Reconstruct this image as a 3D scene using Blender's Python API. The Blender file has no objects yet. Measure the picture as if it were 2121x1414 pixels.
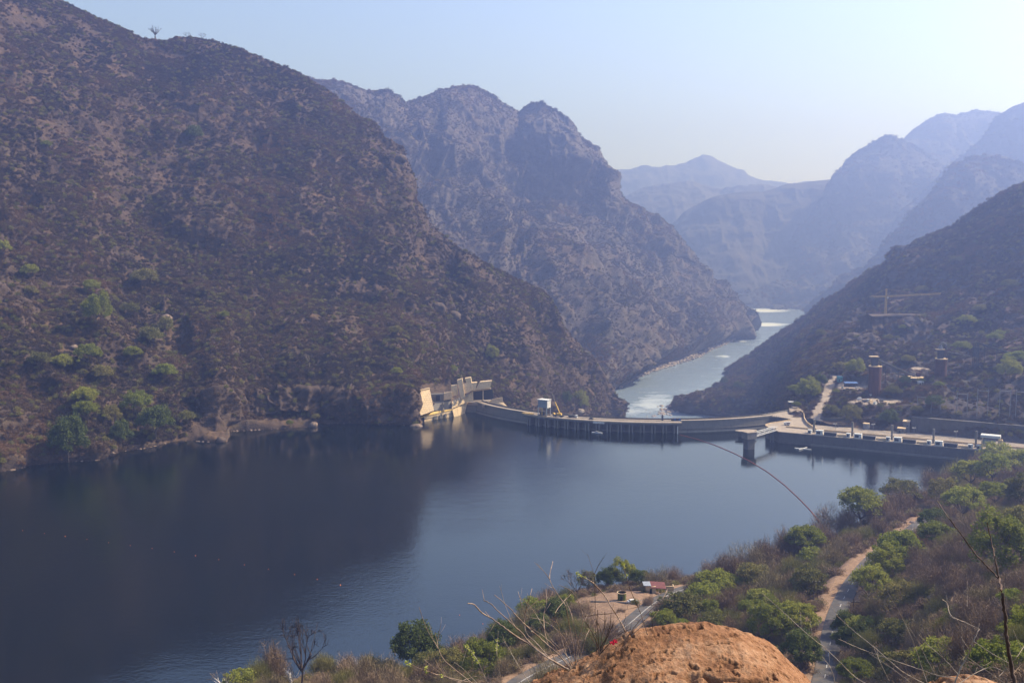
import bpy, bmesh, math, random
import numpy as np
from mathutils import Vector, Matrix
from mathutils.bvhtree import BVHTree
random.seed(7); rng = np.random.default_rng(7)
sc = bpy.context.scene
COL = sc.collection
R = math.radians
# ------------------------------------------------------------------ camera
F = 2062.0; CU = 1060.5; CV = 707.0; HC = 170.0
PITCH = math.atan(202 / F)
cd = bpy.data.cameras.new('camera'); cam = bpy.data.objects.new('camera', cd); COL.objects.link(cam)
cd.sensor_width = 36; cd.lens = 36 * F / 2121; cd.clip_start = 0.2; cd.clip_end = 60000
cam.location = (0, 0, HC); cam.rotation_euler = (math.pi / 2 - PITCH, 0, 0)
sc.camera = cam
# ------------------------------------------------------------------ world, sun, exposure
SUN_EL = 44; SUN_AZ = 73      # azimuth clockwise from +Y (view direction): to the right and a little beyond
w = bpy.data.worlds.new('World'); sc.world = w; w.use_nodes = True
nt = w.node_tree; nt.nodes.clear()
sky = nt.nodes.new('ShaderNodeTexSky'); sky.sky_type = 'NISHITA'; sky.sun_disc = False
sky.sun_elevation = R(SUN_EL); sky.sun_rotation = R(SUN_AZ)
sky.altitude = 300; sky.air_density = 1.0; sky.dust_density = 2.2; sky.ozone_density = 3.4
bg = nt.nodes.new('ShaderNodeBackground'); bg.inputs[1].default_value = 0.143
wo = nt.nodes.new('ShaderNodeOutputWorld')
tint = nt.nodes.new('ShaderNodeMix'); tint.data_type = 'RGBA'; tint.blend_type = 'MULTIPLY'; tint.inputs[0].default_value = 1.0; tint.inputs[7].default_value = (1.0, .955, 1.03, 1)
nt.links.new(sky.outputs[0], tint.inputs[6]); nt.links.new(tint.outputs[2], bg.inputs[0]); nt.links.new(bg.outputs[0], wo.inputs[0])
ld = bpy.data.lights.new('sun', 'SUN'); ld.energy = 4.8; ld.angle = R(0.6); ld.color = (1.0, 0.93, 0.86)
sun = bpy.data.objects.new('sun', ld); COL.objects.link(sun)
sd = Vector((math.sin(R(SUN_AZ)) * math.cos(R(SUN_EL)), math.cos(R(SUN_AZ)) * math.cos(R(SUN_EL)), math.sin(R(SUN_EL))))
sun.rotation_euler = sd.to_track_quat('Z', 'Y').to_euler(); sun.location = (300, 300, 900)
sc.view_settings.view_transform = 'Standard'; sc.view_settings.look = 'None'
sc.view_settings.exposure = 0.95; sc.view_settings.gamma = 1.0; sc.view_settings.use_curve_mapping = False
sc.render.engine = 'CYCLES'
cy = sc.cycles
cy.max_bounces = 5; cy.diffuse_bounces = 2; cy.glossy_bounces = 3; cy.transmission_bounces = 3
cy.transparent_max_bounces = 6; cy.volume_bounces = 0
cy.use_denoising = True
try: cy.denoiser = 'OPENIMAGEDENOISE'
except Exception: pass
cy.sample_clamp_indirect = 4.0

# ------------------------------------------------------------------ projection helpers
sp, cp = math.sin(PITCH), math.cos(PITCH)
def ray(u, v):
    u = np.asarray(u, float); v = np.asarray(v, float)
    r = (u - CU) / F; s = -(v - CV) / F
    y = cp + s * sp; z = -sp + s * cp
    return r / y, z / y
def P(u, v, D):
    X, Z = ray(u, v); D = np.asarray(D, float)
    return np.stack(np.broadcast_arrays(X * D, D, HC + Z * D), -1)
def PZ(u, v, z):
    X, Z = ray(u, v)
    D = (np.asarray(z, float) - HC) / Z
    return np.stack(np.broadcast_arrays(X * D, D, HC + Z * D), -1)
def V3(a): return Vector((float(a[0]), float(a[1]), float(a[2])))
def px(p):       # world -> full-frame pixel
    p = np.asarray(p, float); x = p[..., 0]; y = p[..., 1]; z = p[..., 2] - HC
    f = y * cp - z * sp; up = y * sp + z * cp
    return CU + F * x / f, CV - F * up / f

# ------------------------------------------------------------------ noise
_perm = np.random.default_rng(3).permutation(4096).astype(np.int64)
_val = np.random.default_rng(4).random(4096) * 2 - 1
def _h(i, j, k): return _val[_perm[(_perm[(_perm[i & 4095] + j) & 4095] + k) & 4095]]
def vn(p):
    i = np.floor(p).astype(np.int64); f = p - i; f = f * f * f * (f * (f * 6 - 15) + 10)
    x, y, z = i[..., 0], i[..., 1], i[..., 2]; fx, fy, fz = f[..., 0], f[..., 1], f[..., 2]
    def L(a, b, t): return a + (b - a) * t
    return L(L(L(_h(x, y, z), _h(x + 1, y, z), fx), L(_h(x, y + 1, z), _h(x + 1, y + 1, z), fx), fy),
             L(L(_h(x, y, z + 1), _h(x + 1, y, z + 1), fx), L(_h(x, y + 1, z + 1), _h(x + 1, y + 1, z + 1), fx), fy), fz)
def fbm(p, scale, octv=4, gain=.5, ridged=False, seed=0):
    q = np.asarray(p) / scale + seed * 17.31; a = 1; s = 0; t = 0
    for o in range(octv):
        n = vn(q)
        if ridged: n = 1 - 2 * np.abs(n)
        s = s + a * n; t += a; a *= gain; q = q * 2.03 + 5.7
    return s / t
def sstep(x, a, b):
    t = np.clip((x - a) / (b - a), 0, 1); return t * t * (3 - 2 * t)

# ------------------------------------------------------------------ objects
def tag(o, label=None, cat=None, group=None, kind=None):
    if label: o['label'] = label
    if cat: o['category'] = cat
    if group: o['group'] = group
    if kind: o['kind'] = kind
    return o
def raw_mesh(name, verts, faces, mats=(), mi=None, smooth=False, attrs=None):
    """verts (N,3), faces: array (M,k) or list of such arrays"""
    me = bpy.data.meshes.new(name)
    if isinstance(faces, np.ndarray): faces = [faces]
    faces = [np.asarray(f, np.int32) for f in faces if len(f)]
    me.vertices.add(len(verts)); me.vertices.foreach_set('co', np.asarray(verts, np.float32).ravel())
    if faces:
        tot = sum(f.size for f in faces); n = sum(len(f) for f in faces)
        me.loops.add(tot); me.polygons.add(n)
        me.loops.foreach_set('vertex_index', np.concatenate([f.ravel() for f in faces]))
        cnt = np.concatenate([np.full(len(f), f.shape[1], np.int32) for f in faces])
        st = np.concatenate([[0], np.cumsum(cnt)[:-1]]).astype(np.int32)
        me.polygons.foreach_set('loop_start', st); me.polygons.foreach_set('loop_total', cnt)
        if mi is not None: me.polygons.foreach_set('material_index', np.asarray(mi, np.int32))
        me.polygons.foreach_set('use_smooth', np.full(n, smooth))
    for m in mats: me.materials.append(m)
    for k, a in (attrs or {}).items():
        a = np.asarray(a)
        if a.dtype.kind == 'i':
            at = me.attributes.new(k, 'INT', 'POINT'); at.data.foreach_set('value', a.astype(np.int32))
        else:
            at = me.attributes.new(k, 'FLOAT', 'POINT'); at.data.foreach_set('value', a.astype(np.float32))
    me.update(); me.validate()
    return me
def link(name, me, parent=None):
    o = bpy.data.objects.new(name, me); COL.objects.link(o)
    if parent is not None: o.parent = parent
    return o
def grid_faces(nu, nv, wrap=False):
    i = np.arange(nu if wrap else nu - 1)[:, None]; j = np.arange(nv - 1)[None, :]
    i2 = (i + 1) % nu
    return np.stack(np.broadcast_arrays(i * nv + j, i2 * nv + j, i2 * nv + j + 1, i * nv + j + 1), -1).reshape(-1, 4)
def empty(name, loc, rz=0.0, label=None, cat=None, group=None):
    o = bpy.data.objects.new(name, None); COL.objects.link(o); o.location = loc; o.rotation_euler = (0, 0, rz)
    o.empty_display_size = 0.5
    return tag(o, label, cat, group)

# ------------------------------------------------------------------ materials
def mat(name, base=(.5, .5, .5), rough=.9, spec=.3, metal=0.0):
    m = bpy.data.materials.new(name); m.use_nodes = True
    b = m.node_tree.nodes['Principled BSDF']
    b.inputs['Base Color'].default_value = (*base, 1); b.inputs['Roughness'].default_value = rough
    b.inputs['Metallic'].default_value = metal; b.inputs['Specular IOR Level'].default_value = spec
    return m
class NT:
    def __init__(s, m): s.m = m; s.t = m.node_tree; s.b = s.t.nodes['Principled BSDF']; s.out = s.t.nodes['Material Output']
    def n(s, typ, **kw):
        x = s.t.nodes.new(typ)
        for k, v in kw.items():
            if k.startswith('i_'):
                k = k[2:]; k = int(k) if k.isdigit() else k.replace('_', ' ')
                x.inputs[k].default_value = v
            else: setattr(x, k, v)
        return x
    def l(s, a, b): s.t.links.new(a, b)
    def pos(s): return s.n('ShaderNodeNewGeometry').outputs['Position']
    def objc(s): return s.n('ShaderNodeTexCoord').outputs['Object']
    def noise(s, co, scale, detail=4, rough=.55, stretch=None):
        if stretch:
            mp = s.n('ShaderNodeMapping'); mp.inputs['Scale'].default_value = stretch; s.l(co, mp.inputs[0]); co = mp.outputs[0]
        x = s.n('ShaderNodeTexNoise'); x.inputs['Scale'].default_value = scale; x.inputs['Detail'].default_value = detail
        x.inputs['Roughness'].default_value = rough; s.l(co, x.inputs['Vector']); return x.outputs['Fac']
    def ramp(s, fac, stops):
        x = s.n('ShaderNodeValToRGB'); e = x.color_ramp.elements
        while len(e) < len(stops): e.new(0.5)
        for k, (p, c) in enumerate(stops):
            e[k].position = p; e[k].color = (*c, 1) if len(c) == 3 else c
        s.l(fac, x.inputs[0]); return x.outputs[0]
    def mix(s, fac, a, b, typ='MIX'):
        x = s.n('ShaderNodeMix'); x.data_type = 'RGBA'; x.blend_type = typ
        for sock, val in ((x.inputs[0], fac), (x.inputs[6], a), (x.inputs[7], b)):
            if hasattr(val, 'is_linked') or isinstance(val, bpy.types.NodeSocket): s.l(val, sock)
            else: sock.default_value = val if isinstance(val, (int, float)) else (*val, 1)
        return x.outputs[2]
    def math(s, op, a, b=0.0, clamp=False):
        x = s.n('ShaderNodeMath'); x.operation = op; x.use_clamp = clamp
        for sock, val in ((x.inputs[0], a), (x.inputs[1], b)):
            if isinstance(val, bpy.types.NodeSocket): s.l(val, sock)
            else: sock.default_value = val
        return x.outputs[0]
    def bump(s, h, strength=.5, dist=1.0):
        x = s.n('ShaderNodeBump'); x.inputs['Strength'].default_value = strength; x.inputs['Distance'].default_value = dist
        s.l(h, x.inputs['Height']); s.l(x.outputs[0], s.b.inputs['Normal'])
    def color(s, c): s.l(c, s.b.inputs['Base Color'])

def noisy(name, c1, c2, scale=1.0, rough=.9, stretch=None, bump=0.0, spec=.25, c3=None, scale3=None):
    m = mat(name, c1, rough, spec); t = NT(m)
    co = t.pos() if True else t.objc()
    f = t.noise(co, scale, 5, .6, stretch)
    c = t.ramp(f, [(.35, c1), (.65, c2)])
    if c3 is not None:
        g = t.noise(co, scale3 or scale * .2, 4, .6)
        c = t.mix(t.ramp(g, [(.5, (0, 0, 0)), (.62, (1, 1, 1))]), c, c3)
    t.color(c)
    if bump: t.bump(f, bump, 1.0)
    return m

def hill_material(name, soil, litter, rock, k=1.0, green=(.07, .085, .035), gamt=.35):
    m = mat(name, litter, 1.0, .1); t = NT(m); co = t.pos()
    n1 = t.noise(co, .012 * k, 5, .62); n2 = t.noise(co, .07 * k, 5, .65, (1, 1, 1.8)); n3 = t.noise(co, .6 * k, 4, .7)
    a = t.math('ADD', t.math('MULTIPLY', n1, .5), t.math('MULTIPLY', n2, .6))
    c = t.mix(t.ramp(a, [(.52, (0, 0, 0)), (.72, (.9, .9, .9))]), litter, soil)
    g = t.ramp(t.noise(co, .03 * k, 4, .6, (1, 1, 1)), [(.56, (0, 0, 0)), (.7, (gamt,) * 3)])
    c = t.mix(g, c, green)
    at = t.n('ShaderNodeAttribute', attribute_name='rock')
    rk = t.ramp(n2, [(.3, tuple(x * .55 for x in rock)), (.7, tuple(min(1, x * 1.25) for x in rock))])
    c = t.mix(at.outputs['Fac'], c, rk)
    c = t.mix(t.ramp(n3, [(.3, (0.55,) * 3), (.75, (0,) * 3)]), c, (.03, .027, .027))
    t.color(c); t.bump(t.math('ADD', n2, t.math('MULTIPLY', n3, .35)), .8, 3.0 / k)
    return m
M = {}
M['hillA'] = hill_material('hillside_dry', (.165, .10, .052), (.085, .057, .038), (.095, .066, .047))
M['hillB'] = hill_material('mountain_dry', (.19, .125, .075), (.09, .072, .058), (.15, .125, .10), .6)
M['hillF'] = hill_material('mountain_far', (.14, .12, .09), (.08, .075, .065), (.13, .12, .11), .35)
M['hillG'] = hill_material('slope_right', (.20, .12, .08), (.075, .062, .055), (.10, .08, .07))
M['near'] = hill_material('near_slope_soil', (.25, .145, .085), (.11, .075, .052), (.22, .14, .09), 4.0, gamt=0.15)

# ------------------------------------------------------------------ terrain lofts
def loft(name, cols, nu, segs, m, amps=((160, 10, 0), (45, 5, 1), (14, 1.8, 1)), rocks=(), back=((140, -50), (420, -330)),
         label_kind='structure', rock_base=0.0, basefade=.06, ridgefade=0.35, rockslope=(.62, .42), softw=0, soft0=3, rockamp=1.0, hook=None, strike=0):
    us = np.array([c[0] for c in cols], float); K = len(cols[0][1])
    arr = np.array([[list(r) for r in c[1]] for c in cols], float)      # (C,K,2)
    U = np.linspace(us[0], us[-1], nu)
    def sm(a, k):
        if not softw or k < soft0 or k == K - 1: return a
        w_ = max(1, int((softw[k] if isinstance(softw, dict) else softw) * nu / (us[-1] - us[0]))); ker = np.hanning(2 * w_ + 3)[1:-1]; ker /= ker.sum()
        return np.convolve(np.pad(a, w_, mode='edge'), ker, 'valid')
    rows = [P(U, sm(np.interp(U, us, arr[:, k, 0]), k), sm(np.interp(U, us, arr[:, k, 1]), k)) for k in range(K)]
    pts = [rows[0][:, None, :]]; tt = [np.zeros(1)]
    for k in range(K - 1):
        f = (np.arange(1, segs[k] + 1) / segs[k])[None, :, None]
        pts.append(rows[k][:, None, :] * (1 - f) + rows[k + 1][:, None, :] * f); tt.append(k + f[0, :, 0])
    G = np.concatenate(pts, 1); T = np.concatenate(tt) / (K - 1)
    # soften creases between control rows
    for it in range(6):
        G[:, 1:-1, 1:] = .5 * G[:, 1:-1, 1:] + .25 * (G[:, :-2, 1:] + G[:, 2:, 1:])
    nfront = G.shape[1]
    N = np.cross(np.gradient(G, axis=0), np.gradient(G, axis=1)); N /= np.linalg.norm(N, axis=-1, keepdims=True) + 1e-9
    if N[..., 2].mean() < 0: N = -N
    uu, vv = px(G)
    rk = np.full(uu.shape, rock_base)
    wob = fbm(G, 60, 3, seed=5)
    for (ru, rv, ra, rb, ang, amt) in rocks:
        ca, sa = math.cos(R(ang)), math.sin(R(ang)); du = uu - ru; dv = vv - rv
        d = np.sqrt(((du * ca + dv * sa) / ra) ** 2 + ((-du * sa + dv * ca) / rb) ** 2) + wob * .5
        rk = np.maximum(rk, amt * sstep(d, 1.1, .7))
    fade = sstep(T, 0, basefade) * np.clip(1 - sstep(T, 1 - .12, 1) * (1 - ridgefade), 0, 1)
    disp = np.zeros(uu.shape)
    if strike: disp += strike * fbm(G @ np.array([[.8, -.35, .3], [.2, .9, .2], [-.5, 0, .35]]), 90, 4, ridged=True, seed=30)
    for (scl, amp, rg) in amps:
        disp += amp * fbm(G, scl, 4, ridged=bool(rg), seed=scl % 7)
    rockd = fbm(G * np.array([1, 1, .35]), 50, 3, ridged=True, seed=6) * 7 + fbm(G * np.array([1, 1, .45]), 22, 4, ridged=True, seed=2) * 7 + fbm(G * np.array([1, 1, .6]), 7, 3, seed=3) * 2.2
    fade2 = sstep(T, 0, basefade) * np.clip(1 - sstep(T, 1 - .05, 1) * .35, 0, 1)
    G = G + N * (disp * fade[None, :] + rk * rockd * rockamp * fade2[None, :])[..., None]
    extra = {}
    if hook: G, extra = hook(G)
    # back side
    if back:
        ext = []
        for (dd, dz) in back:
            q = G[:, -1:, :].copy(); q[..., 1] += dd; q[..., 0] *= (G[:, -1:, 1] + dd) / G[:, -1:, 1]; q[..., 2] += dz; ext.append(q)
        G = np.concatenate([G] + ext, 1); rk = np.concatenate([rk] + [rk[:, -1:]] * len(ext), 1); extra = {k_: np.concatenate([e_] + [e_[:, -1:]] * len(ext), 1) for k_, e_ in extra.items()}
    nv = G.shape[1]
    me = raw_mesh(name, G.reshape(-1, 3), grid_faces(nu, nv)[:, ::-1], [m], smooth=True, attrs={k_: e_.ravel() for k_, e_ in extra.items()})
    # slope rock
    nn = np.zeros(len(me.vertices) * 3, np.float32); me.vertices.foreach_get('normal', nn); nz = np.abs(nn.reshape(-1, 3)[:, 2]).reshape(nu, nv)
    rk2 = np.clip(np.maximum(rk, .8 * sstep(nz, *rockslope)), 0, 1)
    at = me.attributes.new('rock', 'FLOAT', 'POINT'); at.data.foreach_set('value', rk2.astype(np.float32).ravel())
    o = link(name, me); tag(o, kind=label_kind)
    return o, G[:, :nfront], rk2[:, :nfront]

def Dw(v, z=0.0): return float(PZ(0, v, z)[1])
# --- left hill (A)
ridgeA = [(-500, -330, 1250), (-200, -190, 1290), (0, -75, 1340), (130, 0, 1380), (180, 28, 1400), (240, 56, 1420), (300, 84, 1440), (345, 88, 1450), (368, 80, 1460),
          (405, 80, 1470), (450, 92, 1480), (500, 107, 1490), (560, 132, 1500), (610, 152, 1500), (655, 174, 1500), (700, 207, 1500), (735, 240, 1500), (765, 252, 1490),
          (790, 288, 1480), (832, 316, 1470), (842, 335, 1460), (850, 385, 1450), (868, 440, 1440), (885, 470, 1430), (915, 487, 1420), (940, 505, 1400), (957, 522, 1380), (975, 527, 1400),
          (1021, 554, 1430), (1048, 570, 1450), (1089, 588, 1470), (1129, 606, 1490), (1150, 626, 1500), (1167, 661, 1510), (1196, 699, 1540), (1231, 726, 1570), (1250, 750, 1590),
          (1271, 788, 1620), (1280, 800, 1640), (1282, 842, 1650), (1300, 860, 1655), (1312, 872, 1660)]
shoreA = [(-500, 1010), (0, 981), (40, 974), (60, 968), (110, 962), (200, 957), (225, 950), (232, 941), (300, 932), (350, 920), (375, 916), (470, 920), (473, 897), (560, 892), (650, 887), (656, 880), (750, 881), (845, 884),
          (872, 888), (882, 862)]
def mkA():
    ru = np.array([r[0] for r in ridgeA], float); ru = ru - 24 * np.clip((ru - 1100) / 100, 0, 1); rv = np.array([r[1] for r in ridgeA]); rd = np.array([r[2] for r in ridgeA])
    su = np.array([s[0] for s in shoreA]); sv = np.array([s[1] for s in shoreA])
    us = sorted(set(list(ru) + list(su) + [870, 1000, 1060]))
    cols = []
    for u in us:
        v1 = np.interp(u, ru, rv); d1 = np.interp(u, ru, rd)
        if u <= 882:
            vb = np.interp(u, su, sv); db = Dw(vb, -1.5)
            # bank / berm / cliff
            cliff = sstep(u, 405, 450) * sstep(u, 900, 860)
            berm = sstep(u, 385, 400) * sstep(u, 664, 656)
            # berm: flat terrace a few metres over the water with the quarried cliff behind it
            vbt = vb - 10 * berm - 3; dbt = db + 1.5
            vbb = vbt - 6 * berm - 12 * (1 - berm) * (1 - cliff) - 6 * cliff * (1 - berm); dbb = (db + 26 * berm + 8 * (1 - berm) * (1 - cliff) + 2)
            ch = 20 + cliff * (30 + 12 * math.sin(u * .031 + 1) + 8 * math.sin(u * .11))
            vc = vbb - ch; dc = dbb + 12 * cliff + 25 * (1 - cliff)
        else:
            a = sstep(u, 882, 960)
            vb = 862 - 0 * a; db = Dw(862, -1.5) + (1120 - Dw(862, 0)) * a + 450 * sstep(u, 1060, 1290)
            if u > 1000: vb = 900; 
            zb = None
            vbt = vb - 2; dbt = db + 1
            vbb = vb - 20; dbb = db + 15
            vc = min(vbb - 40, vb - 60); dc = dbb + 30
            vlim = v1 + 8
            vc = max(vc, v1 + 6); vbb = max(vbb, v1 + 9); vbt = max(vbt, v1 + 12); vb = max(vb, v1 + 14)
        vm = vc + (v1 - vc) * .35; dm = dc + (d1 - dc) * .42
        vh = vc + (v1 - vc) * .7; dh = dc + (d1 - dc) * .72
        cols.append((u, [(vb, db), (vbt, dbt), (vbb, dbb), (vc, dc), (vm, dm), (vh, dh), (v1, d1)]))
    return cols
rocksA = [(845, 360, 60, 60, 60, .9), (800, 300, 60, 25, 40, .7), (880, 470, 30, 60, -30, .8), (930, 520, 40, 50, 50, .8), (920, 620, 55, 30, 20, .7), (880, 690, 50, 30, 30, .6),
          (960, 560, 18, 50, 0, .9), (1110, 790, 35, 75, -25, 1), (1085, 740, 15, 45, -30, .9), (1250, 800, 30, 70, -18, 1), (1200, 760, 50, 12, 25, .8), (1130, 640, 40, 40, 0, .7), (1170, 690, 40, 20, 40, .7),
          (40, 660, 45, 70, -10, 1), (0, 640, 50, 60, 0, 1), (740, 600, 60, 25, 0, .5), (640, 840, 230, 34, 0, .9), (520, 850, 110, 30, 0, .9), (340, 655, 15, 8, 0, 1), (800, 850, 60, 40, 0, .9), (700, 200, 60, 15, 38, .5), (560, 135, 60, 12, 25, .5),
          (980, 640, 40, 60, 0, .5), (1040, 700, 30, 50, -20, .4)]
hillA, GA, RA = loft('hill_slope', mkA(), 900, [3, 6, 26, 110, 140, 150], M['hillA'], rocks=rocksA,
                     amps=((230, 20, 0), (85, 13, 1), (30, 4.0, 1), (10, 1.0, 1)), basefade=.3, ridgefade=.3, rockamp=1.25, softw={2: 22, 3: 40, 4: 90, 5: 90}, soft0=2)
# --- second mountain (B)
ridgeB = [(560, 175, 2700), (640, 168, 2750), (670, 172, 2780), (690, 168, 2800), (720, 179, 2800), (760, 193, 2820), (800, 190, 2840), (822, 200, 2850), (835, 212, 2870), (845, 214, 2900),
          (880, 204, 2950), (905, 194, 3000), (950, 183, 3050), (985, 180, 3080), (1003, 188, 3100), (1040, 216, 3120), (1075, 232, 3150), (1095, 217, 3150), (1120, 213, 3140), (1150, 229, 3130), (1178, 252, 3120), (1190, 282, 3120),
          (1213, 298, 3140), (1236, 308, 3150), (1248, 345, 3160), (1270, 381, 3180), (1300, 421, 3210), (1340, 460, 3240), (1385, 490, 3270), (1420, 526, 3290), (1460, 562, 3300), (1500, 592, 3300), (1530, 618, 3280), (1545, 640, 3250), (1552, 672, 3230), (1562, 700, 3220)]
shoreB = [(560, 900), (1000, 870), (1200, 850), (1270, 812), (1290, 797), (1325, 778), (1370, 762), (1410, 750), (1450, 738), (1475, 722), (1500, 712), (1525, 700), (1545, 690), (1562, 702)]
def mkB():
    ru, rv, rd = [np.array(x, float) for x in zip(*ridgeB)]; ru = ru - 20 * np.clip((ru - 1380) / 120, 0, 1); su, sv = [np.array(x, float) for x in zip(*shoreB)]; su = su - 16 * np.clip((su - 1270) / 60, 0, 1); ru[-1] = su[-1] = 1543
    cols = []
    for u in sorted(set(list(ru) + list(su))):
        v1 = np.interp(u, ru, rv); d1 = np.interp(u, ru, rd); vb = max(np.interp(u, su, sv), v1 + 3); db = min(Dw(vb, -117), d1 - 5)
        w1 = .10; a = (vb - w1 * (vb - v1)); da = db + .06 * (d1 - db)
        vm = vb + (v1 - vb) * .5; dm = db + (d1 - db) * .55
        cl = sstep(u, 930, 1080) * sstep(u, 1330, 1230)
        vh = vb + (v1 - vb) * (.72 - .06 * cl); dh = db + (d1 - db) * (.8 + .08 * cl)
        cols.append((u, [(vb, db), (a, da), (vm, dm), (vh, dh), (v1, d1)]))
    return cols
rocksB = [(1140, 310, 75, 85, 20, 1), (1225, 350, 30, 50, -30, .9), (960, 215, 75, 28, 8, .7), (740, 205, 80, 22, 20, .7), (1010, 290, 30, 50, 0, .6), (1310, 765, 50, 14, -25, 1), (1460, 735, 60, 9, -20, 1), (1520, 705, 30, 9, -20, 1),
          (1250, 830, 25, 20, 0, 1), (1400, 755, 80, 9, -15, .9), (1350, 620, 60, 8, 45, .5), (1180, 520, 90, 8, 35, .5)]
hillB, GB, RB = loft('mountain_slope', mkB(), 700, [12, 110, 90, 90], M['hillB'], rocks=rocksB,
                     amps=((420, 70, 1), (150, 34, 1), (50, 9, 1), (16, 2.2, 1)), basefade=.12, ridgefade=.14, rockslope=(.6, .4), softw=60, soft0=1, strike=22, rockamp=1.5, back=((300, -90), (700, -500)))
# --- distant ridges (C..F)
def far_hill(name, ridge, vb, D, nu=260, dback=.2, amps=None, segs=(40, 60), Db=None):
    cols = []
    for r in ridge:
        u, v = r[0], r[1]; d = r[2] if len(r) > 2 else D
        b = max(vb if not callable(vb) else vb(u), v + 4)
        d0 = Db or d * (1 - dback); cols.append((u, [(b, d0), ((b + v) / 2 + 2, d0 + (d - d0) * .55), (v, d)]))
    s = D / 1000
    return loft(name, cols, nu, segs, M['hillF'], amps=amps or ((110 * s, 14 * s, 1), (40 * s, 6 * s, 1), (12 * s, 2.0 * s, 1)), basefade=.05, ridgefade=.25, rockamp=2.5, back=((200, -80), (600, -500)))
far_hill('distant_mountain', [(1180, 380), (1270, 356), (1340, 348), (1400, 351), (1435, 345), (1452, 340), (1466, 337), (1484, 341), (1502, 350), (1525, 362), (1560, 378), (1600, 389), (1640, 396), (1720, 392), (1760, 365), (1800, 370), (1900, 400)], 480, 9000)
far_hill('distant_mountain', [(1200, 470), (1290, 415), (1340, 392), (1400, 380), (1440, 378), (1470, 386), (1500, 402), (1530, 392), (1560, 384), (1590, 386), (1612, 398), (1700, 430)], 520, 7000)
far_hill('distant_mountain', [(1330, 500), (1380, 470), (1420, 440), (1480, 410), (1540, 400), (1580, 402), (1610, 394), (1630, 385), (1700, 377), (1725, 373), (1745, 385), (1900, 420)], 636, 5400, Db=4600)
E2 = [(1760, 400), (1840, 330), (1877, 285), (1895, 268), (1921, 251), (1955, 239), (1975, 243), (2000, 236), (2025, 232), (2064, 237), (2100, 262), (2200, 320)]
FARG = []
FARG.append(far_hill('far_mountain', E2, 600, 6100))
E1 = [(1490, 640), (1510, 634), (1534, 628), (1578, 560), (1634, 488), (1690, 430), (1721, 400), (1738, 372), (1743, 356), (1747, 337), (1777, 310), (1800, 298), (1834, 280), (1850, 281), (1869, 288), (1890, 300), (1960, 350), (2060, 420)]
FARG.append(far_hill('far_mountain', E1, 637, 5200, 500, Db=4440))
F1 = [(1596, 639), (1604, 633), (1678, 592), (1743, 548), (1808, 521), (1851, 469), (1895, 417), (1925, 385), (1960, 348), (2000, 318), (2034, 287), (2060, 250), (2073, 239), (2095, 224), (2121, 213), (2200, 190), (2400, 170)]
FARG.append(far_hill('far_mountain', F1, 641, 4850, 500, Db=4330))
F2 = [(1672, 648), (1700, 625), (1750, 590), (1800, 550), (1840, 500), (1883, 450), (1925, 408), (1942, 382), (1968, 347), (2005, 330), (2047, 323), (2080, 328), (2121, 345), (2200, 330), (2400, 300)]
FARG.append(far_hill('far_mountain', F2, 700, 3700, 500, Db=3050))
# --- right bank slope (G)
ridgeG = [(1388, 847, 1720), (1400, 838, 1760), (1420, 826, 1810), (1440, 815, 1860), (1455, 800, 1960), (1470, 784, 2080), (1478, 772, 2180), (1500, 757, 2200), (1530, 734, 2200), (1560, 711, 2200), (1600, 684, 2150), (1650, 655, 2080), (1700, 628, 2000), (1760, 590, 1900),
          (1800, 562, 1820), (1840, 542, 1750), (1848, 520, 1720), (1862, 512, 1700), (1880, 505, 1680), (1900, 492, 1660), (1930, 482, 1640), (1960, 470, 1620), (1990, 456, 1600), (2030, 430, 1570), (2060, 411, 1550), (2090, 396, 1530), (2121, 380, 1500), (2250, 320, 1450), (2500, 230, 1400)]
def mkG():
    ru, rv, rd = [np.array(x, float) for x in zip(*ridgeG)]; rv = rv + 16 * np.clip((ru - 1410) / 30, 0, 1) * np.clip((1700 - ru) / 60, 0, 1)
    K = [  # u, base(v,z), front of yard (v,z), back of yard (v,z), above (v,D)
        (1388, [(850, -117), (849, -116), (848, -115)], (847, 1715)),
        (1440, [(856, -117), (850, -112), (840, -100)], (828, 1800)),
        (1500, [(866, -117), (855, -105), (830, -92)], (800, 1900)),
        (1560, [(872, -117), (856, -100), (830, -80)], (790, 1850)),
        (1600, [(872, -100), (855, -85), (835, -70)], (800, 1700)),
        (1622, [(868, -20), (850, -12), (838, -20)], (800, 1500)),
        (1636, [(866, 8), (845, 9), (832, 2)], (790, 1350)),
        (1660, [(868, 9), (842, 13), (815, 18)], (770, 1200)),
        (1700, [(876, 9), (845, 15), (800, 26)], (745, 1180)),
        (1760, [(884, 9), (832, 26), (795, 30)], (730, 1180)),
        (1810, [(888, 9), (832, 28), (800, 31)], (728, 1180)),
        (1870, [(893, 9.5), (832, 30), (790, 36)], (720, 1160)),
        (1950, [(901, 9.5), (850, 28), (790, 42)], (712, 1120)),
        (2040, [(912, 9.5), (868, 24), (790, 46)], (700, 1080)),
        (2121, [(920, 9.5), (880, 22), (790, 50)], (690, 1040)),
        (2500, [(955, 9.5), (915, 22), (800, 60)], (600, 1000))]
    ku = np.array([k[0] for k in K], float)
    cols = []
    us = sorted(set(list(ru) + list(ku)))
    for u in us:
        base = [(np.interp(u, ku, [k[1][i][0] for k in K]), np.interp(u, ku, [k[1][i][1] for k in K])) for i in range(3)]
        va = np.interp(u, ku, [k[2][0] for k in K]); da = np.interp(u, ku, [k[2][1] for k in K])
        v1 = np.interp(u, ru, rv); d1 = np.interp(u, ru, rd)
        r = [(v, Dw(v, z)) for v, z in base] + [(va, da), ((va + v1) / 2, (da + d1) / 2), (v1, d1)]
        cols.append((u, r))
    return cols
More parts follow.
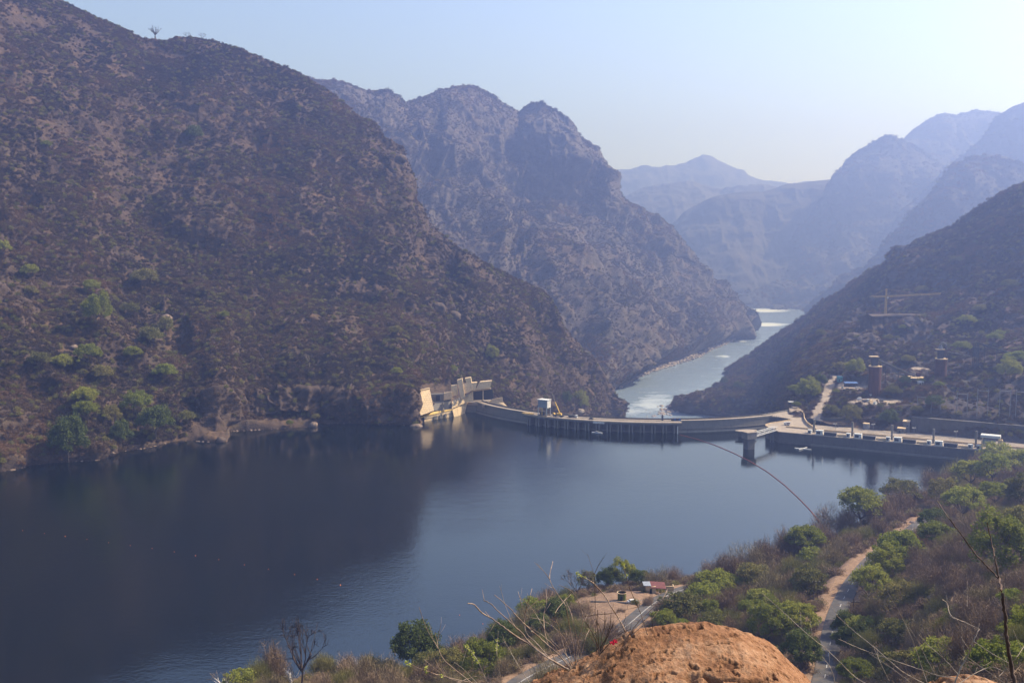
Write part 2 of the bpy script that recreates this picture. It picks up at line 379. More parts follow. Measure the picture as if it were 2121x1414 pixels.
PADS = [((1768, 804, 28), 15, 24), ((1818, 831, 27), 25, 17), ((1916, 766, 44), 12, 26), ((1640, 846, 12), 10, 22), ((1905, 792, 38), 10, 10)]
TRACK = [(1693, 870, 11), (1691, 860, 13), (1694, 850, 15), (1703, 838, 18), (1712, 824, 21), (1715, 812, 23), (1716, 802, 26), (1722, 790, 29), (1732, 779, 33)]
TR3 = np.array([PZ(*q) for q in TRACK]); TR3 = np.stack([np.interp(np.linspace(0, 8, 80), np.arange(9), TR3[:, i]) for i in range(3)], -1)
def pads(G):
    bare = np.zeros(G.shape[:2])
    for (c, rx, ry) in PADS:
        p = PZ(*c); d = np.hypot((G[..., 0] - p[0]) / rx, (G[..., 1] - p[1]) / ry) + .15 * fbm(G, 9, 3, seed=12); m_ = sstep(d, 1.45, .85)
        G[..., 2] = G[..., 2] * (1 - m_) + p[2] * m_; bare = np.maximum(bare, sstep(d, 1.08, .9))
    dm = np.full(G.shape[:2], 1e9); zz = np.zeros(G.shape[:2])
    for p in TR3:
        d = np.hypot(G[..., 0] - p[0], G[..., 1] - p[1]); k_ = d < dm; dm = np.where(k_, d, dm); zz = np.where(k_, p[2], zz)
    m_ = sstep(dm, 12, 4.5); G[..., 2] = G[..., 2] * (1 - m_) + zz * m_; bare = np.maximum(bare, sstep(dm + 1.5 * fbm(G, 6, 3, seed=3), 5.2, 3.8))
    return G, {'bare': bare}
rocksG = [(1430, 832, 40, 16, -20, 1), (1780, 690, 50, 50, -30, .9), (1870, 530, 28, 40, 30, .9), (1850, 600, 25, 60, 30, .5), (1870, 685, 75, 28, 0, .9), (1610, 855, 30, 12, 0, .9), (1580, 860, 40, 14, 0, .8), (1700, 700, 60, 30, -30, .5)]
hillG, GG, RG = loft('right_bank_slope', mkG(), 600, [24, 40, 60, 70, 80], M['hillG'], rocks=rocksG,
                     amps=((180, 12, 0), (60, 9, 1), (20, 2.6, 1)), basefade=.45, ridgefade=.6, hook=pads, softw=50, soft0=3, back=((60, -20), (250, -160), (700, -500)))
t = NT(M['hillG']); at = t.n('ShaderNodeAttribute', attribute_name='bare'); prev = t.b.inputs['Base Color'].links[0].from_socket
t.color(t.mix(at.outputs['Fac'], prev, t.ramp(t.noise(t.pos(), .15, 5, .65), [(.3, (.22, .17, .125)), (.7, (.38, .31, .24))])))
# --- near slope (H)
shoreH = [(200, 1500), (300, 1475), (430, 1440), (520, 1412), (700, 1392), (850, 1378), (950, 1362), (1010, 1335), (1060, 1300), (1110, 1262), (1150, 1240), (1200, 1222), (1340, 1203), (1480, 1192), (1560, 1165), (1640, 1140), (1750, 1092),
          (1830, 1066), (1900, 1032), (1960, 1006), (2010, 980), (2060, 966), (2121, 955), (2300, 945), (2700, 930)]
ctlH = [(200, 1500, 0), (300, 1530, 12), (520, 1412, 0), (600, 1455, 12), (600, 1560, 26), (700, 1392, 0), (850, 1378, 0), (850, 1430, 14), (850, 1540, 30), (950, 1362, 0), (1010, 1335, 0), (1040, 1400, 20), (1100, 1400, 24), (1060, 1300, 0), (1100, 1330, 14), (1110, 1262, 0),
        (1150, 1240, 0), (1200, 1222, 0), (1200, 1240, 9), (1220, 1290, 17), (1250, 1340, 22), (1270, 1240, 14), (1340, 1203, 0), (1340, 1228, 13), (1340, 1265, 19), (1340, 1340, 22), (1340, 1430, 27), (1480, 1192, 0), (1480, 1220, 11), (1480, 1300, 20), (1480, 1420, 27),
        (1640, 1140, 0), (1620, 1180, 12), (1640, 1250, 20), (1680, 1330, 25), (1700, 1400, 28), (1715, 1260, 24), (1765, 1190, 22), (1800, 1150, 20), (1750, 1092, 0), (1760, 1125, 12), (1830, 1066, 0), (1830, 1120, 18), (1900, 1032, 0), (1900, 1078, 18), (1850, 1200, 32), (1850, 1300, 40), (1850, 1420, 48),
        (1960, 1006, 0), (1960, 1060, 22), (1960, 1150, 40), (1960, 1260, 58), (1960, 1420, 75), (2060, 966, 0), (2060, 1000, 14), (2060, 1060, 32), (2060, 1150, 54), (2060, 1300, 82), (2060, 1420, 98), (2121, 955, 0), (2121, 1000, 18), (2121, 1100, 46), (2121, 1200, 72), (2121, 1300, 94), (2121, 1420, 112),
        (2300, 945, 0), (2300, 1100, 60), (2300, 1300, 110), (2300, 1420, 126), (2700, 930, 0), (2700, 1100, 90), (2700, 1420, 150),
        (300, 1700, 60), (850, 1700, 70), (1340, 1600, 60), (1700, 1600, 64), (2100, 1600, 130), (2600, 1600, 158), (300, 2100, 125), (1000, 2100, 130), (1600, 2100, 135), (2300, 2100, 154),
        (200, 2700, 157), (1060, 2700, 158), (2000, 2700, 161), (2700, 2700, 163), (200, 3600, 164.5), (1060, 3600, 164.8), (2000, 3600, 165), (2700, 3600, 165)]
_c = np.array(ctlH, float); _cx = _c[:, :2] / 100
_d = np.linalg.norm(_cx[:, None] - _cx[None], axis=-1); _n = len(_c)
_A = np.zeros((_n + 3, _n + 3)); _A[:_n, :_n] = _d + np.eye(_n) * -.02; _A[:_n, _n] = 1; _A[:_n, _n + 1:] = _cx; _A[_n:, :_n] = _A[:_n, _n:].T
_w = np.linalg.solve(_A, np.concatenate([_c[:, 2], [0, 0, 0]]))
def zH(u, v):
    q = np.stack([np.ravel(u), np.ravel(v)], -1) / 100; out = np.empty(len(q))
    for s in range(0, len(q), 20000):
        k = q[s:s + 20000]; d = np.linalg.norm(k[:, None] - _cx[None], axis=-1)
        out[s:s + 20000] = d @ _w[:_n] + _w[_n] + k @ _w[_n + 1:]
    return out.reshape(np.shape(u))
ROADS = {'right': [(1680, 1460), (1700, 1405), (1709, 1340), (1720, 1285), (1738, 1240), (1762, 1200), (1788, 1168), (1820, 1138), (1860, 1112), (1893, 1090), (1915, 1070), (1945, 1054)],
         'left': [(1000, 1475), (1075, 1412), (1135, 1380), (1200, 1352), (1262, 1322), (1305, 1292), (1332, 1266), (1360, 1243), (1400, 1224), (1450, 1212)]}
def poly_interp(pts, n):
    p = np.array(pts, float); s = np.concatenate([[0], np.cumsum(np.linalg.norm(np.diff(p, axis=0), axis=1))]); t = np.linspace(0, s[-1], n)
    q = np.stack([np.interp(t, s, p[:, i]) for i in range(p.shape[1])], -1)
    for _ in range(max(2, n // 12)): q[1:-1] = .5 * q[1:-1] + .25 * (q[:-2] + q[2:])
    return q
road3 = {}
for k, pts in ROADS.items():
    q = poly_interp(pts, 90); z = np.maximum(zH(q[:, 0], q[:, 1]), 6)
    road3[k] = PZ(q[:, 0], q[:, 1], z)
    for _ in range(20): road3[k][1:-1] = .5 * road3[k][1:-1] + .25 * (road3[k][:-2] + road3[k][2:])
APRON = [(PZ(1280, 1234, 15), 27), (PZ(1235, 1290, 17), 16), (PZ(1735, 1172, 21), 10), (PZ(1775, 1160, 21), 9), (PZ(1712, 1205, 22), 9), (PZ(1703, 1240, 23), 6), (PZ(1700, 1275, 24.5), 5), (PZ(1888, 1072, 18), 8)]
def mkH():
    su, sv = [np.array(x, float) for x in zip(*shoreH)]
    nu, nv = 620, 420
    U = np.linspace(200, 2700, nu); VS = np.interp(U, su, sv)
    t = np.linspace(0, 1, nv)[None, :]; t = .55 * t + .45 * t ** 3.2
    Vv = VS[:, None] + (3600 - VS[:, None]) * t; UU = np.repeat(U[:, None], nv, 1)
    z = zH(UU, Vv); z = np.minimum(z, 166); 
    z = np.where(t < 1e-6, -1.0, np.maximum(z, -.6 + 40 * np.minimum(t, .01)))
    G = PZ(UU, Vv, z)
    for _ in range(8): G[1:-1, 1:-1] = .5 * G[1:-1, 1:-1] + .125 * (G[:-2, 1:-1] + G[2:, 1:-1] + G[1:-1, :-2] + G[1:-1, 2:])
    # roads cut level into the slope
    rd = np.full(G.shape[:2], 1e9); rz = np.zeros(G.shape[:2])
    for r in road3.values():
        for p in r:
            d = np.hypot(G[..., 0] - p[0], G[..., 1] - p[1]); mk = d < rd; rd = np.where(mk, d, rd); rz = np.where(mk, p[2], rz)
    ap = np.zeros(G.shape[:2])
    for p, rad in APRON: ap = np.maximum(ap, sstep(np.hypot(G[..., 0] - p[0], G[..., 1] - p[1]), rad * 1.15, rad * .75))
    flat = sstep(rd, 13, 6)
    dist = np.linalg.norm(G - np.array([0, 0, HC]), axis=-1)
    a = sstep(G[..., 2], 0, 4) * (1 - flat) * (1 - .8 * ap)
    G[..., 2] += a * (fbm(G, 28, 4, seed=1) * np.minimum(3.2, dist * .012) + fbm(G, 6, 3, seed=2) * np.minimum(.7, dist * .01))
    G[..., 2] = G[..., 2] * (1 - flat) + (rz - .12) * flat
    bare = np.maximum(flat, ap)
    # behind the camera
    last = G[:, -1:, :]
    b1 = last.copy(); b1[..., 1] = -2; b1[..., 0] *= 2; b1[..., 2] = 165.3
    b2 = last.copy(); b2[..., 1] = -60; b2[..., 0] *= 40; b2[..., 2] = 172
    nf = G.shape[1]
    Gx = np.concatenate([G, b1, b2], 1); bx = np.concatenate([bare, bare[:, -1:] * 0, bare[:, -1:] * 0], 1)
    me = raw_mesh('near_slope', Gx.reshape(-1, 3), grid_faces(nu, nf + 2), [M['near']], smooth=True, attrs={'rock': bx.ravel() * 0.0, 'bare': bx.ravel()})
    o = link('near_slope', me); tag(o, kind='structure')
    return o, Gx, bare, rd
hillH, GH, BARE, RDH = mkH()
t = NT(M['near']); at = t.n('ShaderNodeAttribute', attribute_name='bare')
prev = t.b.inputs['Base Color'].links[0].from_socket
nb = t.noise(t.pos(), .5, 5, .6)
t.color(t.mix(at.outputs['Fac'], prev, t.ramp(nb, [(.3, (.17, .105, .065)), (.7, (.29, .19, .12))])))
def bvh_of(o):
    me = o.data; n = len(me.vertices); co = np.empty(n * 3, np.float32); me.vertices.foreach_get('co', co); co = co.reshape(-1, 3)
    m = len(me.polygons); vi = np.empty(m * 4, np.int32); me.loops.foreach_get('vertex_index', vi)
    return BVHTree.FromPolygons(co.tolist(), vi.reshape(-1, 4).tolist())
bvhH = bvh_of(hillH); bvhA = bvh_of(hillA); bvhG = bvh_of(hillG)
def hit(bvh, u, v):
    X, Z = ray(u, v); d = Vector((float(X), 1.0, float(Z))).normalized()
    h = bvh.ray_cast(Vector((0, 0, HC)), d, 20000)
    return h[0]
def drop(bvh, x, y, z0=900):
    h = bvh.ray_cast(Vector((x, y, z0)), Vector((0, 0, -1)), 4000)
    return h[0].z if h[0] else None

# ------------------------------------------------------------------ water
def water_mat(name, base, ripple=.06, scale=.35, rough=.03, foam=False):
    m = mat(name, base, rough, .5); t = NT(m); t.b.inputs['IOR'].default_value = 1.8; t.b.inputs['Specular Tint'].default_value = (.72, .86, 1, 1); co = t.pos()
    n1 = t.noise(co, scale, 3, .6, (1, 1.0, 1)); n2 = t.noise(co, scale * .18, 2, .5, (1, 1.4, 1))
    big = t.noise(co, .004, 3, .5)
    h = t.math('MULTIPLY', t.math('ADD', n1, t.math('MULTIPLY', n2, .8)), t.ramp(big, [(.4, (.25,) * 3), (.62, (1,) * 3)]))
    t.bump(h, ripple, .6)
    if foam:
        f = t.noise(co, .02, 6, .72, (.7, 2.2, 1)); f2 = t.noise(co, .2, 4, .7, (.6, 2.0, 1))
        s = t.n('ShaderNodeSeparateXYZ'); t.l(co, s.inputs[0])
        at = t.n('ShaderNodeAttribute', attribute_name='foam')
        k = t.math('ADD', t.math('MULTIPLY', f, .6), t.math('MULTIPLY', f2, .45))
        k = t.math('ADD', k, t.math('MULTIPLY', at.outputs['Fac'], .42))
        msk = t.ramp(k, [(.60, (0, 0, 0)), (.90, (.95,) * 3)])
        t.color(t.mix(msk, base, (.62, .63, .58)))
        t.l(t.ramp(msk, [(0, (rough,) * 3), (1, (.8,) * 3)]), t.b.inputs['Roughness'])
    return m
M['lake'] = water_mat('lake_water', (.002, .004, .004), .22, .5, .05)
M['river'] = water_mat('river_water', (.20, .26, .32), .5, .25, .2, True)
# dam axis (used by the water edge too)
DL = PZ(990, 834, 10); DM = PZ(1262, 869, 10); DR = PZ(1600, 861, 10)
def circ(a, b, c):
    ax, ay, bx_, by, cx_, cy_ = a[0], a[1], b[0], b[1], c[0], c[1]
    d = 2 * (ax * (by - cy_) + bx_ * (cy_ - ay) + cx_ * (ay - by))
    ux = ((ax**2 + ay**2) * (by - cy_) + (bx_**2 + by**2) * (cy_ - ay) + (cx_**2 + cy_**2) * (ay - by)) / d
    uy = ((ax**2 + ay**2) * (cx_ - bx_) + (bx_**2 + by**2) * (ax - cx_) + (cx_**2 + cy_**2) * (bx_ - ax)) / d
    return np.array([ux, uy]), math.hypot(ax - ux, ay - uy)
DC, DRAD = circ(DL, DM, DR)
th0 = math.atan2(DL[1] - DC[1], DL[0] - DC[0]); th1 = math.atan2(DR[1] - DC[1], DR[0] - DC[0])
if th0 > 0: th0 -= 2 * math.pi
if th1 > 0: th1 -= 2 * math.pi
def arc(t, off=0.0, z=0.0):     # t 0..1 along the crest, off>0 = upstream (towards the camera)
    a = th0 + (th1 - th0) * t; r = DRAD + off
    return np.array([DC[0] + r * math.cos(a), DC[1] + r * math.sin(a), z])
lake_pts = [(-2500, -300, 0)] + [(2500, -300, 0), (2500, 1000, 0), (420, 1000, 0)] + [tuple(arc(t, -2)) for t in np.linspace(1.05, -.03, 40)] + [(-300, 1400, 0), (-2500, 1400, 0)]
bm = bmesh.new(); vs = [bm.verts.new(p) for p in lake_pts]; bm.faces.new(vs); bmesh.ops.triangulate(bm, faces=bm.faces[:])
bmesh.ops.recalc_face_normals(bm, faces=bm.faces[:])
me = bpy.data.meshes.new('lake'); bm.to_mesh(me); bm.free(); me.materials.append(M['lake'])
if me.polygons[0].normal.z < 0: me.flip_normals()
lake = link('lake_water', me); tag(lake, kind='structure')
nx, ny = 160, 300
X = np.linspace(-400, 2600, nx); Y = np.linspace(1000, 8000, ny)
gx, gy = np.meshgrid(X, Y, indexing='ij'); G = np.stack([gx, gy, np.full(gx.shape, -115.0)], -1)
uu, vv = px(G); foam = np.zeros(uu.shape)
for (a, b, ra, rb, amt) in [(1585, 643, 60, 5, .8), (1580, 672, 60, 5, .8), (1500, 738, 18, 3, .7), (1535, 706, 16, 3, .6), (1360, 835, 60, 22, .42), (1390, 843, 25, 5, .6), (1310, 850, 30, 14, .4), (1540, 655, 20, 8, .4)]:
    foam = np.maximum(foam, amt * sstep(np.hypot((uu - a) / ra, (vv - b) / rb), 1.2, .3))
me = raw_mesh('river', G.reshape(-1, 3), grid_faces(nx, ny), [M['river']], attrs={'foam': foam.ravel()})
if me.polygons[0].normal.z < 0: me.flip_normals()
tag(link('river_water', me), kind='structure')
# valley floor reaching the horizon
gm = noisy('valley_floor', (.10, .08, .07), (.16, .12, .09), .01)
me = raw_mesh('ground', np.array([(-3900, -390, -125), (6400, -390, -125), (6400, 9700, -125), (-3900, 9700, -125)], float), np.array([[0, 1, 2, 3]]), [gm])
tag(link('ground', me), kind='structure')
# ================================================================== vegetation
def leaf_mat(name, stops, trans=.35, rnd=True, nscale=.5, big=0):
    m = mat(name, (.1, .1, .1), .85, .15); t = NT(m)
    oi = t.n('ShaderNodeObjectInfo'); n = t.noise(t.pos(), nscale, 3, .6)
    f = t.math('ADD', t.math('MULTIPLY', oi.outputs['Random'], .65), t.math('MULTIPLY', n, .45)) if rnd else n
    c = t.ramp(f, stops)
    if big:
        g_ = t.noise(t.pos(), big, 5, .62); c = t.mix(t.ramp(g_, [(.42, (.75,) * 3), (.5, (0,) * 3)]), c, (.052, .040, .032)); c = t.mix(t.ramp(g_, [(.54, (0,) * 3), (.64, (.8,) * 3)]), c, (.185, .105, .055))
    t.color(c)
    if trans:
        tr = t.n('ShaderNodeBsdfTranslucent'); t.l(c, tr.inputs[0]); mx = t.n('ShaderNodeMixShader'); mx.inputs[0].default_value = trans
        t.l(t.b.outputs[0], mx.inputs[1]); t.l(tr.outputs[0], mx.inputs[2]); t.l(mx.outputs[0], t.out.inputs[0])
    return m
M['scrub'] = leaf_mat('dry_scrub', [(.12, (.066, .044, .030)), (.4, (.090, .060, .040)), (.62, (.118, .077, .048)), (.8, (.142, .088, .044)), (.97, (.10, .09, .036))], 0, big=.011)
M['scrubB'] = leaf_mat('dry_scrub_far', [(.12, (.066, .05, .038)), (.45, (.095, .07, .05)), (.75, (.15, .10, .06)), (.95, (.08, .082, .05))], 0, nscale=.03, big=.006)
M['scrub_near'] = leaf_mat('dry_twigs_near', [(.15, (.135, .088, .052)), (.4, (.20, .135, .08)), (.65, (.26, .18, .11)), (.95, (.22, .185, .075))], 0)
M['leaf'] = leaf_mat('green_leaves', [(.15, (.135, .15, .026)), (.5, (.195, .208, .034)), (.85, (.27, .268, .046))], .4)
M['leafy'] = leaf_mat('yellow_green_leaves', [(.15, (.17, .19, .03)), (.5, (.23, .25, .045)), (.85, (.29, .29, .06))], .4)
M['leafd'] = leaf_mat('dark_green_leaves', [(.15, (.07, .09, .022)), (.5, (.10, .122, .028)), (.85, (.14, .155, .036))], .3)
M['leafo'] = leaf_mat('olive_leaves', [(.15, (.12, .115, .035)), (.5, (.17, .16, .045)), (.85, (.21, .18, .055))], .3)
M['bark'] = noisy('grey_bark', (.07, .055, .045), (.14, .11, .09), 1.5)
M['bark_dark'] = noisy('dark_bark', (.035, .026, .022), (.07, .05, .04), 1.5)
M['bark_pale'] = noisy('pale_bark', (.42, .38, .34), (.6, .55, .5), 1.5)

def blades(n, rad, h, ln, wd, r, dome=True, up=.35, shell=.45):
    """n thin triangles spread through a dome; returns verts, faces"""
    d = r.normal(size=(n, 3)); d /= np.linalg.norm(d, axis=1, keepdims=True); d[:, 2] = np.abs(d[:, 2]) if dome else d[:, 2]
    q = (shell + (1 - shell) * r.random((n, 1)) ** .6) * d * (1 + .28 * fbm(d * 2.3 + r.random() * 50, 1.0, 2)[:, None] * 1.6)
    c = q * np.array([rad, rad, h])
    o = d * .8 + r.normal(size=(n, 3)) * .6; o[:, 2] += up; o /= np.linalg.norm(o, axis=1, keepdims=True)
    s = np.cross(o, r.normal(size=(n, 3))); s /= np.linalg.norm(s, axis=1, keepdims=True)
    L = ln * (.6 + .8 * r.random((n, 1))); W = wd * (.6 + .8 * r.random((n, 1)))
    v = np.stack([c - o * L * .5 - s * W * .5, c - o * L * .5 + s * W * .5, c + o * L * .5], 1).reshape(-1, 3)
    return v, np.arange(3 * n).reshape(-1, 3)
def merge(parts):
    vs = []; fs = []; k = 0
    for v, f in parts: vs.append(v); fs.append(f + k); k += len(v)
    return np.concatenate(vs), np.concatenate(fs)
def scrub_proto(r, n, ln=.5, wd=.07, lobes=3):
    ps = []
    for i in range(lobes):
        v, f = blades(n // lobes, .62 + .2 * r.random(), .7 + .4 * r.random(), ln, wd, r); v = v + np.array([r.normal() * .38, r.normal() * .38, -.15]); ps.append((v, f))
    return merge(ps)

def scatter_stuff(name, protos, mats, pts, kinds, scl, rz, sq=None):
    """one object: prototype faces + loose points; a node group instances the prototypes on the points"""
    vs, fs, pid, mi, k = [], [], [], [], 0
    for i, (v, f) in enumerate(protos):
        vs.append(v - np.array([0, 0, 0])); fs.append(f + k); pid.append(np.full(len(v), i)); mi.append(np.full(len(f), mats[i])); k += len(v)
    vs.append(pts); npts = len(pts)
    pid.append(np.full(npts, -1))
    kind = np.concatenate([np.full(k, -1), kinds]); sc_ = np.concatenate([np.zeros(k), scl]); rr = np.concatenate([np.zeros(k), rz])
    me = raw_mesh(name, np.concatenate(vs), np.concatenate(fs), MATS_SC, np.concatenate(mi), attrs={'pid': np.concatenate(pid).astype(int), 'knd': kind.astype(int), 'scl': sc_, 'rz': rr})
    o = link(name, me)
    ng = bpy.data.node_groups.new(name + '_nodes', 'GeometryNodeTree')
    ng.interface.new_socket('Geometry', in_out='INPUT', socket_type='NodeSocketGeometry'); ng.interface.new_socket('Geometry', in_out='OUTPUT', socket_type='NodeSocketGeometry')
    N = ng.nodes; L = ng.links; gi = N.new('NodeGroupInput'); go = N.new('NodeGroupOutput'); jn = N.new('GeometryNodeJoinGeometry')
    def attr(nm, ty):
        a = N.new('GeometryNodeInputNamedAttribute'); a.data_type = ty; a.inputs[0].default_value = nm; return a.outputs[0]
    def eq(s, val):
        c = N.new('FunctionNodeCompare'); c.data_type = 'INT'; c.operation = 'EQUAL'; L.new(s, c.inputs[2]); c.inputs[3].default_value = val; return c.outputs[0]
    ap, ak, asc, ar = attr('pid', 'INT'), attr('knd', 'INT'), attr('scl', 'FLOAT'), attr('rz', 'FLOAT')
    cx_ = N.new('ShaderNodeCombineXYZ'); L.new(ar, cx_.inputs[2])
    for i in range(len(protos)):
        a = N.new('GeometryNodeSeparateGeometry'); a.domain = 'POINT'; L.new(gi.outputs[0], a.inputs[0]); L.new(eq(ap, i), a.inputs[1])
        b = N.new('GeometryNodeSeparateGeometry'); b.domain = 'POINT'; L.new(gi.outputs[0], b.inputs[0]); L.new(eq(ak, i), b.inputs[1])
        ip = N.new('GeometryNodeInstanceOnPoints'); L.new(b.outputs[0], ip.inputs['Points']); L.new(a.outputs[0], ip.inputs['Instance'])
        L.new(cx_.outputs[0], ip.inputs['Rotation']); L.new(asc, ip.inputs['Scale']); L.new(ip.outputs[0], jn.inputs[0])
    L.new(jn.outputs[0], go.inputs[0])
    md = o.modifiers.new('scatter', 'NODES'); md.node_group = ng
    tag(o, kind='stuff'); return o

def sample_grid(G, n, r, mask=None):
    a = np.linalg.norm(np.cross(G[1:, :-1] - G[:-1, :-1], G[:-1, 1:] - G[:-1, :-1]), axis=-1)
    if mask is not None: a = a * mask[:-1, :-1]
    p = a.ravel() / a.sum(); idx = r.choice(len(p), n, p=p); i, j = np.divmod(idx, a.shape[1])
    s, t = r.random((2, n, 1))
    return G[i, j] * (1 - s) * (1 - t) + G[i + 1, j] * s * (1 - t) + G[i, j + 1] * (1 - s) * t + G[i + 1, j + 1] * s * t, a.sum(), i, j

MATS_SC = [M['scrub'], M['scrubB'], M['leafo'], M['scrub_near'], M['leaf']]
r = np.random.default_rng(11)
pA = [scrub_proto(r, 420) for _ in range(4)] + [scrub_proto(r, 420, .3, .12)]
def veg_mask(G, RK, thr=.0, soil_scale=55):
    n = fbm(G, soil_scale, 4, seed=8) + .6 * fbm(G, soil_scale * 2.6, 3, seed=13) + .4 * fbm(G, 14, 2, seed=9)
    return (.30 + .70 * sstep(n, thr - .12, thr + .12)) * (1 - .82 * RK)
mkA_ = veg_mask(GA, RA, -.22)
uA, vA = px(GA); mkA_ *= (uA > -60)
for (a, b, ra, rb, an) in [(742, 592, 52, 16, 8), (620, 640, 62, 4, -40), (600, 728, 34, 10, 0), (60, 40, 60, 14, 10), (180, 60, 60, 9, 30), (330, 105, 50, 9, 15), (350, 330, 30, 6, -10), (520, 300, 26, 7, 10), (560, 345, 22, 6, 0), (250, 150, 40, 7, 20), (120, 560, 26, 6, 20), (60, 210, 30, 5, 0), (240, 390, 30, 5, 10), (850, 650, 24, 5, 0), (700, 655, 20, 8, 60), (650, 805, 60, 6, 8), (145, 722, 26, 8, 10), (430, 420, 26, 5, 0), (640, 480, 20, 5, 20), (900, 580, 14, 6, 0), (1010, 640, 20, 6, 0)]:
    ca_, sa_ = math.cos(R(an)), math.sin(R(an)); mkA_ *= .12 + .88 * sstep(np.hypot(((uA - a) * ca_ + (vA - b) * sa_) / ra, (-(uA - a) * sa_ + (vA - b) * ca_) / rb) + .5 * fbm(GA, 16, 3, seed=21), .75, 1.15)
# keep the terrace, spit and abutment works clear
mkA_ *= 1 - ((uA > 395) & (uA < 660) & (vA > 868)); mkA_ *= 1 - ((uA > 866) & (uA < 1060) & (vA > 795) & (GA[..., 1] < 1150))
mkA_ *= GA[..., 2] > (1.5 * (uA < 985) - 116 * (uA >= 985))
pts, area, _, _ = sample_grid(GA, 80000, r, mkA_)
print('areaA', area)
k = r.choice(5, len(pts), p=[.24, .24, .24, .2, .08])
scatter_stuff('hillside_scrub', pA, [0, 0, 0, 0, 2], pts, k, 1.25 + 2.2 * r.random(len(pts)) ** 2.2 + 1.0 * (k == 4), r.random(len(pts)) * 6.28)
pB = [scrub_proto(r, 110, .6, .14) for _ in range(3)] + [scrub_proto(r, 110, .4, .2)]
uB, vB = px(GB)
mkB_ = veg_mask(GB, RB, -.05, 90) * (uB > 600) * (GB[..., 2] > -105)
pts, area, _, _ = sample_grid(GB, 80000, r, mkB_)
print('areaB', area)
k = r.choice(4, len(pts), p=[.3, .3, .32, .08])
scatter_stuff('mountain_scrub', pB, [1, 1, 1, 2], pts, k, 2.0 + 3.0 * r.random(len(pts)) ** 2.2, r.random(len(pts)) * 6.28)
uG, vG = px(GG)
mkG_ = veg_mask(GG, RG, -.22) * (uG < 2200) * (GG[..., 2] > -108)
# clearings on the right bank: dirt road, yard, plaza, terraces
CLEAR = [(1700, 840, 16, 40), (1712, 800, 14, 40), (1760, 800, 38, 13), (1800, 835, 45, 10), (1655, 862, 40, 16), (1870, 655, 60, 6), (1930, 770, 30, 10), (1900, 785, 28, 9), (1850, 845, 40, 6), (1640, 845, 20, 12), (1740, 815, 30, 12)]
for (c_, rx_, ry_) in PADS:
    q_ = PZ(*c_); mkG_ *= sstep(np.hypot((GG[..., 0] - q_[0]) / rx_, (GG[..., 1] - q_[1]) / ry_), .9, 1.1)
for q_ in TR3: mkG_ *= (np.hypot(GG[..., 0] - q_[0], GG[..., 1] - q_[1]) > 5.5)
for (a, b, ra, rb) in []: mkG_ *= sstep(np.hypot((uG - a) / ra, (vG - b) / rb), .85, 1.1)
mkG_ *= 1 - ((uG > 1690) & (vG > 872 + (uG - 1700) * .08))
pts, area, _, _ = sample_grid(GG, 28000, r, mkG_)
print('areaG', area)
k = r.choice(5, len(pts), p=[.24, .24, .2, .14, .18])
dst = pts[:, 1] / 1400
scatter_stuff('bank_scrub', pA, [0, 0, 0, 0, 2], pts, k, (2.0 + 2.8 * r.random(len(pts)) ** 1.5) * np.clip(dst, .75, 1.4), r.random(len(pts)) * 6.28)

# skyline bushes and far mountain bushes
def ridge_pts(G, n, lo, hi, rows=4, spread=2):
    i = r.integers(0, G.shape[0], n); j = G.shape[1] - 1 - r.integers(0, rows, n); return G[i, j] - np.array([0, 0, .5]), lo + (hi - lo) * r.random(n) ** 2
allp = []; alls = []
q_, s_ = ridge_pts(GA[(uA[:, -1] > -40)], 420, 1.8, 4.2); allp.append(q_); alls.append(s_)
q_, s_ = ridge_pts(GB[(uB[:, -1] > 620)], 460, 3.5, 9); allp.append(q_); alls.append(s_)
q_, s_ = ridge_pts(GG[(uG[:, -1] > 1440)], 420, 2.2, 5); allp.append(q_); alls.append(s_)
for o_, G_f, R_f in FARG:
    q_, s_ = ridge_pts(G_f, 260, 6, 15); allp.append(q_); alls.append(s_)
    q_, _, _, _ = sample_grid(G_f, 3500, r); allp.append(q_); alls.append(5 + 9 * r.random(3500) ** 2)
allp = np.concatenate(allp); alls = np.concatenate(alls)
scatter_stuff('skyline_scrub', pB, [1, 1, 1, 2], allp, r.choice(4, len(allp), p=[.32, .32, .32, .04]), alls, r.random(len(allp)) * 6.28)

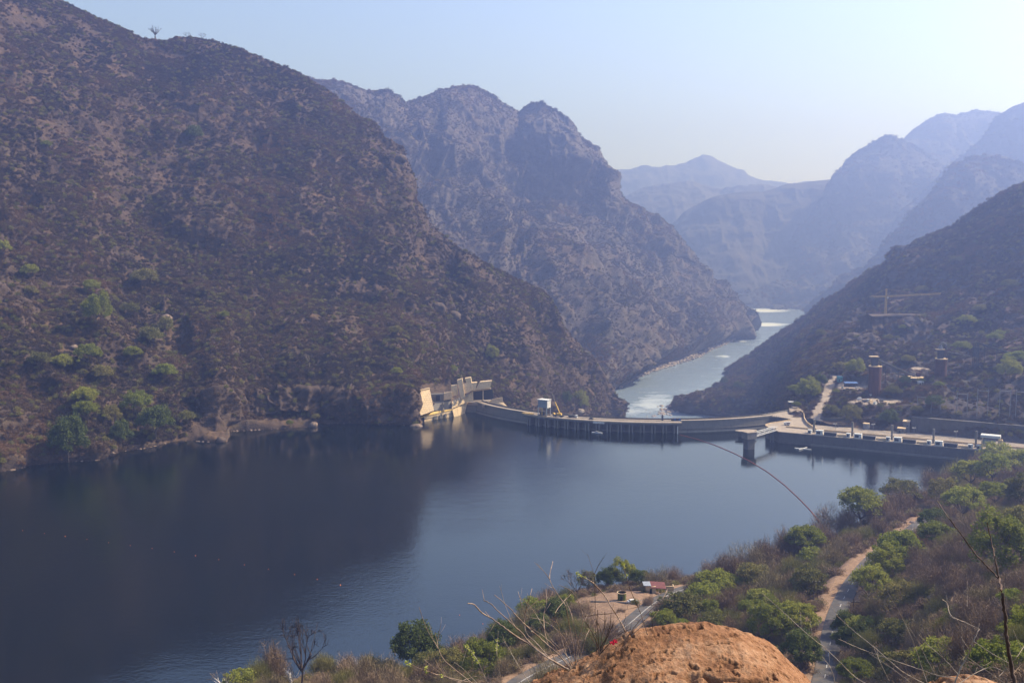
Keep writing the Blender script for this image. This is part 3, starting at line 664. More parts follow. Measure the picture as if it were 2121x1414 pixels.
# ------------------------------------------------------------------ trees
def tube(pts, rad, n=5):
    """tapered tube along pts (list of vec3)"""
    pts = np.asarray(pts, float); k = len(pts); V_ = []
    tdir = np.gradient(pts, axis=0); tdir /= np.linalg.norm(tdir, axis=1, keepdims=True) + 1e-9
    ref = np.array([.31, .91, .27])
    for i in range(k):
        a = np.cross(tdir[i], ref); a /= np.linalg.norm(a) + 1e-9; b = np.cross(tdir[i], a)
        for j in range(n):
            th = 2 * math.pi * j / n; V_.append(pts[i] + rad[i] * (math.cos(th) * a + math.sin(th) * b))
    f = grid_faces(k, n)  # placeholder, rebuilt below with wrap
    f = []
    for i in range(k - 1):
        for j in range(n):
            f.append((i * n + j, i * n + (j + 1) % n, (i + 1) * n + (j + 1) % n, (i + 1) * n + j))
    return np.array(V_), np.array(f)
def grow(r, p0, d0, L, rad, depth, out, tips, spread=.6, nb=(3, 4), shrink=.68, up=.12, wob=.12, sides=5, minr=.0):
    n = 4; pts = [np.array(p0, float)]; d = np.array(d0, float); d /= np.linalg.norm(d)
    for i in range(n):
        d = d + r.normal(size=3) * wob + np.array([0, 0, up * .4]); d /= np.linalg.norm(d); pts.append(pts[-1] + d * L / n)
    out.append(tube(pts, np.maximum(np.linspace(rad, rad * .55, n + 1), minr), sides if depth > 1 else 3))
    if depth == 0: tips.append((pts[-1], d)); return
    for i in range(r.integers(nb[0], nb[1] + 1)):
        t_ = n if i == 0 else r.integers(max(1, n - 2), n + 1); nd = d + r.normal(size=3) * spread; nd[2] += up; nd /= np.linalg.norm(nd)
        grow(r, pts[t_], nd, L * shrink * (.8 + .4 * r.random()), rad * .58, depth - 1, out, tips, spread, nb, shrink, up, wob, sides, minr)
def leaf_clump(r, c, rad, n, size, flat=.6):
    d = r.normal(size=(n, 3)); d /= np.linalg.norm(d, axis=1, keepdims=True); q = c + d * (r.random((n, 1)) ** .45) * rad * np.array([1, 1, flat])
    a = r.normal(size=(n, 3)); a[:, 2] *= .6; a /= np.linalg.norm(a, axis=1, keepdims=True); b = np.cross(a, r.normal(size=(n, 3))); b /= np.linalg.norm(b, axis=1, keepdims=True)
    s = size * (.6 + .8 * r.random((n, 1)))
    v = np.stack([q - a * s, q + b * s * .55, q + a * s, q - b * s * .55], 1).reshape(-1, 3)
    return v, np.arange(4 * n).reshape(-1, 4)
TREE = {}
def proto(key, trunk, crown, tm, cmat):
    tv, tf = trunk; cv, cf = crown
    TREE[key] = (raw_mesh(key + '_trunk', tv, tf, [tm], smooth=True), raw_mesh(key + '_crown', cv, cf, [cmat]))
def leafy_tree(key, seed, cmat, R_=5.0, H=6.5, n=5200, size=.2, flat=.45, tm=None, depth=3, hb=.32, umbrella=True):
    r = np.random.default_rng(seed); out = []; tips = []
    grow(r, (0, 0, -.6), (r.normal() * .1, r.normal() * .1, 1), H * hb, .17 * H / 6.5, 0, out, [], wob=.06, sides=6)
    base = out[0][0][-6:].mean(0) if len(out[0][0]) > 6 else np.array([0, 0, H * hb])
    base = np.array([0, 0, H * hb - .7])
    for i in range(6):
        a = i * 1.05 + r.random() * .5; grow(r, base, (math.cos(a) * .9, math.sin(a) * .9, .85), H * .33, .1 * H / 6.5, depth - 1, out, tips, spread=.5, nb=(2, 3), shrink=.72, up=.16, wob=.1, sides=4)
    T_ = np.array([t_[0] for t_ in tips]); s = R_ * .86 / (np.percentile(np.hypot(T_[:, 0], T_[:, 1]), 92) + 1e-6)
    cl = []; T2 = T_.copy(); T2[:, :2] *= s
    zt = H * (.70 + .22 * (1 - (np.hypot(T2[:, 0], T2[:, 1]) / R_) ** 2)); T2[:, 2] = zt * (.72 + .28 * r.random(len(T2))) if umbrella else T2[:, 2] / T2[:, 2].max() * H * .9
    out = [(v * np.array([s, s, 1]), f) for v, f in out]
    dn_ = 70; d_ = r.normal(size=(dn_, 3)); d_ /= np.linalg.norm(d_, axis=1, keepdims=True); d_[:, 2] = np.abs(d_[:, 2]); lob = 1 + .38 * fbm(d_ * 2.2 + seed, 1.0, 2)
    D2 = np.stack([R_ * .84 * d_[:, 0] * lob, R_ * .84 * d_[:, 1] * lob, H * ((.50 if umbrella else .34) + (.42 if umbrella else .6) * d_[:, 2] * lob)], 1); T2 = np.concatenate([T2, D2])
    m = max(12, int(1.5 * n) // len(T2))
    for p in T2:
        rr = R_ * (.13 + .17 * r.random()); cl.append(leaf_clump(r, p, rr, int(m * (.5 + r.random())), size, flat))
    proto(key, merge(out), merge(cl), tm or M['bark'], cmat)
def bare_tree(key, seed, R_=5.0, H=7.0, depth=4, tm=None, minr=.028, trunk_r=.22, hb=.3, spread=.55, up=.1, nb=(3, 4), cm=None):
    r = np.random.default_rng(seed); out = []; tw = []; tips = []
    grow(r, (0, 0, -.6), (r.normal() * .06, r.normal() * .06, 1), H * hb + .6, trunk_r, 0, out, [], wob=.05, sides=7)
    base = np.array([0, 0, H * hb - .1]); lim = []; t2 = []
    for i in range(6):
        a = i * 1.05 + r.random() * .6; grow(r, base, (math.cos(a), math.sin(a), .75 + .5 * r.random()), H * .33, trunk_r * .55, 1, lim, t2, spread=spread * .8, nb=nb, shrink=.75, up=up, sides=5)
    for p, d in t2: grow(r, p, d, H * .17, trunk_r * .14, depth - 2, tw, tips, spread=spread, nb=nb, shrink=.72, up=up, sides=3, minr=minr)
    V_, F_ = merge(out + lim); W_, X_ = merge(tw)
    s = R_ / (np.percentile(np.hypot(W_[:, 0], W_[:, 1]), 96)); h = H / np.percentile(W_[:, 2], 98)
    k = np.array([s, s, h]); 
    def sc_(q):
        q = q.copy(); f = sstep(q[:, 2], 0, H * hb)[:, None]; return q * (1 + (k - 1) * f)
    proto(key, (sc_(V_), F_), (sc_(W_), X_), tm or M['bark'], cm or tm or M['bark'])
def dry_bush(key, seed, R_=4.0, H=4.0, n=5200, cmat=None, leaf=0, lm=None):
    """many-stemmed leafless thicket bush: stems + a haze of fine twigs"""
    r = np.random.default_rng(seed); out = []; tips = []
    for i in range(9):
        a = r.random() * 6.28; q = .9 * r.random(); grow(r, (r.normal() * .3, r.normal() * .3, -.4), (math.cos(a) * q, math.sin(a) * q, 1), H * .45, .07, 1, out, tips, spread=.45, nb=(2, 3), shrink=.8, up=.1, sides=4)
    ps = []
    for i in range(6):
        v, f = blades(n // 6, R_ * (.45 + .25 * r.random()), H * (.55 + .25 * r.random()), .95, .045, r, shell=.15, up=.5)
        ps.append((v + np.array([r.normal() * R_ * .3, r.normal() * R_ * .3, H * .12]), f))
    v, f = merge(ps); V_, F_ = merge(out)
    TREE[key] = (raw_mesh(key + '_trunk', V_, F_, [M['bark']], smooth=True), raw_mesh(key + '_crown', v, f, [cmat or M['scrub_near']]))
leafy_tree('green_a', 21, M['leaf'], 5, 6.5); leafy_tree('green_b', 22, M['leaf'], 5, 7.5, umbrella=False, flat=.7); leafy_tree('green_c', 25, M['leaf'], 5, 5.5)
leafy_tree('yellow_a', 23, M['leafy'], 5, 5.5); leafy_tree('yellow_b', 24, M['leafy'], 5, 6.5, n=3600)
leafy_tree('dark_a', 26, M['leafd'], 4.5, 6.5, n=6500, umbrella=False, flat=.8); leafy_tree('dark_b', 27, M['leafd'], 5, 6.0, n=6500)
leafy_tree('olive_a', 28, M['leafo'], 5, 5.5, n=4200); leafy_tree('olive_b', 29, M['leafo'], 5, 6.5, n=3300, umbrella=False, flat=.7)
for i in range(5): dry_bush('bush_%d' % i, 40 + i, 4.2, 3.9 + .3 * (i % 3))
dry_bush('bush_olive', 47, 4.2, 3.8, cmat=M['leafo'])
for i_, c_ in enumerate((M['leaf'], M['leafy'], M['leafo'])): leafy_tree('bush_green%d' % i_, 60 + i_, c_, 4.2, 4.2, n=3600, size=.19, umbrella=False, hb=.2)
bare_tree('bare_a', 31, 5, 7.5, depth=4); bare_tree('bare_b', 32, 5, 7, depth=4, tm=M['bark_dark'], trunk_r=.3); bare_tree('bare_pale', 33, 4.5, 6.5, depth=3, tm=M['bark_pale'], cm=M['bark'], minr=.03)
bare_tree('baobab', 34, 5.2, 7.2, depth=4, trunk_r=.5, hb=.22, spread=.4, up=.16, minr=.035)
bare_tree('baobab_far', 35, 4.5, 8.5, depth=3, trunk_r=.8, hb=.5, spread=.4, up=.02, minr=.09)
FIRST = set()
def put_tree(name, key, loc, scale, rz=None, label='', cat='tree', group=None, sz=None, tilt=0):
    o = empty(name, loc, rz if rz is not None else random.random() * 6.28, label, cat, group)
    o.scale = (scale, scale, scale * (sz or 1)); o.rotation_euler.x = tilt
    a, b = TREE[key]
    link('trunk', a, o); link('crown', b, o)
    return o
def tree_px(name, key, u, v, wpx, label, group=None, bvh=None, cat='tree', sz=1.0, z=None, rz=None):
    p = hit(bvh or bvhH, u, v)
    if p is None: print('miss', u, v, label); return None
    R0 = {'bush': 4.6, 'bare': 5, 'baob': 5}.get(key[:4], 5.3)
    s = wpx * p.y / F / (2 * R0)
    if bvh is None: sz = sz * 1.3; s *= (1.32 if key[:4] == 'bush' else 1.1)
    o = put_tree(name, key, (p.x, p.y, p.z - .1 * s), s, rz, label, cat, group, sz)
    return o
TAKEN = []
def nt_(name, key, u, v, wpx, label, group=None, sz=1.0, cat='tree', rz=None):
    TAKEN.append((u, v - wpx * .25, wpx * .55)); return tree_px(name, key, u, v, wpx, label, group, sz=sz, cat=cat, rz=rz)
G1 = 'named trees on the near slope'
# individually recognisable trees of the near slope
nt_('bare_tree', 'baobab', 1355, 1196, 74, 'grey leafless spreading tree at the waterside behind the red-roofed toll hut')
nt_('leafy_tree', 'green_a', 1440, 1190, 82, 'green umbrella-shaped tree against the water right of the grey leafless spreading tree', sz=1.15)
nt_('leafy_tree', 'green_b', 1291, 1214, 52, 'tall fresh-green tree behind the parking area just left of the toll hut', sz=1.1)
nt_('leafy_tree', 'dark_a', 1258, 1216, 52, 'dark green tree between the parking area and the water', sz=.9)
nt_('leafy_tree', 'dark_b', 1325, 1214, 44, 'dark green tree directly under the grey leafless spreading tree')
nt_('leafy_tree', 'yellow_a', 1172, 1222, 34, 'small lime-green tree at the left tip of the shore by the parking area')
nt_('leafy_tree', 'dark_b', 1185, 1205, 26, 'small dark green tree right behind the lime-green tree on the shore tip')
nt_('leafy_tree', 'olive_b', 1215, 1222, 44, 'grey-olive tree beside the tip of the shore left of the parking area')
nt_('leafy_tree', 'green_a', 1782, 1092, 92, 'green flat-topped tree on the shore below the intake wall', sz=1.1)
nt_('leafy_tree', 'green_c', 1668, 1150, 86, 'pale green tree on the shore where the red boom comes ashore')
nt_('bare_tree', 'bare_a', 1694, 1110, 72, 'pale grey leafless tree at the landward end of the red boom')
nt_('dry_tree', 'bush_1', 1722, 1172, 58, 'lone rust-brown tree on the bare dirt verge beside the road bend', sz=1.0)
nt_('leafy_tree', 'yellow_b', 1995, 1078, 86, 'yellow-green tree above the far end of the road')
nt_('leafy_tree', 'dark_b', 1932, 1104, 62, 'dark green tree at the edge of the road below the yellow-green tree')
nt_('leafy_tree', 'green_c', 1938, 1136, 78, 'bright green rounded tree right of the road gap')
nt_('leafy_tree', 'yellow_a', 1866, 1180, 100, 'largest bright lime tree overhanging the road bend', sz=1.15)
nt_('leafy_tree', 'green_b', 1830, 1204, 74, 'deep green tree hugging the road just below the largest lime tree')
nt_('leafy_tree', 'yellow_b', 1800, 1252, 78, 'lime tree beside the white centre line of the road', sz=1.3)
nt_('leafy_tree', 'olive_a', 1868, 1270, 92, 'dull olive tree to the right of the lime tree by the centre line')
nt_('leafy_tree', 'green_b', 1592, 1330, 90, 'green tree just above the orange boulder, left of the dirt verge')
nt_('leafy_tree', 'green_a', 1648, 1318, 88, 'green tree touching the dirt verge right of the orange boulder crest')
nt_('leafy_tree', 'dark_a', 1660, 1382, 90, 'dark leafy tree between the boulder shoulder and the dirt verge')
nt_('leafy_tree', 'green_c', 1375, 1306, 56, 'green bush-like tree right of the asphalt stub near the boulder crest', sz=1.1)
nt_('leafy_tree', 'green_b', 1470, 1296, 58, 'dense green tree in the middle of the thicket above the boulder')
nt_('leafy_tree', 'yellow_a', 1398, 1262, 36, 'small yellow-green tree right beside the toll road')
nt_('leafy_tree', 'yellow_a', 1410, 1312, 44, 'low lime shrub-tree peeping over the boulder crest')
nt_('leafy_tree', 'olive_a', 1560, 1226, 84, 'olive-brown tree with loose crown in the thicket left of the utility poles')
nt_('leafy_tree', 'yellow_b', 1548, 1275, 40, 'small bright tree in the dark thicket below the olive-brown tree')
nt_('leafy_tree', 'green_b', 2078, 1192, 130, 'wide green-olive tree behind the fork of the tall foreground twig')
nt_('leafy_tree', 'yellow_a', 2100, 1262, 60, 'small lime tree beside the stem of the tall foreground twig')
nt_('leafy_tree', 'yellow_b', 2055, 1000, 74, 'yellowish tree just below the end of the intake wall')
nt_('leafy_tree', 'green_a', 2010, 1012, 72, 'green tree at the water edge under the end of the intake wall')
nt_('leafy_tree', 'yellow_a', 2105, 985, 80, 'yellow-green tree at the right frame edge below the intake wall')
nt_('leafy_tree', 'green_c', 2060, 1048, 70, 'fresh green tree on the slope under the yellowish tree by the intake')
nt_('leafy_tree', 'yellow_a', 1905, 1024, 70, 'pale yellow-topped tree standing alone over the dark water by the intake wall')
nt_('leafy_tree', 'olive_a', 1865, 1052, 84, 'olive tree on the shore above the far end of the road')
nt_('leafy_tree', 'olive_b', 1955, 1050, 70, 'dull green tree among grey bushes at the far end of the road')
nt_('leafy_tree', 'yellow_a', 1960, 1412, 130, 'large yellow-green tree low in the corner between the foreground twigs')
nt_('leafy_tree', 'yellow_b', 2060, 1424, 120, 'yellow-olive tree at the foot of the tall foreground twig')
nt_('leafy_tree', 'green_c', 2098, 1330, 62, 'small rounded green tree right of the tall foreground twig')
nt_('leafy_tree', 'olive_a', 1860, 1345, 90, 'olive tree in the middle of the thicket right of the road')
nt_('leafy_tree', 'green_a', 1990, 1300, 58, 'small green tree in the dark thicket behind the forked pale branch')
nt_('leafy_tree', 'dark_a', 1752, 1318, 62, 'dark tree leaning over the right edge of the road')
nt_('leafy_tree', 'dark_b', 1758, 1352, 64, 'dark spreading tree lowest on the right edge of the road')
nt_('leafy_tree', 'green_c', 1772, 1420, 80, 'green tree at the bottom of the picture right of the road')
nt_('leafy_tree', 'dark_a', 862, 1380, 112, 'big dark green rounded tree on the low shore left of the twigs', sz=.95)
nt_('leafy_tree', 'green_b', 1003, 1412, 96, 'bright green dome-shaped tree beside the road with the white edge line', sz=.95)
nt_('leafy_tree', 'dark_a', 1040, 1352, 74, 'dark olive tree at the water edge behind the foreground twigs')
nt_('leafy_tree', 'green_a', 795, 1364, 40, 'small light green tree at the left side of the big dark green tree')
nt_('leafy_tree', 'olive_a', 930, 1402, 84, 'loose grey-green tree between the big dark tree and the bright green dome')
nt_('leafy_tree', 'dark_a', 1150, 1290, 60, 'dark green tree on the shore behind the densest twigs')
nt_('leafy_tree', 'dark_b', 1118, 1318, 56, 'dark green tree lower on the shore behind the twigs')
nt_('leafy_tree', 'green_b', 1176, 1268, 40, 'mid green tree at the left edge of the parking clearing')
nt_('bare_tree', 'bare_b', 626, 1426, 100, 'black-trunked leafless tree standing over the dark water in the low left', sz=1.5)
nt_('bare_tree', 'bare_pale', 603, 1428, 62, 'white-branched leafless tree beside the black-trunked tree')
nt_('dry_tree', 'bush_2', 572, 1408, 84, 'rounded brown twiggy tree just left of the black-trunked tree', sz=1.35)
nt_('bare_tree', 'bare_pale', 748, 1392, 40, 'pale little leafless tree above the brown brush on the low shore')
nt_('bare_tree', 'bare_pale', 465, 1442, 60, 'lowest pale leafless tree at the bottom edge over the water')
nt_('bare_tree', 'bare_a', 1195, 1240, 60, 'thin grey leafless tree at the left of the parking clearing')
LM = ['grey spreading tree behind the toll hut', 'green umbrella tree by the water', 'tall fresh-green tree behind the parking area', 'dark tree between parking area and water', 'dark tree by the toll hut', 'small lime tree on the shore tip', 'small dark tree on the shore tip', 'grey-olive tree on the shore tip',
 'flat-topped green tree below the intake wall', 'pale green tree where the boom lands', 'pale leafless tree where the boom lands', 'lone rust-brown tree on the verge', 'yellow-green tree above the road end', 'dark tree at the road end', 'bright round tree by the road gap', 'largest lime tree at the road bend', 'deep green tree hugging the road',
 'lime tree by the centre line', 'dull olive tree behind the lime tree', 'green tree just above the orange boulder', 'green tree touching the dirt verge', 'dark tree below the dirt verge poles', 'green bush-tree by the asphalt stub', 'dense green tree mid thicket', 'small yellow-green tree by the toll road', 'low lime tree at the boulder crest',
 'loose olive-brown tree by the poles', 'small bright tree in the dark thicket', 'wide green tree behind the forked stem', 'small lime tree by the forked stem', 'yellowish tree below the intake end', 'green water-edge tree under the intake end', 'yellow-green tree at the right edge', 'fresh green tree below the intake', 'pale yellow-topped tree over dark water',
 'olive tree above the road end', 'dull green tree by the road end', 'large yellow-green corner tree', 'yellow-olive tree at the forked stem foot', 'round green tree right of the forked stem', 'olive tree right of the road', 'small green tree behind the pale branch', 'dark tree leaning over the road', 'dark tree lowest by the road', 'green tree at the bottom by the road',
 'big dark green shore tree', 'bright green dome tree', 'dark olive tree behind the twigs', 'small light tree by the big dark one', 'loose grey-green shore tree', 'dark tree behind the densest twigs', 'dark tree low behind the twigs', 'mid green tree left of the clearing', 'black-trunked leafless tree', 'white-branched leafless tree', 'rounded brown twiggy tree', 'pale little leafless shore tree', 'lowest pale leafless tree', 'thin grey tree left of the clearing']
USED = set()
def bush_label(u, v, w, kind):
    d = sorted((math.hypot(u - a, (v - b) * 1.3), i) for i, (a, b, c) in enumerate(TAKEN) if i < len(LM))
    size = 'small' if w < 60 else 'broad' if w > 78 else 'mid-sized'
    for q in range(12):
        i = d[q][1]; a, b, c = TAKEN[i]; dx, dy = u - a, v - b
        rel = ('right of' if dx > 0 else 'left of') if abs(dx) > 1.6 * abs(dy) else ('below' if dy > 0 else 'above') if abs(dy) > 1.6 * abs(dx) else ('below and ' if dy > 0 else 'above and ') + ('right of' if dx > 0 else 'left of')
        for s_ in (size,):
            l = f'{s_} {kind} {rel} the {LM[i]}'
            if l not in USED and len(l.split()) <= 16: USED.add(l); return l
    return f'{size} {kind} in the thicket'
for (u_, v_, w_, k_, l_) in [(1238, 1352, 78, 'bush_olive', 'wide olive twiggy bush hiding the toll road just behind the twigs'), (1262, 1322, 66, 'bush_1', 'brown twiggy bush covering the middle of the toll road'), (1196, 1352, 60, 'bush_3', 'brown twiggy bush at the lower side of the toll road'),
                             (1216, 1300, 52, 'bush_0', 'brown bush at the lower left corner of the parking clearing'), (1340, 1252, 30, 'bush_2', 'small dark bush in front of the toll hut'), (1318, 1250, 22, 'bush_olive', 'small olive bush left of the toll hut')]:
    nt_('dry_bush' if k_ != 'bush_olive' else 'olive_bush', k_, u_, v_, w_, l_, cat='bush', sz=.9)
for i_, (u_, v_, w_, l_) in enumerate([(1738, 1104, 80, 'grey-brown bush left of the flat-topped green shore tree'), (1822, 1082, 84, 'grey-brown bush right of the flat-topped green shore tree'), (1636, 1152, 78, 'grey-brown bush left of the pale green shore tree'), (1706, 1134, 74, 'grey-brown bush between the pale green shore tree and the leafless tree'),
                             (1598, 1170, 80, 'tall brown bush on the shore left of the boom landing'), (1556, 1184, 78, 'second tall brown bush along the shore left of the boom landing'), (1514, 1196, 74, 'brown waterside bush right of the green umbrella tree'), (1482, 1204, 60, 'low brown waterside bush just right of the green umbrella tree'),
                             (1856, 1066, 80, 'brown bush at the water below the olive shore tree'), (1890, 1046, 70, 'brown bush at the water below the pale yellow-topped tree'), (1392, 1206, 44, 'small brown bush between the grey spreading tree and the green umbrella tree')]):
    nt_('dry_bush', 'bush_%d' % (i_ % 5), u_, v_, w_, l_, cat='bush', sz=1.15)
# thicket of leafless bushes filling the rest
def on_road(p, m=5.6):
    for k_, r_ in road3.items():
        if np.min(np.hypot(r_[:, 0] - p.x, r_[:, 1] - p.y)) < (m if k_ == 'left' else m + .5): return True
    for c, rad in APRON:
        if math.hypot(c[0] - p.x, c[1] - p.y) < rad * .9: return True
    return False
r = np.random.default_rng(77); su, sv = [np.array(x, float) for x in zip(*shoreH)]
GRP = 'leafless bushes of the near thicket'
LB = {'L': 'leafless brown bush in the brush of the low shore at the bottom left', 'C': 'leafless purple-brown bush in the thicket between the toll road and the dirt verge',
      'R': 'leafless purple-brown bush in the thicket right of the road', 'LO': 'thin olive bush in the brush of the low shore at the bottom left',
      'CO': 'thin olive bush in the thicket between the toll road and the dirt verge', 'RO': 'thin olive bush in the thicket right of the road'}
cand = []
tries = 0; placed = []
while len(placed) < 236 and tries < 24000:
    tries += 1
    u = r.uniform(430, 2170); vs_ = np.interp(u, su, sv); v = vs_ + 2 + (1470 - vs_) * r.random() ** 1.35
    if 1215 < u < 1345 and v < 1330: continue
    if 1130 < u < 1680 and v > 1345 + .0 * u: continue
    wpx = r.uniform(52, 84) * (1 + .45 * sstep(u, 1750, 2100) * sstep(v, 1050, 1400)) 
    if 780 < u < 1075 and 1385 < v and r.random() < .75: continue
    if any((u - a) ** 2 + ((v - wpx * .25 - b) * 1.35) ** 2 < (c * .55 + wpx * .2) ** 2 for a, b, c in TAKEN): continue
    if any((u - a) ** 2 + ((v - b) * 1.5) ** 2 < (.235 * (wpx + c)) ** 2 for a, b, c in placed): continue
    p = hit(bvhH, u, v)
    if p is None or p.y < 90 or p.z < .4: continue
    if on_road(p, 4.4 + wpx * p.y / F * .42): continue
    placed.append((u, v, wpx)); ol = r.random() < .3
    gr = r.random() < (.10 if u < 1140 else .12); ol = ol or gr; key = ('bush_green%d' % r.integers(3) if gr else 'bush_olive') if ol else 'bush_%d' % r.integers(5)
    z_ = ('L' if u < 1140 else 'R' if u > 1560 + (1500 - v) * .62 else 'C')
    tree_px('dry_bush' if not ol else 'leafy_bush' if gr else 'olive_bush', key, u, v, wpx, bush_label(u, v, wpx, 'leafy green bush' if gr else 'olive bush' if ol else 'leafless bush'), GRP + {'L': ' on the low shore', 'C': ' left of the dirt verge', 'R': ' right of the road'}[z_] + (' in green leaf' if gr else ' with thin olive leaves' if ol else ''), cat='bush', sz=r.uniform(.8, 1.25))
print('bushes', len(placed), tries)
# low brush between them (stuff)
mk = sstep(RDH, 4.5, 8)[:, :GH.shape[1] - 2] if False else sstep(RDH, 5, 8)
for c, rad in APRON: mk = mk * sstep(np.hypot(GH[:, :mk.shape[1], 0] - c[0], GH[:, :mk.shape[1], 1] - c[1]), rad * .85, rad * 1.05)
Gf = GH[:, :mk.shape[1]]; mk = mk * (Gf[..., 2] > .8) * (Gf[..., 1] > 60) * (Gf[..., 1] < 1000); uH, vH = px(Gf); mk = mk * (uH > 380) * (uH < 2300)
mk = mk * (.25 + .75 * sstep(fbm(Gf, 18, 3, seed=4), -.25, .1))
pts, area, _, _ = sample_grid(Gf, 11000, r, mk); print('areaH', area)
pN = [scrub_proto(r, 700, .55, .035, 4) for _ in range(4)] + [scrub_proto(r, 500, .22, .09, 4)]
k = r.choice(5, len(pts), p=[.25, .24, .2, .17, .14])
scatter_stuff('undergrowth', pN, [3, 3, 3, 3, 2], pts, k, 1.3 + 2.3 * r.random(len(pts)) ** 1.4, r.random(len(pts)) * 6.28)

# green trees on the left hillside
def gt(u, v, w, label, key=None, bvh=None, name='leafy_tree', sz=1.55, group=None):
    w *= 1.12 if bvh is None else .82
    sz = sz if bvh is None else 1.2
    return tree_px(name, key or random.choice(['green_a', 'green_c', 'yellow_a', 'olive_a']), u, v + w * .3, w, label, group, bvh or bvhA, sz=sz)
gl = [(190, 603, 36, 'green_a', 'uppermost of the green trees in the row climbing the left slope'), (201, 655, 54, 'green_b', 'large green tree right of the reddish rock face on the left slope'),
      (270, 645, 34, 'olive_a', 'faded green tree left of the dark-mouthed boulder'), (312, 703, 50, 'olive_a', 'olive-green tree below the dark-mouthed boulder'), (343, 682, 34, 'olive_b', 'small faded tree directly under the dark-mouthed boulder'),
      (184, 745, 50, 'green_a', 'rounded green tree below the flat pale rock slab on the left slope'), (130, 756, 42, 'green_c', 'green tree just left of the rounded one below the pale slab'), (82, 752, 44, 'olive_a', 'green tree at the foot of the reddish rock face'),
      (212, 778, 42, 'olive_a', 'flat olive tree above the stacked pair of lime trees'), (276, 736, 36, 'green_c', 'compact green tree alone in brown scrub at mid slope'), (341, 775, 44, 'yellow_a', 'yellow-green tree furthest right in the left slope grove'),
      (286, 850, 60, 'yellow_b', 'brightest lime tree low on the left slope'), (176, 828, 50, 'green_c', 'upper tree of the stacked pair left of the brightest lime tree'), (180, 862, 50, 'green_a', 'lower tree of the stacked pair left of the brightest lime tree'),
      (232, 868, 40, 'olive_b', 'olive tree between the stacked pair and the brightest lime tree'), (142, 925, 84, 'dark_a', 'large dark green tree over the water at the left shore'), (322, 885, 70, 'dark_b', 'dark tree below the brightest lime tree'),
      (62, 570, 34, 'green_a', 'green tree above the reddish rock face at the left edge'), (64, 608, 30, 'olive_a', 'small olive tree on top of the reddish rock face'), (95, 302, 20, 'yellow_a', 'tiny lime tree high on the left hillside'),
      (5, 522, 34, 'yellow_b', 'green tree cut by the left frame edge'), (300, 583, 50, 'olive_a', 'wide faded tree higher up the left slope'), (386, 868, 34, 'olive_a', 'olive tree at the start of the dirt spit'),
      (402, 286, 36, 'dark_b', 'dull green tree in the middle of the upper hillside'), (465, 657, 20, 'green_a', 'tiny bright tree with a dark shadow right of the grove'), (820, 688, 26, 'olive_a', 'faint green tree below the bare red scar'),
      (935, 772, 26, 'green_a', 'green tree above the highest concrete wall of the left abutment'), (1020, 738, 26, 'green_b', 'green tree on the spur left of the orange slabs'), (70, 955, 60, 'dark_b', 'low dark tree on the shore at far left'),
      (250, 905, 46, 'dark_a', 'dark tree behind the pale shore rocks'), (822, 775, 22, 'green_a', 'small green tree above the dark cliff near the abutment'), (1200, 838, 34, 'green_b', 'bright green bush-like tree behind the white truck on the dam'),
      (1172, 830, 26, 'dark_a', 'dark green tree behind the mobile crane'), (600, 880, 16, 'green_a', 'small green tree on the lakeside terrace'), (655, 866, 18, 'olive_a', 'small olive tree against the dark cliff by the terrace end')]
for u, v, w_, key, lab in gl: gt(u, v, w_, lab, key)
for (u, v, w_, lab, sz) in [(640, 762, 30, 'bare baobab with thick trunk standing out on the brown slope above the dark cliff', 1.3), (713, 702, 20, 'smaller bare baobab upslope right of the thick-trunked one', 1.3), (472, 724, 14, 'pale-stemmed bare tree at mid slope above the cliff end', 1.8),
                            (1092, 805, 14, 'bare tree growing beside the orange slabs', 1.5)]:
    tree_px('baobab_tree', 'baobab_far', u, v, w_, lab, bvh=bvhA, sz=sz)
def ridge_tree(u, v, wpx, D, key, label, sz=1.0):
    p = P(u, v, D); R0 = 5; s = wpx * D / F / (2 * R0)
    z = drop(bvhA, p[0], p[1]); z = p[2] if z is None or abs(z - p[2]) > 12 else z
    return put_tree('baobab_tree' if key == 'baobab_far' else 'bare_tree', key, (p[0], p[1], z - 1), s, 1.0, label, 'tree', None, sz)
ridge_tree(322, 84, 27, 1444, 'baobab_far', 'lone baobab silhouetted against the sky on the left skyline', 1.25)
ridge_tree(388, 82, 16, 1462, 'bare_a', 'small leafless tree on the skyline right of the lone baobab')
ridge_tree(420, 86, 15, 1470, 'bare_a', 'twin-topped leafless tree further right along the same skyline', 1.2)
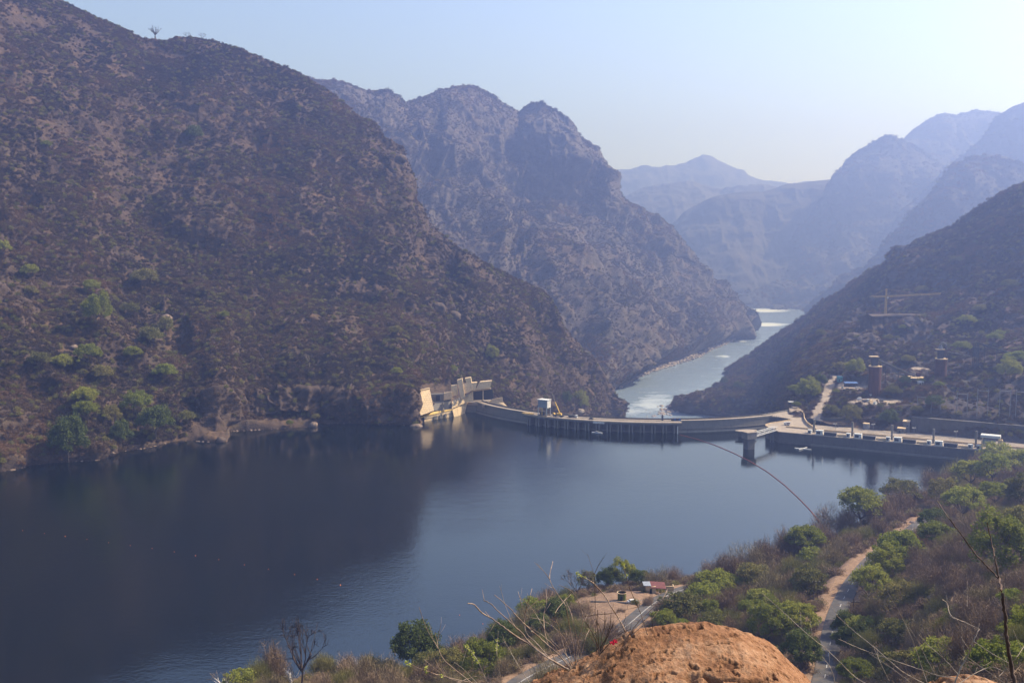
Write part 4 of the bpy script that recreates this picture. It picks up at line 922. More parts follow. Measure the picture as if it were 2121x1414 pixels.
# green trees on the right bank
gg = [(1672, 812, 66, 'green_b', 'big fresh-green tree left of the dirt track on the right bank'), (1645, 808, 36, 'green_a', 'smaller green tree on the river side of the big one by the dirt track'), (1700, 790, 40, 'dark_a', 'dark tree at the top of the dirt track'),
      (1650, 838, 26, 'green_c', 'green bush-tree above the white-roofed shelter'), (1732, 812, 20, 'green_a', 'small green tree at the entrance of the works yard'), (2003, 667, 46, 'green_a', 'green tree high on the right bank above the conveyors'),
      (2060, 700, 44, 'green_c', 'green tree by the upper conveyor support'), (2105, 742, 66, 'yellow_a', 'bright tree below the upper conveyor at the right edge'), (1992, 722, 48, 'green_a', 'green tree between the second silo and the upper conveyor'),
      (2090, 770, 60, 'green_b', 'dark green tree under the bright one at the right edge'), (2070, 690, 30, 'yellow_a', 'yellowish tree above the upper conveyor'), (1880, 745, 40, 'olive_a', 'olive tree above the sloping conveyor of the first silo'),
      (1770, 765, 50, 'green_b', 'green tree left of the first silo'), (1745, 760, 44, 'olive_a', 'pale tree at the left of the quarry yard'), (1875, 790, 34, 'dark_b', 'dark green tree below the conveyor landing'),
      (1945, 798, 26, 'yellow_b', 'pale yellow bush-tree below the second silo'), (1910, 790, 20, 'green_a', 'small tree beside the white site cabin'), (1850, 810, 44, 'olive_a', 'brownish tree right of the first silo'),
      (1935, 835, 50, 'dark_b', 'dark tree in the shaded terraces'), (1840, 868, 56, 'dark_a', 'dark tree above the cylindrical tank'), (1900, 848, 34, 'olive_a', 'olive tree by the small pump house'),
      (1960, 720, 30, 'olive_b', 'thin tree beside the second silo'), (1720, 850, 50, 'olive_a', 'brown-olive tree right of the dirt track'), (1760, 860, 60, 'olive_b', 'dull tree on the terrace above the intake road'),
      (2030, 640, 40, 'olive_a', 'pale green tree on the upper right bank'), (1910, 600, 34, 'olive_a', 'olive tree right of the yellow crane mast'), (1980, 540, 40, 'olive_a', 'faint tree below the right skyline'),
      (2090, 590, 46, 'olive_a', 'pale tree near the right frame edge high up'), (1700, 690, 30, 'olive_a', 'hazy green tree on the slope left of the crane'), (1620, 780, 30, 'olive_b', 'hazy tree low on the slope over the river'),
      (1840, 700, 30, 'olive_a', 'green tree at the foot of the quarry face'), (1530, 800, 30, 'dark_b', 'dark tree on the river side above the boulder spit'), (1500, 790, 24, 'dark_a', 'dark tree nearest the river above the boulder spit'),
      (1870, 680, 24, 'green_a', 'small green tree growing under the quarry bench')]
for u, v, w_, key, lab in gg: gt(u, v, w_, lab, key, bvhG)
# ================================================================== built things
class MB:
    def __init__(s): s.v = []; s.f = []
    def add(s, v, f):
        k = sum(len(x) for x in s.v); s.v.append(np.asarray(v, float)); s.f += [tuple(int(i) + k for i in q) for q in f]; return s
    def box(s, c, size, rz=0.0, tilt=0.0):
        sx, sy, sz = [x / 2 for x in size]
        q = np.array([(x, y, z) for x in (-sx, sx) for y in (-sy, sy) for z in (-sz, sz)], float)
        if tilt:
            a, b = math.cos(tilt), math.sin(tilt); q = np.stack([q[:, 0] * a - q[:, 2] * b, q[:, 1], q[:, 0] * b + q[:, 2] * a], 1)
        a, b = math.cos(rz), math.sin(rz); q = np.stack([q[:, 0] * a - q[:, 1] * b, q[:, 0] * b + q[:, 1] * a, q[:, 2]], 1) + np.array(c, float)
        return s.add(q, [(0, 1, 3, 2), (4, 6, 7, 5), (0, 4, 5, 1), (2, 3, 7, 6), (0, 2, 6, 4), (1, 5, 7, 3)])
    def beam(s, a, b, w, h=None):
        a = np.array(a, float); b = np.array(b, float); h = h or w; d = b - a; L = np.linalg.norm(d); d /= L
        up = np.array([0, 0, 1.0]) if abs(d[2]) < .95 else np.array([0, 1.0, 0]); x = np.cross(d, up); x /= np.linalg.norm(x); y = np.cross(x, d)
        q = np.array([p + sx * x * w / 2 + sy * y * h / 2 for p in (a, b) for sx, sy in ((-1, -1), (1, -1), (1, 1), (-1, 1))])
        return s.add(q, [(0, 1, 2, 3), (7, 6, 5, 4), (0, 4, 5, 1), (1, 5, 6, 2), (2, 6, 7, 3), (3, 7, 4, 0)])
    def prism(s, poly, z0, z1):
        """poly: list of (x,y) ; z0,z1 may be lists"""
        n = len(poly); z0 = np.broadcast_to(z0, n); z1 = np.broadcast_to(z1, n)
        q = [(x, y, z0[i]) for i, (x, y) in enumerate(poly)] + [(x, y, z1[i]) for i, (x, y) in enumerate(poly)]
        return s.add(q, [tuple(range(n))[::-1], tuple(range(n, 2 * n))] + [(i, (i + 1) % n, n + (i + 1) % n, n + i) for i in range(n)])
    def slab(s, quad, back):
        """quad: 4 points in order, extruded by vector back"""
        q = np.array(quad, float); b = q + np.array(back, float); n = len(q)
        return s.add(np.concatenate([q, b]), [tuple(range(n)), tuple(range(n, 2 * n))[::-1]] + [(i, n + i, n + (i + 1) % n, (i + 1) % n) for i in range(n)])
    def tube(s, pts, rad, n=8):
        v, f = tube(pts, rad if hasattr(rad, '__len__') else [rad] * len(pts), n); k = len(v); m = len(pts)
        s.add(v, f); 
        s.f += [tuple(sum(len(x) for x in s.v) - k + j for j in range(n))[::-1], tuple(sum(len(x) for x in s.v) - n + j for j in range(n))]; return s
    def cyl(s, c, r1, h, n=20, r2=None):
        c = np.array(c, float); return s.tube([c, c + [0, 0, h]], [r1, r2 or r1], n)
    def strip(s, L_, R_, th=None):
        L_ = np.asarray(L_); R_ = np.asarray(R_); n = len(L_); q = np.concatenate([L_, R_])
        f = [(i, i + 1, n + i + 1, n + i) for i in range(n - 1)]
        if th:
            s.add(np.concatenate([q, q - [0, 0, th]]), f + [tuple(2 * n + j for j in g)[::-1] for g in f] + [(i + 1, i, 2 * n + i, 2 * n + i + 1) for i in range(n - 1)] + [(n + i, n + i + 1, 3 * n + i + 1, 3 * n + i) for i in range(n - 1)] + [(0, n, 3 * n, 2 * n), (2 * n - 1, n - 1, 3 * n - 1, 4 * n - 1)])
        else: s.add(q, f)
        return s
    def build(s, name, m, parent=None, smooth=False, label=None, bevel=0):
        v = np.concatenate(s.v); off = np.array(parent.location) if parent is not None and parent.parent is None else np.zeros(3)
        if parent is not None and parent.parent is not None: off = np.array(parent.parent.location)
        if parent is not None and parent.type == 'MESH' and parent.parent is None: off = np.array(parent.location)
        me = bpy.data.meshes.new(name); me.from_pydata((v - off).tolist(), [], s.f)
        bm = bmesh.new(); bm.from_mesh(me); bmesh.ops.recalc_face_normals(bm, faces=bm.faces[:]); bm.to_mesh(me); bm.free()
        me.materials.append(m)
        if smooth: me.polygons.foreach_set('use_smooth', [True] * len(me.polygons))
        o = link(name, me, parent)
        if bevel:
            b = o.modifiers.new('bevel', 'BEVEL'); b.width = bevel; b.segments = 1; b.limit_method = 'ANGLE'
        if label: o['label'] = label
        return o
def concrete(name, c1, c2, scale=.25, streak=True):
    m = mat(name, c1, .9, .2); t = NT(m); co = t.pos()
    a = t.noise(co, scale, 5, .65); b = t.noise(co, 1.2, 4, .6, (1, 1, .12)); d = t.noise(co, 3.0, 3, .6)
    c = t.ramp(a, [(.3, c1), (.7, c2)])
    if streak: c = t.mix(t.ramp(b, [(.5, (0, 0, 0)), (.75, (.55,) * 3)]), c, tuple(x * .45 for x in c1))
    c = t.mix(t.ramp(d, [(.3, (.25,) * 3), (.6, (0,) * 3)]), c, tuple(x * .5 for x in c1))
    t.color(c); t.bump(a, .3, .4); return m
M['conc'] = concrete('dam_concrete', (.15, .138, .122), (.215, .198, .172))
M['conc_dark'] = concrete('dark_concrete', (.085, .08, .074), (.13, .12, .11))  # same concrete pattern in darker tones
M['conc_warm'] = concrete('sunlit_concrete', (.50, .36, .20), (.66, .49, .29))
M['deck'] = concrete('deck_surface', (.25, .20, .15), (.37, .30, .225), .25, False)
M['dirt'] = noisy('pale_dirt', (.19, .155, .12), (.29, .235, .18), .12)
M['white'] = concrete('white_paint', (.50, .485, .45), (.63, .61, .57), .8)
M['greyp'] = concrete('grey_panel', (.22, .24, .27), (.30, .32, .35), .8)
M['black'] = noisy('dark_opening', (.02, .02, .022), (.04, .04, .04), 1)
M['screen'] = noisy('dark_screen', (.028, .03, .038), (.05, .052, .06), 1)
M['yellow'] = noisy('yellow_steel', (.55, .33, .06), (.65, .42, .1), 1)
M['fyellow'] = noisy('faded_yellow', (.42, .28, .08), (.52, .36, .12), 1)
M['rust'] = noisy('rust_red_steel', (.065, .032, .028), (.11, .05, .04), .8, stretch=(1, 1, .2))
M['steel'] = noisy('grey_steel', (.16, .16, .17), (.24, .24, .25), 1)
M['dsteel'] = noisy('dark_steel', (.04, .04, .045), (.08, .08, .085), 1)
M['blue'] = noisy('blue_sheet', (.05, .10, .24), (.08, .15, .32), 1)
M['teal'] = noisy('teal_sheet', (.08, .24, .27), (.12, .32, .34), 1)
M['redroof'] = noisy('red_roof_sheet', (.11, .04, .038), (.17, .06, .052), 1)
M['orange'] = noisy('orange_float', (.75, .16, .05), (.85, .25, .08), 1, rough=.5)
M['boomred'] = noisy('faded_red_float', (.26, .07, .05), (.38, .12, .09), .5)
M['asphalt'] = noisy('asphalt', (.052, .048, .046), (.085, .078, .072), .35, c3=(.11, .085, .065), scale3=.12)
M['line'] = noisy('road_paint', (.20, .19, .175), (.48, .46, .43), 1.5)
M['rockd'] = noisy('dark_rock', (.05, .038, .032), (.12, .085, .06), .12, bump=.6)
M['glass'] = mat('dark_glass', (.02, .025, .03), .1, .5)
# brick-like formwork blocks for the big anchor wall
mb_ = M['conc_warm'].copy(); mb_.name = 'block_concrete'; M['block'] = mb_; t = NT(mb_); prev = t.b.inputs['Base Color'].links[0].from_socket
bk = t.n('ShaderNodeTexBrick'); bk.inputs['Scale'].default_value = 1.0; bk.inputs['Mortar Size'].default_value = .16; bk.inputs['Brick Width'].default_value = 2.4; bk.inputs['Row Height'].default_value = 1.7
mp = t.n('ShaderNodeMapping'); mp.inputs['Rotation'].default_value = (R(90), 0, 0); t.l(t.pos(), mp.inputs[0]); t.l(mp.outputs[0], bk.inputs[0])
t.color(t.mix(t.math('MULTIPLY', bk.outputs['Fac'], .55), prev, (.16, .12, .09)))

def onH(u, v): return hit(bvhH, u, v)
def p3(u, v, z): return PZ(u, v, z)

# ------------------------------------------------------------------ the dam
ZC = 10.0
def t_at(u, off=0):
    ts = np.linspace(-.3, 1.3, 1601); pts_ = np.array([arc(t_, off, ZC) for t_ in ts]); uu_, _ = px(pts_); return float(ts[np.argmin(np.abs(uu_ - u))])
tL, tR = t_at(984), t_at(1600)
dam = empty('arch_dam', tuple(arc(.5, 0, 0)), 0, 'long curved concrete arch dam with a tan roadway above dark pier openings', 'dam')
ts = np.linspace(tL, tR, 90)
w_ = MB()
up = [arc(t_, 0, ZC - .6) for t_ in ts]; dn = [arc(t_, -6, ZC - .6) for t_ in ts]
ub = [arc(t_, 1.5, -40) for t_ in ts]; db_ = [arc(t_, -26, -118) for t_ in ts]
w_.strip(up, ub); w_.strip(dn, db_); w_.strip(up, dn); w_.build('dam_wall', M['conc'], dam)
MB().strip([arc(t_, -.5, ZC) for t_ in ts], [arc(t_, -7.2, ZC) for t_ in ts], .55).build('roadway', M['deck'], dam)
MB().strip([arc(t_, -7.2, ZC + 1.3) for t_ in ts], [arc(t_, -7.7, ZC + 1.3) for t_ in ts], 2.4).build('parapet', M['conc_dark'], dam)
MB().strip([arc(t_, .35, ZC + .55) for t_ in ts], [arc(t_, -.15, ZC + .55) for t_ in ts], 1.6).build('parapet', M['conc'], dam)
MB().strip([arc(t_, .9, 3.2) for t_ in ts], [arc(t_, 0, 3.2) for t_ in ts], .5).build('ledge', M['conc'], dam)
M['tide'] = noisy('pale_tide_band', (.24, .22, .19), (.34, .31, .27), .6)
MB().strip([arc(t_, 1.62, .9) for t_ in ts], [arc(t_, 1.50, .9) for t_ in ts], 1.1).build('tide_band', M['tide'], dam)
p0, p1 = t_at(1086, 8), t_at(1412, 8)
tp = np.linspace(p0, p1, 60)
MB().strip([arc(t_, 9, ZC + .15) for t_ in tp], [arc(t_, .4, ZC + .15) for t_ in tp], 1.7).build('spillway_platform', M['deck'], dam)
MB().strip([arc(t_, 9.4, ZC - .9) for t_ in tp], [arc(t_, 9.05, ZC - .9) for t_ in tp], 1.2).build('platform_edge', M['conc_dark'], dam)
rl = MB(); rl.tube([arc(t_, 8.8, ZC + 1.2) for t_ in tp], .07, 4)
for t_ in np.linspace(p0, p1, 61): rl.beam(arc(t_, 8.8, ZC + .1), arc(t_, 8.8, ZC + 1.2), .09)
rl.build('handrail', M['steel'], dam)
npier = 15
for i in range(npier):
    for d_ in (-.0042, .0042):
        tt_ = p0 + (p1 - p0) * (i + .5) / npier + d_
        a = arc(tt_, 8.2, 0); b = arc(tt_, .8, 0); dd = (arc(tt_ + .002, 4, 0) - arc(tt_ - .002, 4, 0)); dd /= np.linalg.norm(dd); dd *= .65
        MB().prism([(a[0] - dd[0], a[1] - dd[1]), (a[0] + dd[0], a[1] + dd[1]), (b[0] + dd[0], b[1] + dd[1]), (b[0] - dd[0], b[1] - dd[1])], -12, ZC - 1.6).build('pier', M['conc'], dam)
def frame_at(t_, off, z):   # local frame on the dam: origin, angle of the tangent
    p = arc(t_, off, z); q = arc(t_ + .003, off, z); return p, math.atan2(q[1] - p[1], q[0] - p[0])
# gate panel, gauge
t_ = t_at(1240, 9.6); p, a = frame_at(t_, 9.7, 8.6)
g = MB().box((0, 0, 0), (10.5, .25, 1.9), a); o = g.build('stop_board', M['white']); o.location = p; tag(o, 'pale white board hung on the lake side of the spillway platform', 'board')
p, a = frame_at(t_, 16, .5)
rt = empty('reflection_block', p, 0, 'added pale block standing in for a bright reflection beside the spillway piers', 'reflection_block')  # added block standing in for a bright reflection on the water
MB().box(p, (9.5, 3.0, .8), a).build('block_base', M['greyp'], rt)
MB().box(p + np.array([0, 0, 1.1]), (2.2, 1.8, .7), a).build('cabin', M['steel'], rt)  # small box on top of the added block
t_ = t_at(1404, 9.6); p, a = frame_at(t_, 9.7, 3.5)
o = MB().box((0, 0, 0), (.9, .25, 7), a).build('water_gauge', M['white']); o.location = p; tag(o, 'narrow white water level gauge at the right end of the spillway platform', 'gauge')
# gantry hoist
t_ = t_at(1128, 3); p, a = frame_at(t_, 3.6, ZC + .2)
gh = empty('gantry_hoist', p, 0, 'tall white gantry hoist house with a shade-grey front on legs standing on the dam', 'gantry')
ca, sa = math.cos(a), math.sin(a)
def loc(x, y, z, p=p, ca=ca, sa=sa): return np.array([p[0] + x * ca - y * sa, p[1] + x * sa + y * ca, p[2] + z])
MB().box(loc(0, 0, 11.2), (9.6, 6.6, 7.0), a).build('shaded_housing', M['greyp'], gh)  # grey puts the shade of the front into the colour
MB().box(loc(4.95, 0, 11.2), (.3, 6.7, 7.1), a).build('lit_end_wall', M['white'], gh)  # white slab puts the sunlight on this end into the colour
MB().box(loc(0, 0, 15.0), (11.2, 8.0, .5), a).build('roof', M['white'], gh)
for x in (-4.6, 4.6):
    for y in (-3.4, 3.4): MB().beam(loc(x, y, 0), loc(x, y, 7.8), .75).build('leg', M['white'], gh)
for y in (-3.4, 3.4): MB().beam(loc(-5, y, .5), loc(5, y, .5), .7).build('sill_beam', M['dsteel'], gh)
MB().beam(loc(-1, -3.6, 0), loc(-1, -3.6, 7.7), .35).beam(loc(.1, -3.6, 0), loc(.1, -3.6, 7.7), .35).build('ladder', M['yellow'], gh)
MB().box(loc(-1, 0, 2.0), (5.5, 4.2, 3.2), a).build('winch', M['dsteel'], gh)
# mobile crane
t_ = t_at(1157, 3); p, a = frame_at(t_, 3.2, ZC + .2); ca, sa = math.cos(a), math.sin(a)
def loc2(x, y, z, p=p, ca=ca, sa=sa): return np.array([p[0] + x * ca - y * sa, p[1] + x * sa + y * ca, p[2] + z])
mc = empty('mobile_crane', p, 0, 'yellow mobile crane with raised boom parked beside the white gantry on the dam', 'crane')
MB().box(loc2(0, 0, 1.3), (11, 2.6, .9), a).build('chassis', M['dsteel'], mc)
MB().box(loc2(1, 0, 2.6), (4.5, 2.4, 1.6), a).build('turret', M['yellow'], mc)
cb = MB().box(loc2(-4.6, 0, 2.3), (1.8, 2.4, 1.7), a).build('cab', M['yellow'], mc); MB().box(loc2(-4.9, -.1, 2.7), (1.5, 2.5, .7), a).build('window', M['glass'], cb)
b0 = loc2(1.5, 0, 3.0); b1 = loc2(-3.6, 0, 13.5); b2 = loc2(-6.4, 0, 21)
MB().beam(b0, b1, .8).build('boom', M['yellow'], mc); MB().beam(b1, b2, .38).build('boom_extension', M['steel'], mc); MB().beam(b2, b2 + [0, 0, -9], .1).build('hoist_rope', M['dsteel'], mc)
for x in (-4, -2.4, 2.4, 4):
    for y in (-1.25, 1.25):
        c = loc2(x, y, .55); n_ = np.array([-sa, ca, 0]) * .2; MB().tube([c - n_, c + n_], .55, 12).build('wheel', M['black'], mc)
def truck(name, label, p, a, L=8, cabm=None, bedm=None, load=True, cabw=2.4, cat='truck'):
    ca, sa = math.cos(a), math.sin(a)
    def l_(x, y, z): return np.array([p[0] + x * ca - y * sa, p[1] + x * sa + y * ca, p[2] + z])
    o = empty(name, p, 0, label, cat)
    MB().box(l_(-1, 0, 1.0), (L - 2.2, 2.3, .5), a).build('bed', bedm or M['dsteel'], o)
    if load: MB().box(l_(-1.4, 0, 1.8), (L - 3.4, 2.2, 1.1), a).build('load', M['dsteel'], o)
    c = MB().box(l_(L / 2 - 1.1, 0, 1.7), (2.0, 2.3, 2.3), a).build('cab', cabm or M['white'], o)
    MB().box(l_(L / 2 - .2, 0, 2.1), (.3, 2.0, .9), a).build('windscreen', M['glass'], c)
    for x in (-L / 2 + 1.4, -L / 2 + 2.6, L / 2 - 1.3):
        for y in (-1.05, 1.05):
            cc = l_(x, y, .5); n_ = np.array([-sa, ca, 0]) * .18; MB().tube([cc - n_, cc + n_], .5, 10).build('wheel', M['black'], o)
    return o
t_ = t_at(1188, 1); p, a = frame_at(t_, 2.2, ZC + .2); truck('flatbed_truck', 'dark flatbed truck with a white cab standing right of the mobile crane on the dam', p, a, 9)
def car(name, label, p, a, m, L=4.4, cat='car', h=1.5):
    ca, sa = math.cos(a), math.sin(a); o = empty(name, p, 0, label, cat)
    def l_(x, y, z): return np.array([p[0] + x * ca - y * sa, p[1] + x * sa + y * ca, p[2] + z])
    MB().box(l_(0, 0, .7), (L, 1.8, .75), a).build('body', m, o); c = MB().box(l_(-.2, 0, h - .3), (L * .55, 1.6, .65), a).build('cabin', M['glass'], o)
    MB().box(l_(-.2, 0, h + .04), (L * .5, 1.5, .06), a).build('roof', m, c)
    for x in (-L * .32, L * .32):
        for y in (-.85, .85):
            cc = l_(x, y, .35); n_ = np.array([-sa, ca, 0]) * .12; MB().tube([cc - n_, cc + n_], .35, 10).build('wheel', M['black'], o)
    return o
t_ = t_at(1225, 3); p, a = frame_at(t_, 4, ZC + .2); car('parked_car', 'small dark car alone in the middle of the dam roadway', p, a, M['dsteel'])
t_ = t_at(1372, 0); p, a = frame_at(t_, -1, ZC + .1)
o = empty('valve_post', p, 0, 'dark upright machinery post near the right end of the spillway platform', 'machinery')
MB().box(p + [0, 0, 2.2], (1.5, 1.5, 4.4), a).build('column', M['dsteel'], o); MB().box(p + [0, 0, 4.2], (3.0, 1.0, .6), a).build('arm', M['steel'], o); MB().cyl(p + [.2, 0, 4.4], .5, 1.3).build('motor', M['dsteel'], o)
t_ = t_at(1400, 0); p, a = frame_at(t_, -.5, ZC + .1); ca, sa = math.cos(a), math.sin(a)
o = empty('tank_skid', p, 0, 'row of dark blue tanks and boxes at the right end of the spillway platform', 'tank')
for i, x in enumerate((-3.2, -.9, 1.4, 3.4)): MB().box(p + [x * ca, x * sa, 1.1 + .2 * (i % 2)], (1.9, 1.9, 2.2 + .4 * (i % 2)), a).build('tank', M['blue'] if i % 2 else M['dsteel'], o)
MB().box(p + [0, 0, 2.8], (8.6, 2.3, .2), a).build('cover', M['steel'], o)
t_ = t_at(1096, 5); p, a = frame_at(t_, 6, ZC + .2); ca, sa = math.cos(a), math.sin(a)
o = empty('stoplog_stack', p, 0, 'long pale yellow beams stacked on the left end of the spillway platform', 'beams')
for i in range(4): MB().box(p + [-sa * (i - 1.5) * .9, ca * (i - 1.5) * .9, .5], (13 - 1.5 * (i % 2), .6, .9), a).build('beam', M['yellow'] if i in (0, 3) else M['conc_warm'], o)

# ------------------------------------------------------------------ left abutment works
def slab_thing(name, label, quads, m, depth=(0, 4, 0), cat='wall', parts='panel'):
    pts_ = np.array([P(*q) for q in quads[0]]); o = empty(name, tuple(pts_.mean(0) * [1, 1, 0] + [0, 0, pts_[:, 2].min()]), 0, label, cat)
    for q in quads: MB().slab([P(*c) for c in q], depth).build(parts, m, o)
    return o
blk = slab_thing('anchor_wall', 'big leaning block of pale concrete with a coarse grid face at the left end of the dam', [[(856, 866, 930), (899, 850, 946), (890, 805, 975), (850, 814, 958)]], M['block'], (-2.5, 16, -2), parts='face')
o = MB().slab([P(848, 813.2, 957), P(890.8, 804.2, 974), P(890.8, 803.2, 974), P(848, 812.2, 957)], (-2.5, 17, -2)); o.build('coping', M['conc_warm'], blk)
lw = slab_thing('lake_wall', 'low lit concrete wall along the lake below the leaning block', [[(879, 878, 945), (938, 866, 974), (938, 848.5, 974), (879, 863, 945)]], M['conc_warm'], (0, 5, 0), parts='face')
MB().slab([P(864, 867, 935), P(880, 861.5, 944.5), P(938, 847.6, 973.5), P(938, 846.2, 978), P(898, 852.5, 958), P(870, 861.5, 945)], (0, 0, -.5)).build('walkway', M['fyellow'], lw)
MB().slab([P(879, 868, 944.6), P(938, 856, 973.6), P(938, 855.2, 973.6), P(879, 867.2, 944.6)], (0, .5, 0)).build('ledge', M['conc_dark'], lw)
for (u0, u1) in ((899, 905), (911, 916), (921, 925)):
    MB().slab([P(u0, 869.5 - (u0 - 899) * .21, 953 + (u0 - 899) * .47), P(u1, 868 - (u1 - 905) * .21, 956 + (u1 - 905) * .47), P(u1, 861 - (u1 - 905) * .21, 956 + (u1 - 905) * .47), P(u0, 862 - (u0 - 899) * .21, 953 + (u0 - 899) * .47)], (0, 3, 0)).build('recess', M['conc_dark'], lw)
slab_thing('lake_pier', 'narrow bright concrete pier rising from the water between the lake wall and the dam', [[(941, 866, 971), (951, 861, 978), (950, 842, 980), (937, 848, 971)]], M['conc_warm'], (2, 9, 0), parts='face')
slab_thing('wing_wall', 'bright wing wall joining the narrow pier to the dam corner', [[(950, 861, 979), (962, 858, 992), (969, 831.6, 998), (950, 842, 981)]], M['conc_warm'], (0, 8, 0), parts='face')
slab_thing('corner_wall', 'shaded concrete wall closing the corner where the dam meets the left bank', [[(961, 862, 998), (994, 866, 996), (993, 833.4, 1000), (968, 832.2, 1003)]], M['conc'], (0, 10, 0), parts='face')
pz = empty('abutment_terrace', tuple(PZ(990, 831, 10)), 0, 'pale paved terrace at the left end of the dam roadway', 'terrace')
MB().slab([PZ(a, b, 10.1) for a, b in [(967, 832.4), (993, 834), (1003, 838.5), (1010, 834), (1022, 826.5), (1020, 822), (975, 823)]], (0, 0, -3)).build('paving', M['deck'], pz)
rw = slab_thing('rear_wall', 'grey shaded wall with dark doorways behind the leaning block', [[(892, 832, 985), (934, 830, 985), (934, 815, 986), (893, 816, 986)], [(897, 850, 966), (934, 848, 978), (934, 830, 984), (895, 832, 984)]], M['conc'], (0, 5, 0))
for (a, b, c, d_) in ((903, 911, 818, 830), (915, 918, 834, 846), (920, 929, 832, 847)):
    MB().slab([P(a, d_, 962 if d_ > 840 else 984), P(b, d_ - .5, 962 if d_ > 840 else 984), P(b, c, 978 if d_ > 840 else 984.5), P(a, c, 978 if d_ > 840 else 984.5)], (0, .6, 0)).build('doorway', M['black'], rw)
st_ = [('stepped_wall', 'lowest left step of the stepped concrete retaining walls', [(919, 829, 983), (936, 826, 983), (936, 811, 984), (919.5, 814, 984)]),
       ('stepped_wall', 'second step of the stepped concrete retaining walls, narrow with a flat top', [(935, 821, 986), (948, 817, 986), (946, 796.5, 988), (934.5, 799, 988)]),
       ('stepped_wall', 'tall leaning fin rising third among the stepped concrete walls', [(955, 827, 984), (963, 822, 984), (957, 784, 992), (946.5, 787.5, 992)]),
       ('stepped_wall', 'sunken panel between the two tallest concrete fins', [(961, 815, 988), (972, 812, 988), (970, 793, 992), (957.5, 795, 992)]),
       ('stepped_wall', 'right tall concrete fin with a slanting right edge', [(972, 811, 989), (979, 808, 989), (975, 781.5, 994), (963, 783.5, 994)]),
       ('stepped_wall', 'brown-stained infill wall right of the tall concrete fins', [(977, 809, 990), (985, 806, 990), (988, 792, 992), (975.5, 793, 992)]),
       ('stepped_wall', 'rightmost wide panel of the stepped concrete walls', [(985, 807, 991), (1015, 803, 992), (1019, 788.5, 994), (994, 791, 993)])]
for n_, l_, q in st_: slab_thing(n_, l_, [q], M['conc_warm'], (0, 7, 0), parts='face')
pf = empty('portal_frame', tuple(P(998, 829, 1000)), 0, 'concrete portal with two dark openings under the rightmost wall panel', 'portal')
MB().slab([P(977, 811.5, 996), P(1017, 806, 998), P(1017, 803, 998), P(977, 808.5, 996)], (0, 3, 0)).build('lintel', M['conc_warm'], pf)
for u_ in (979, 1000.5): MB().slab([P(u_ - 1, 830, 996), P(u_ + 1, 830, 996), P(u_ + 1, 808, 996), P(u_ - 1, 808, 996)], (0, 2, 0)).build('column', M['conc_warm'], pf)
MB().slab([P(980, 829, 1006), P(1022, 827, 1006), P(1020, 806, 1006), P(980, 809, 1006)], (0, 2, 0)).build('back_wall', M['screen'], pf)
sg = slab_thing('stair_block', 'cluttered lower concrete steps and platforms in front of the tall fins', [[(936, 846, 975), (962, 835, 986), (962, 824, 988), (936, 832, 980)], [(962, 834, 988), (980, 830, 992), (979, 811, 993), (962, 823, 990)]], M['conc_warm'], (0, 6, 0), parts='step')
for (a, b) in ((939, 829), (944, 827), (949, 825), (953, 829), (958, 821), (965, 817)): MB().slab([P(a, b + 5, 974 + (a - 939) * .5), P(a + 3.4, b + 4.2, 975 + (a - 939) * .5), P(a + 3.4, b - 1, 976 + (a - 939) * .5), P(a, b, 976 + (a - 939) * .5)], (0, 2, 0)).build('block', M['conc'], sg)
slab_thing('curved_parapet', 'wedge-shaped tan parapet wall rising right of the terrace', [[(1010, 834.5, 1003), (1053, 844.5, 965), (1042, 833, 985), (1041, 822.5, 990), (1020, 826.5, 1003)]], M['conc_warm'], (0, 1.5, 0), parts='face')

# ------------------------------------------------------------------ intake platform on the right
A_ = PZ(1613, 893.5, 9.5); B_ = PZ(2085, 937, 9.5)
ax = (B_ - A_); LN = np.linalg.norm(ax); ax /= LN; bx_ = np.array([-ax[1], ax[0], 0.0])     # along, inland
if bx_[1] < 0: bx_ = -bx_
ANG = math.atan2(ax[1], ax[0])
def IL(s_, d_, z): return A_ * [1, 1, 0] + ax * s_ + bx_ * d_ + np.array([0, 0, z])
def s_of(u, d_=2, z=9.5):
    ss = np.linspace(-20, LN + 60, 1200); uu_, _ = px(np.array([IL(s_, d_, z) for s_ in ss])); return float(ss[np.argmin(np.abs(uu_ - u))])
itk = empty('intake_structure', tuple(IL(LN / 2, 0, 0)), 0, 'long straight concrete power intake wall with deck on the right side of the lake', 'dam intake')
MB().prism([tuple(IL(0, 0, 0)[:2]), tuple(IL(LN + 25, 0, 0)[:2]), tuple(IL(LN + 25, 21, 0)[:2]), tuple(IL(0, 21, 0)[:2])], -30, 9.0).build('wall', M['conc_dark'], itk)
MB().prism([tuple(IL(-.2, -.4, 0)[:2]), tuple(IL(LN + 25.2, -.4, 0)[:2]), tuple(IL(LN + 25.2, 21.5, 0)[:2]), tuple(IL(-.2, 21.5, 0)[:2])], 9.0, 9.6).build('deck', M['deck'], itk)
MB().prism([tuple(IL(0, -.9, 0)[:2]), tuple(IL(LN + 25, -.9, 0)[:2]), tuple(IL(LN + 25, 0, 0)[:2]), tuple(IL(0, 0, 0)[:2])], -2, 1.6).build('footing', M['conc'], itk)
MB().prism([tuple(IL(1, 20.2, 0)[:2]), tuple(IL(LN + 25, 20.2, 0)[:2]), tuple(IL(LN + 25, 21, 0)[:2]), tuple(IL(1, 21, 0)[:2])], 9.6, 11.2).build('rear_parapet', M['conc_warm'], itk)
MB().slab([IL(2.5, -.15, -1), IL(7, -.15, -1), IL(7, -.15, 6.5), IL(2.5, -.15, 6.5)], bx_ * .1).build('dark_bay', M['black'], itk)
rdv = empty('intake_road', tuple(IL(LN / 2, 35, 9)), 0, None, None); bpy.data.objects.remove(rdv)
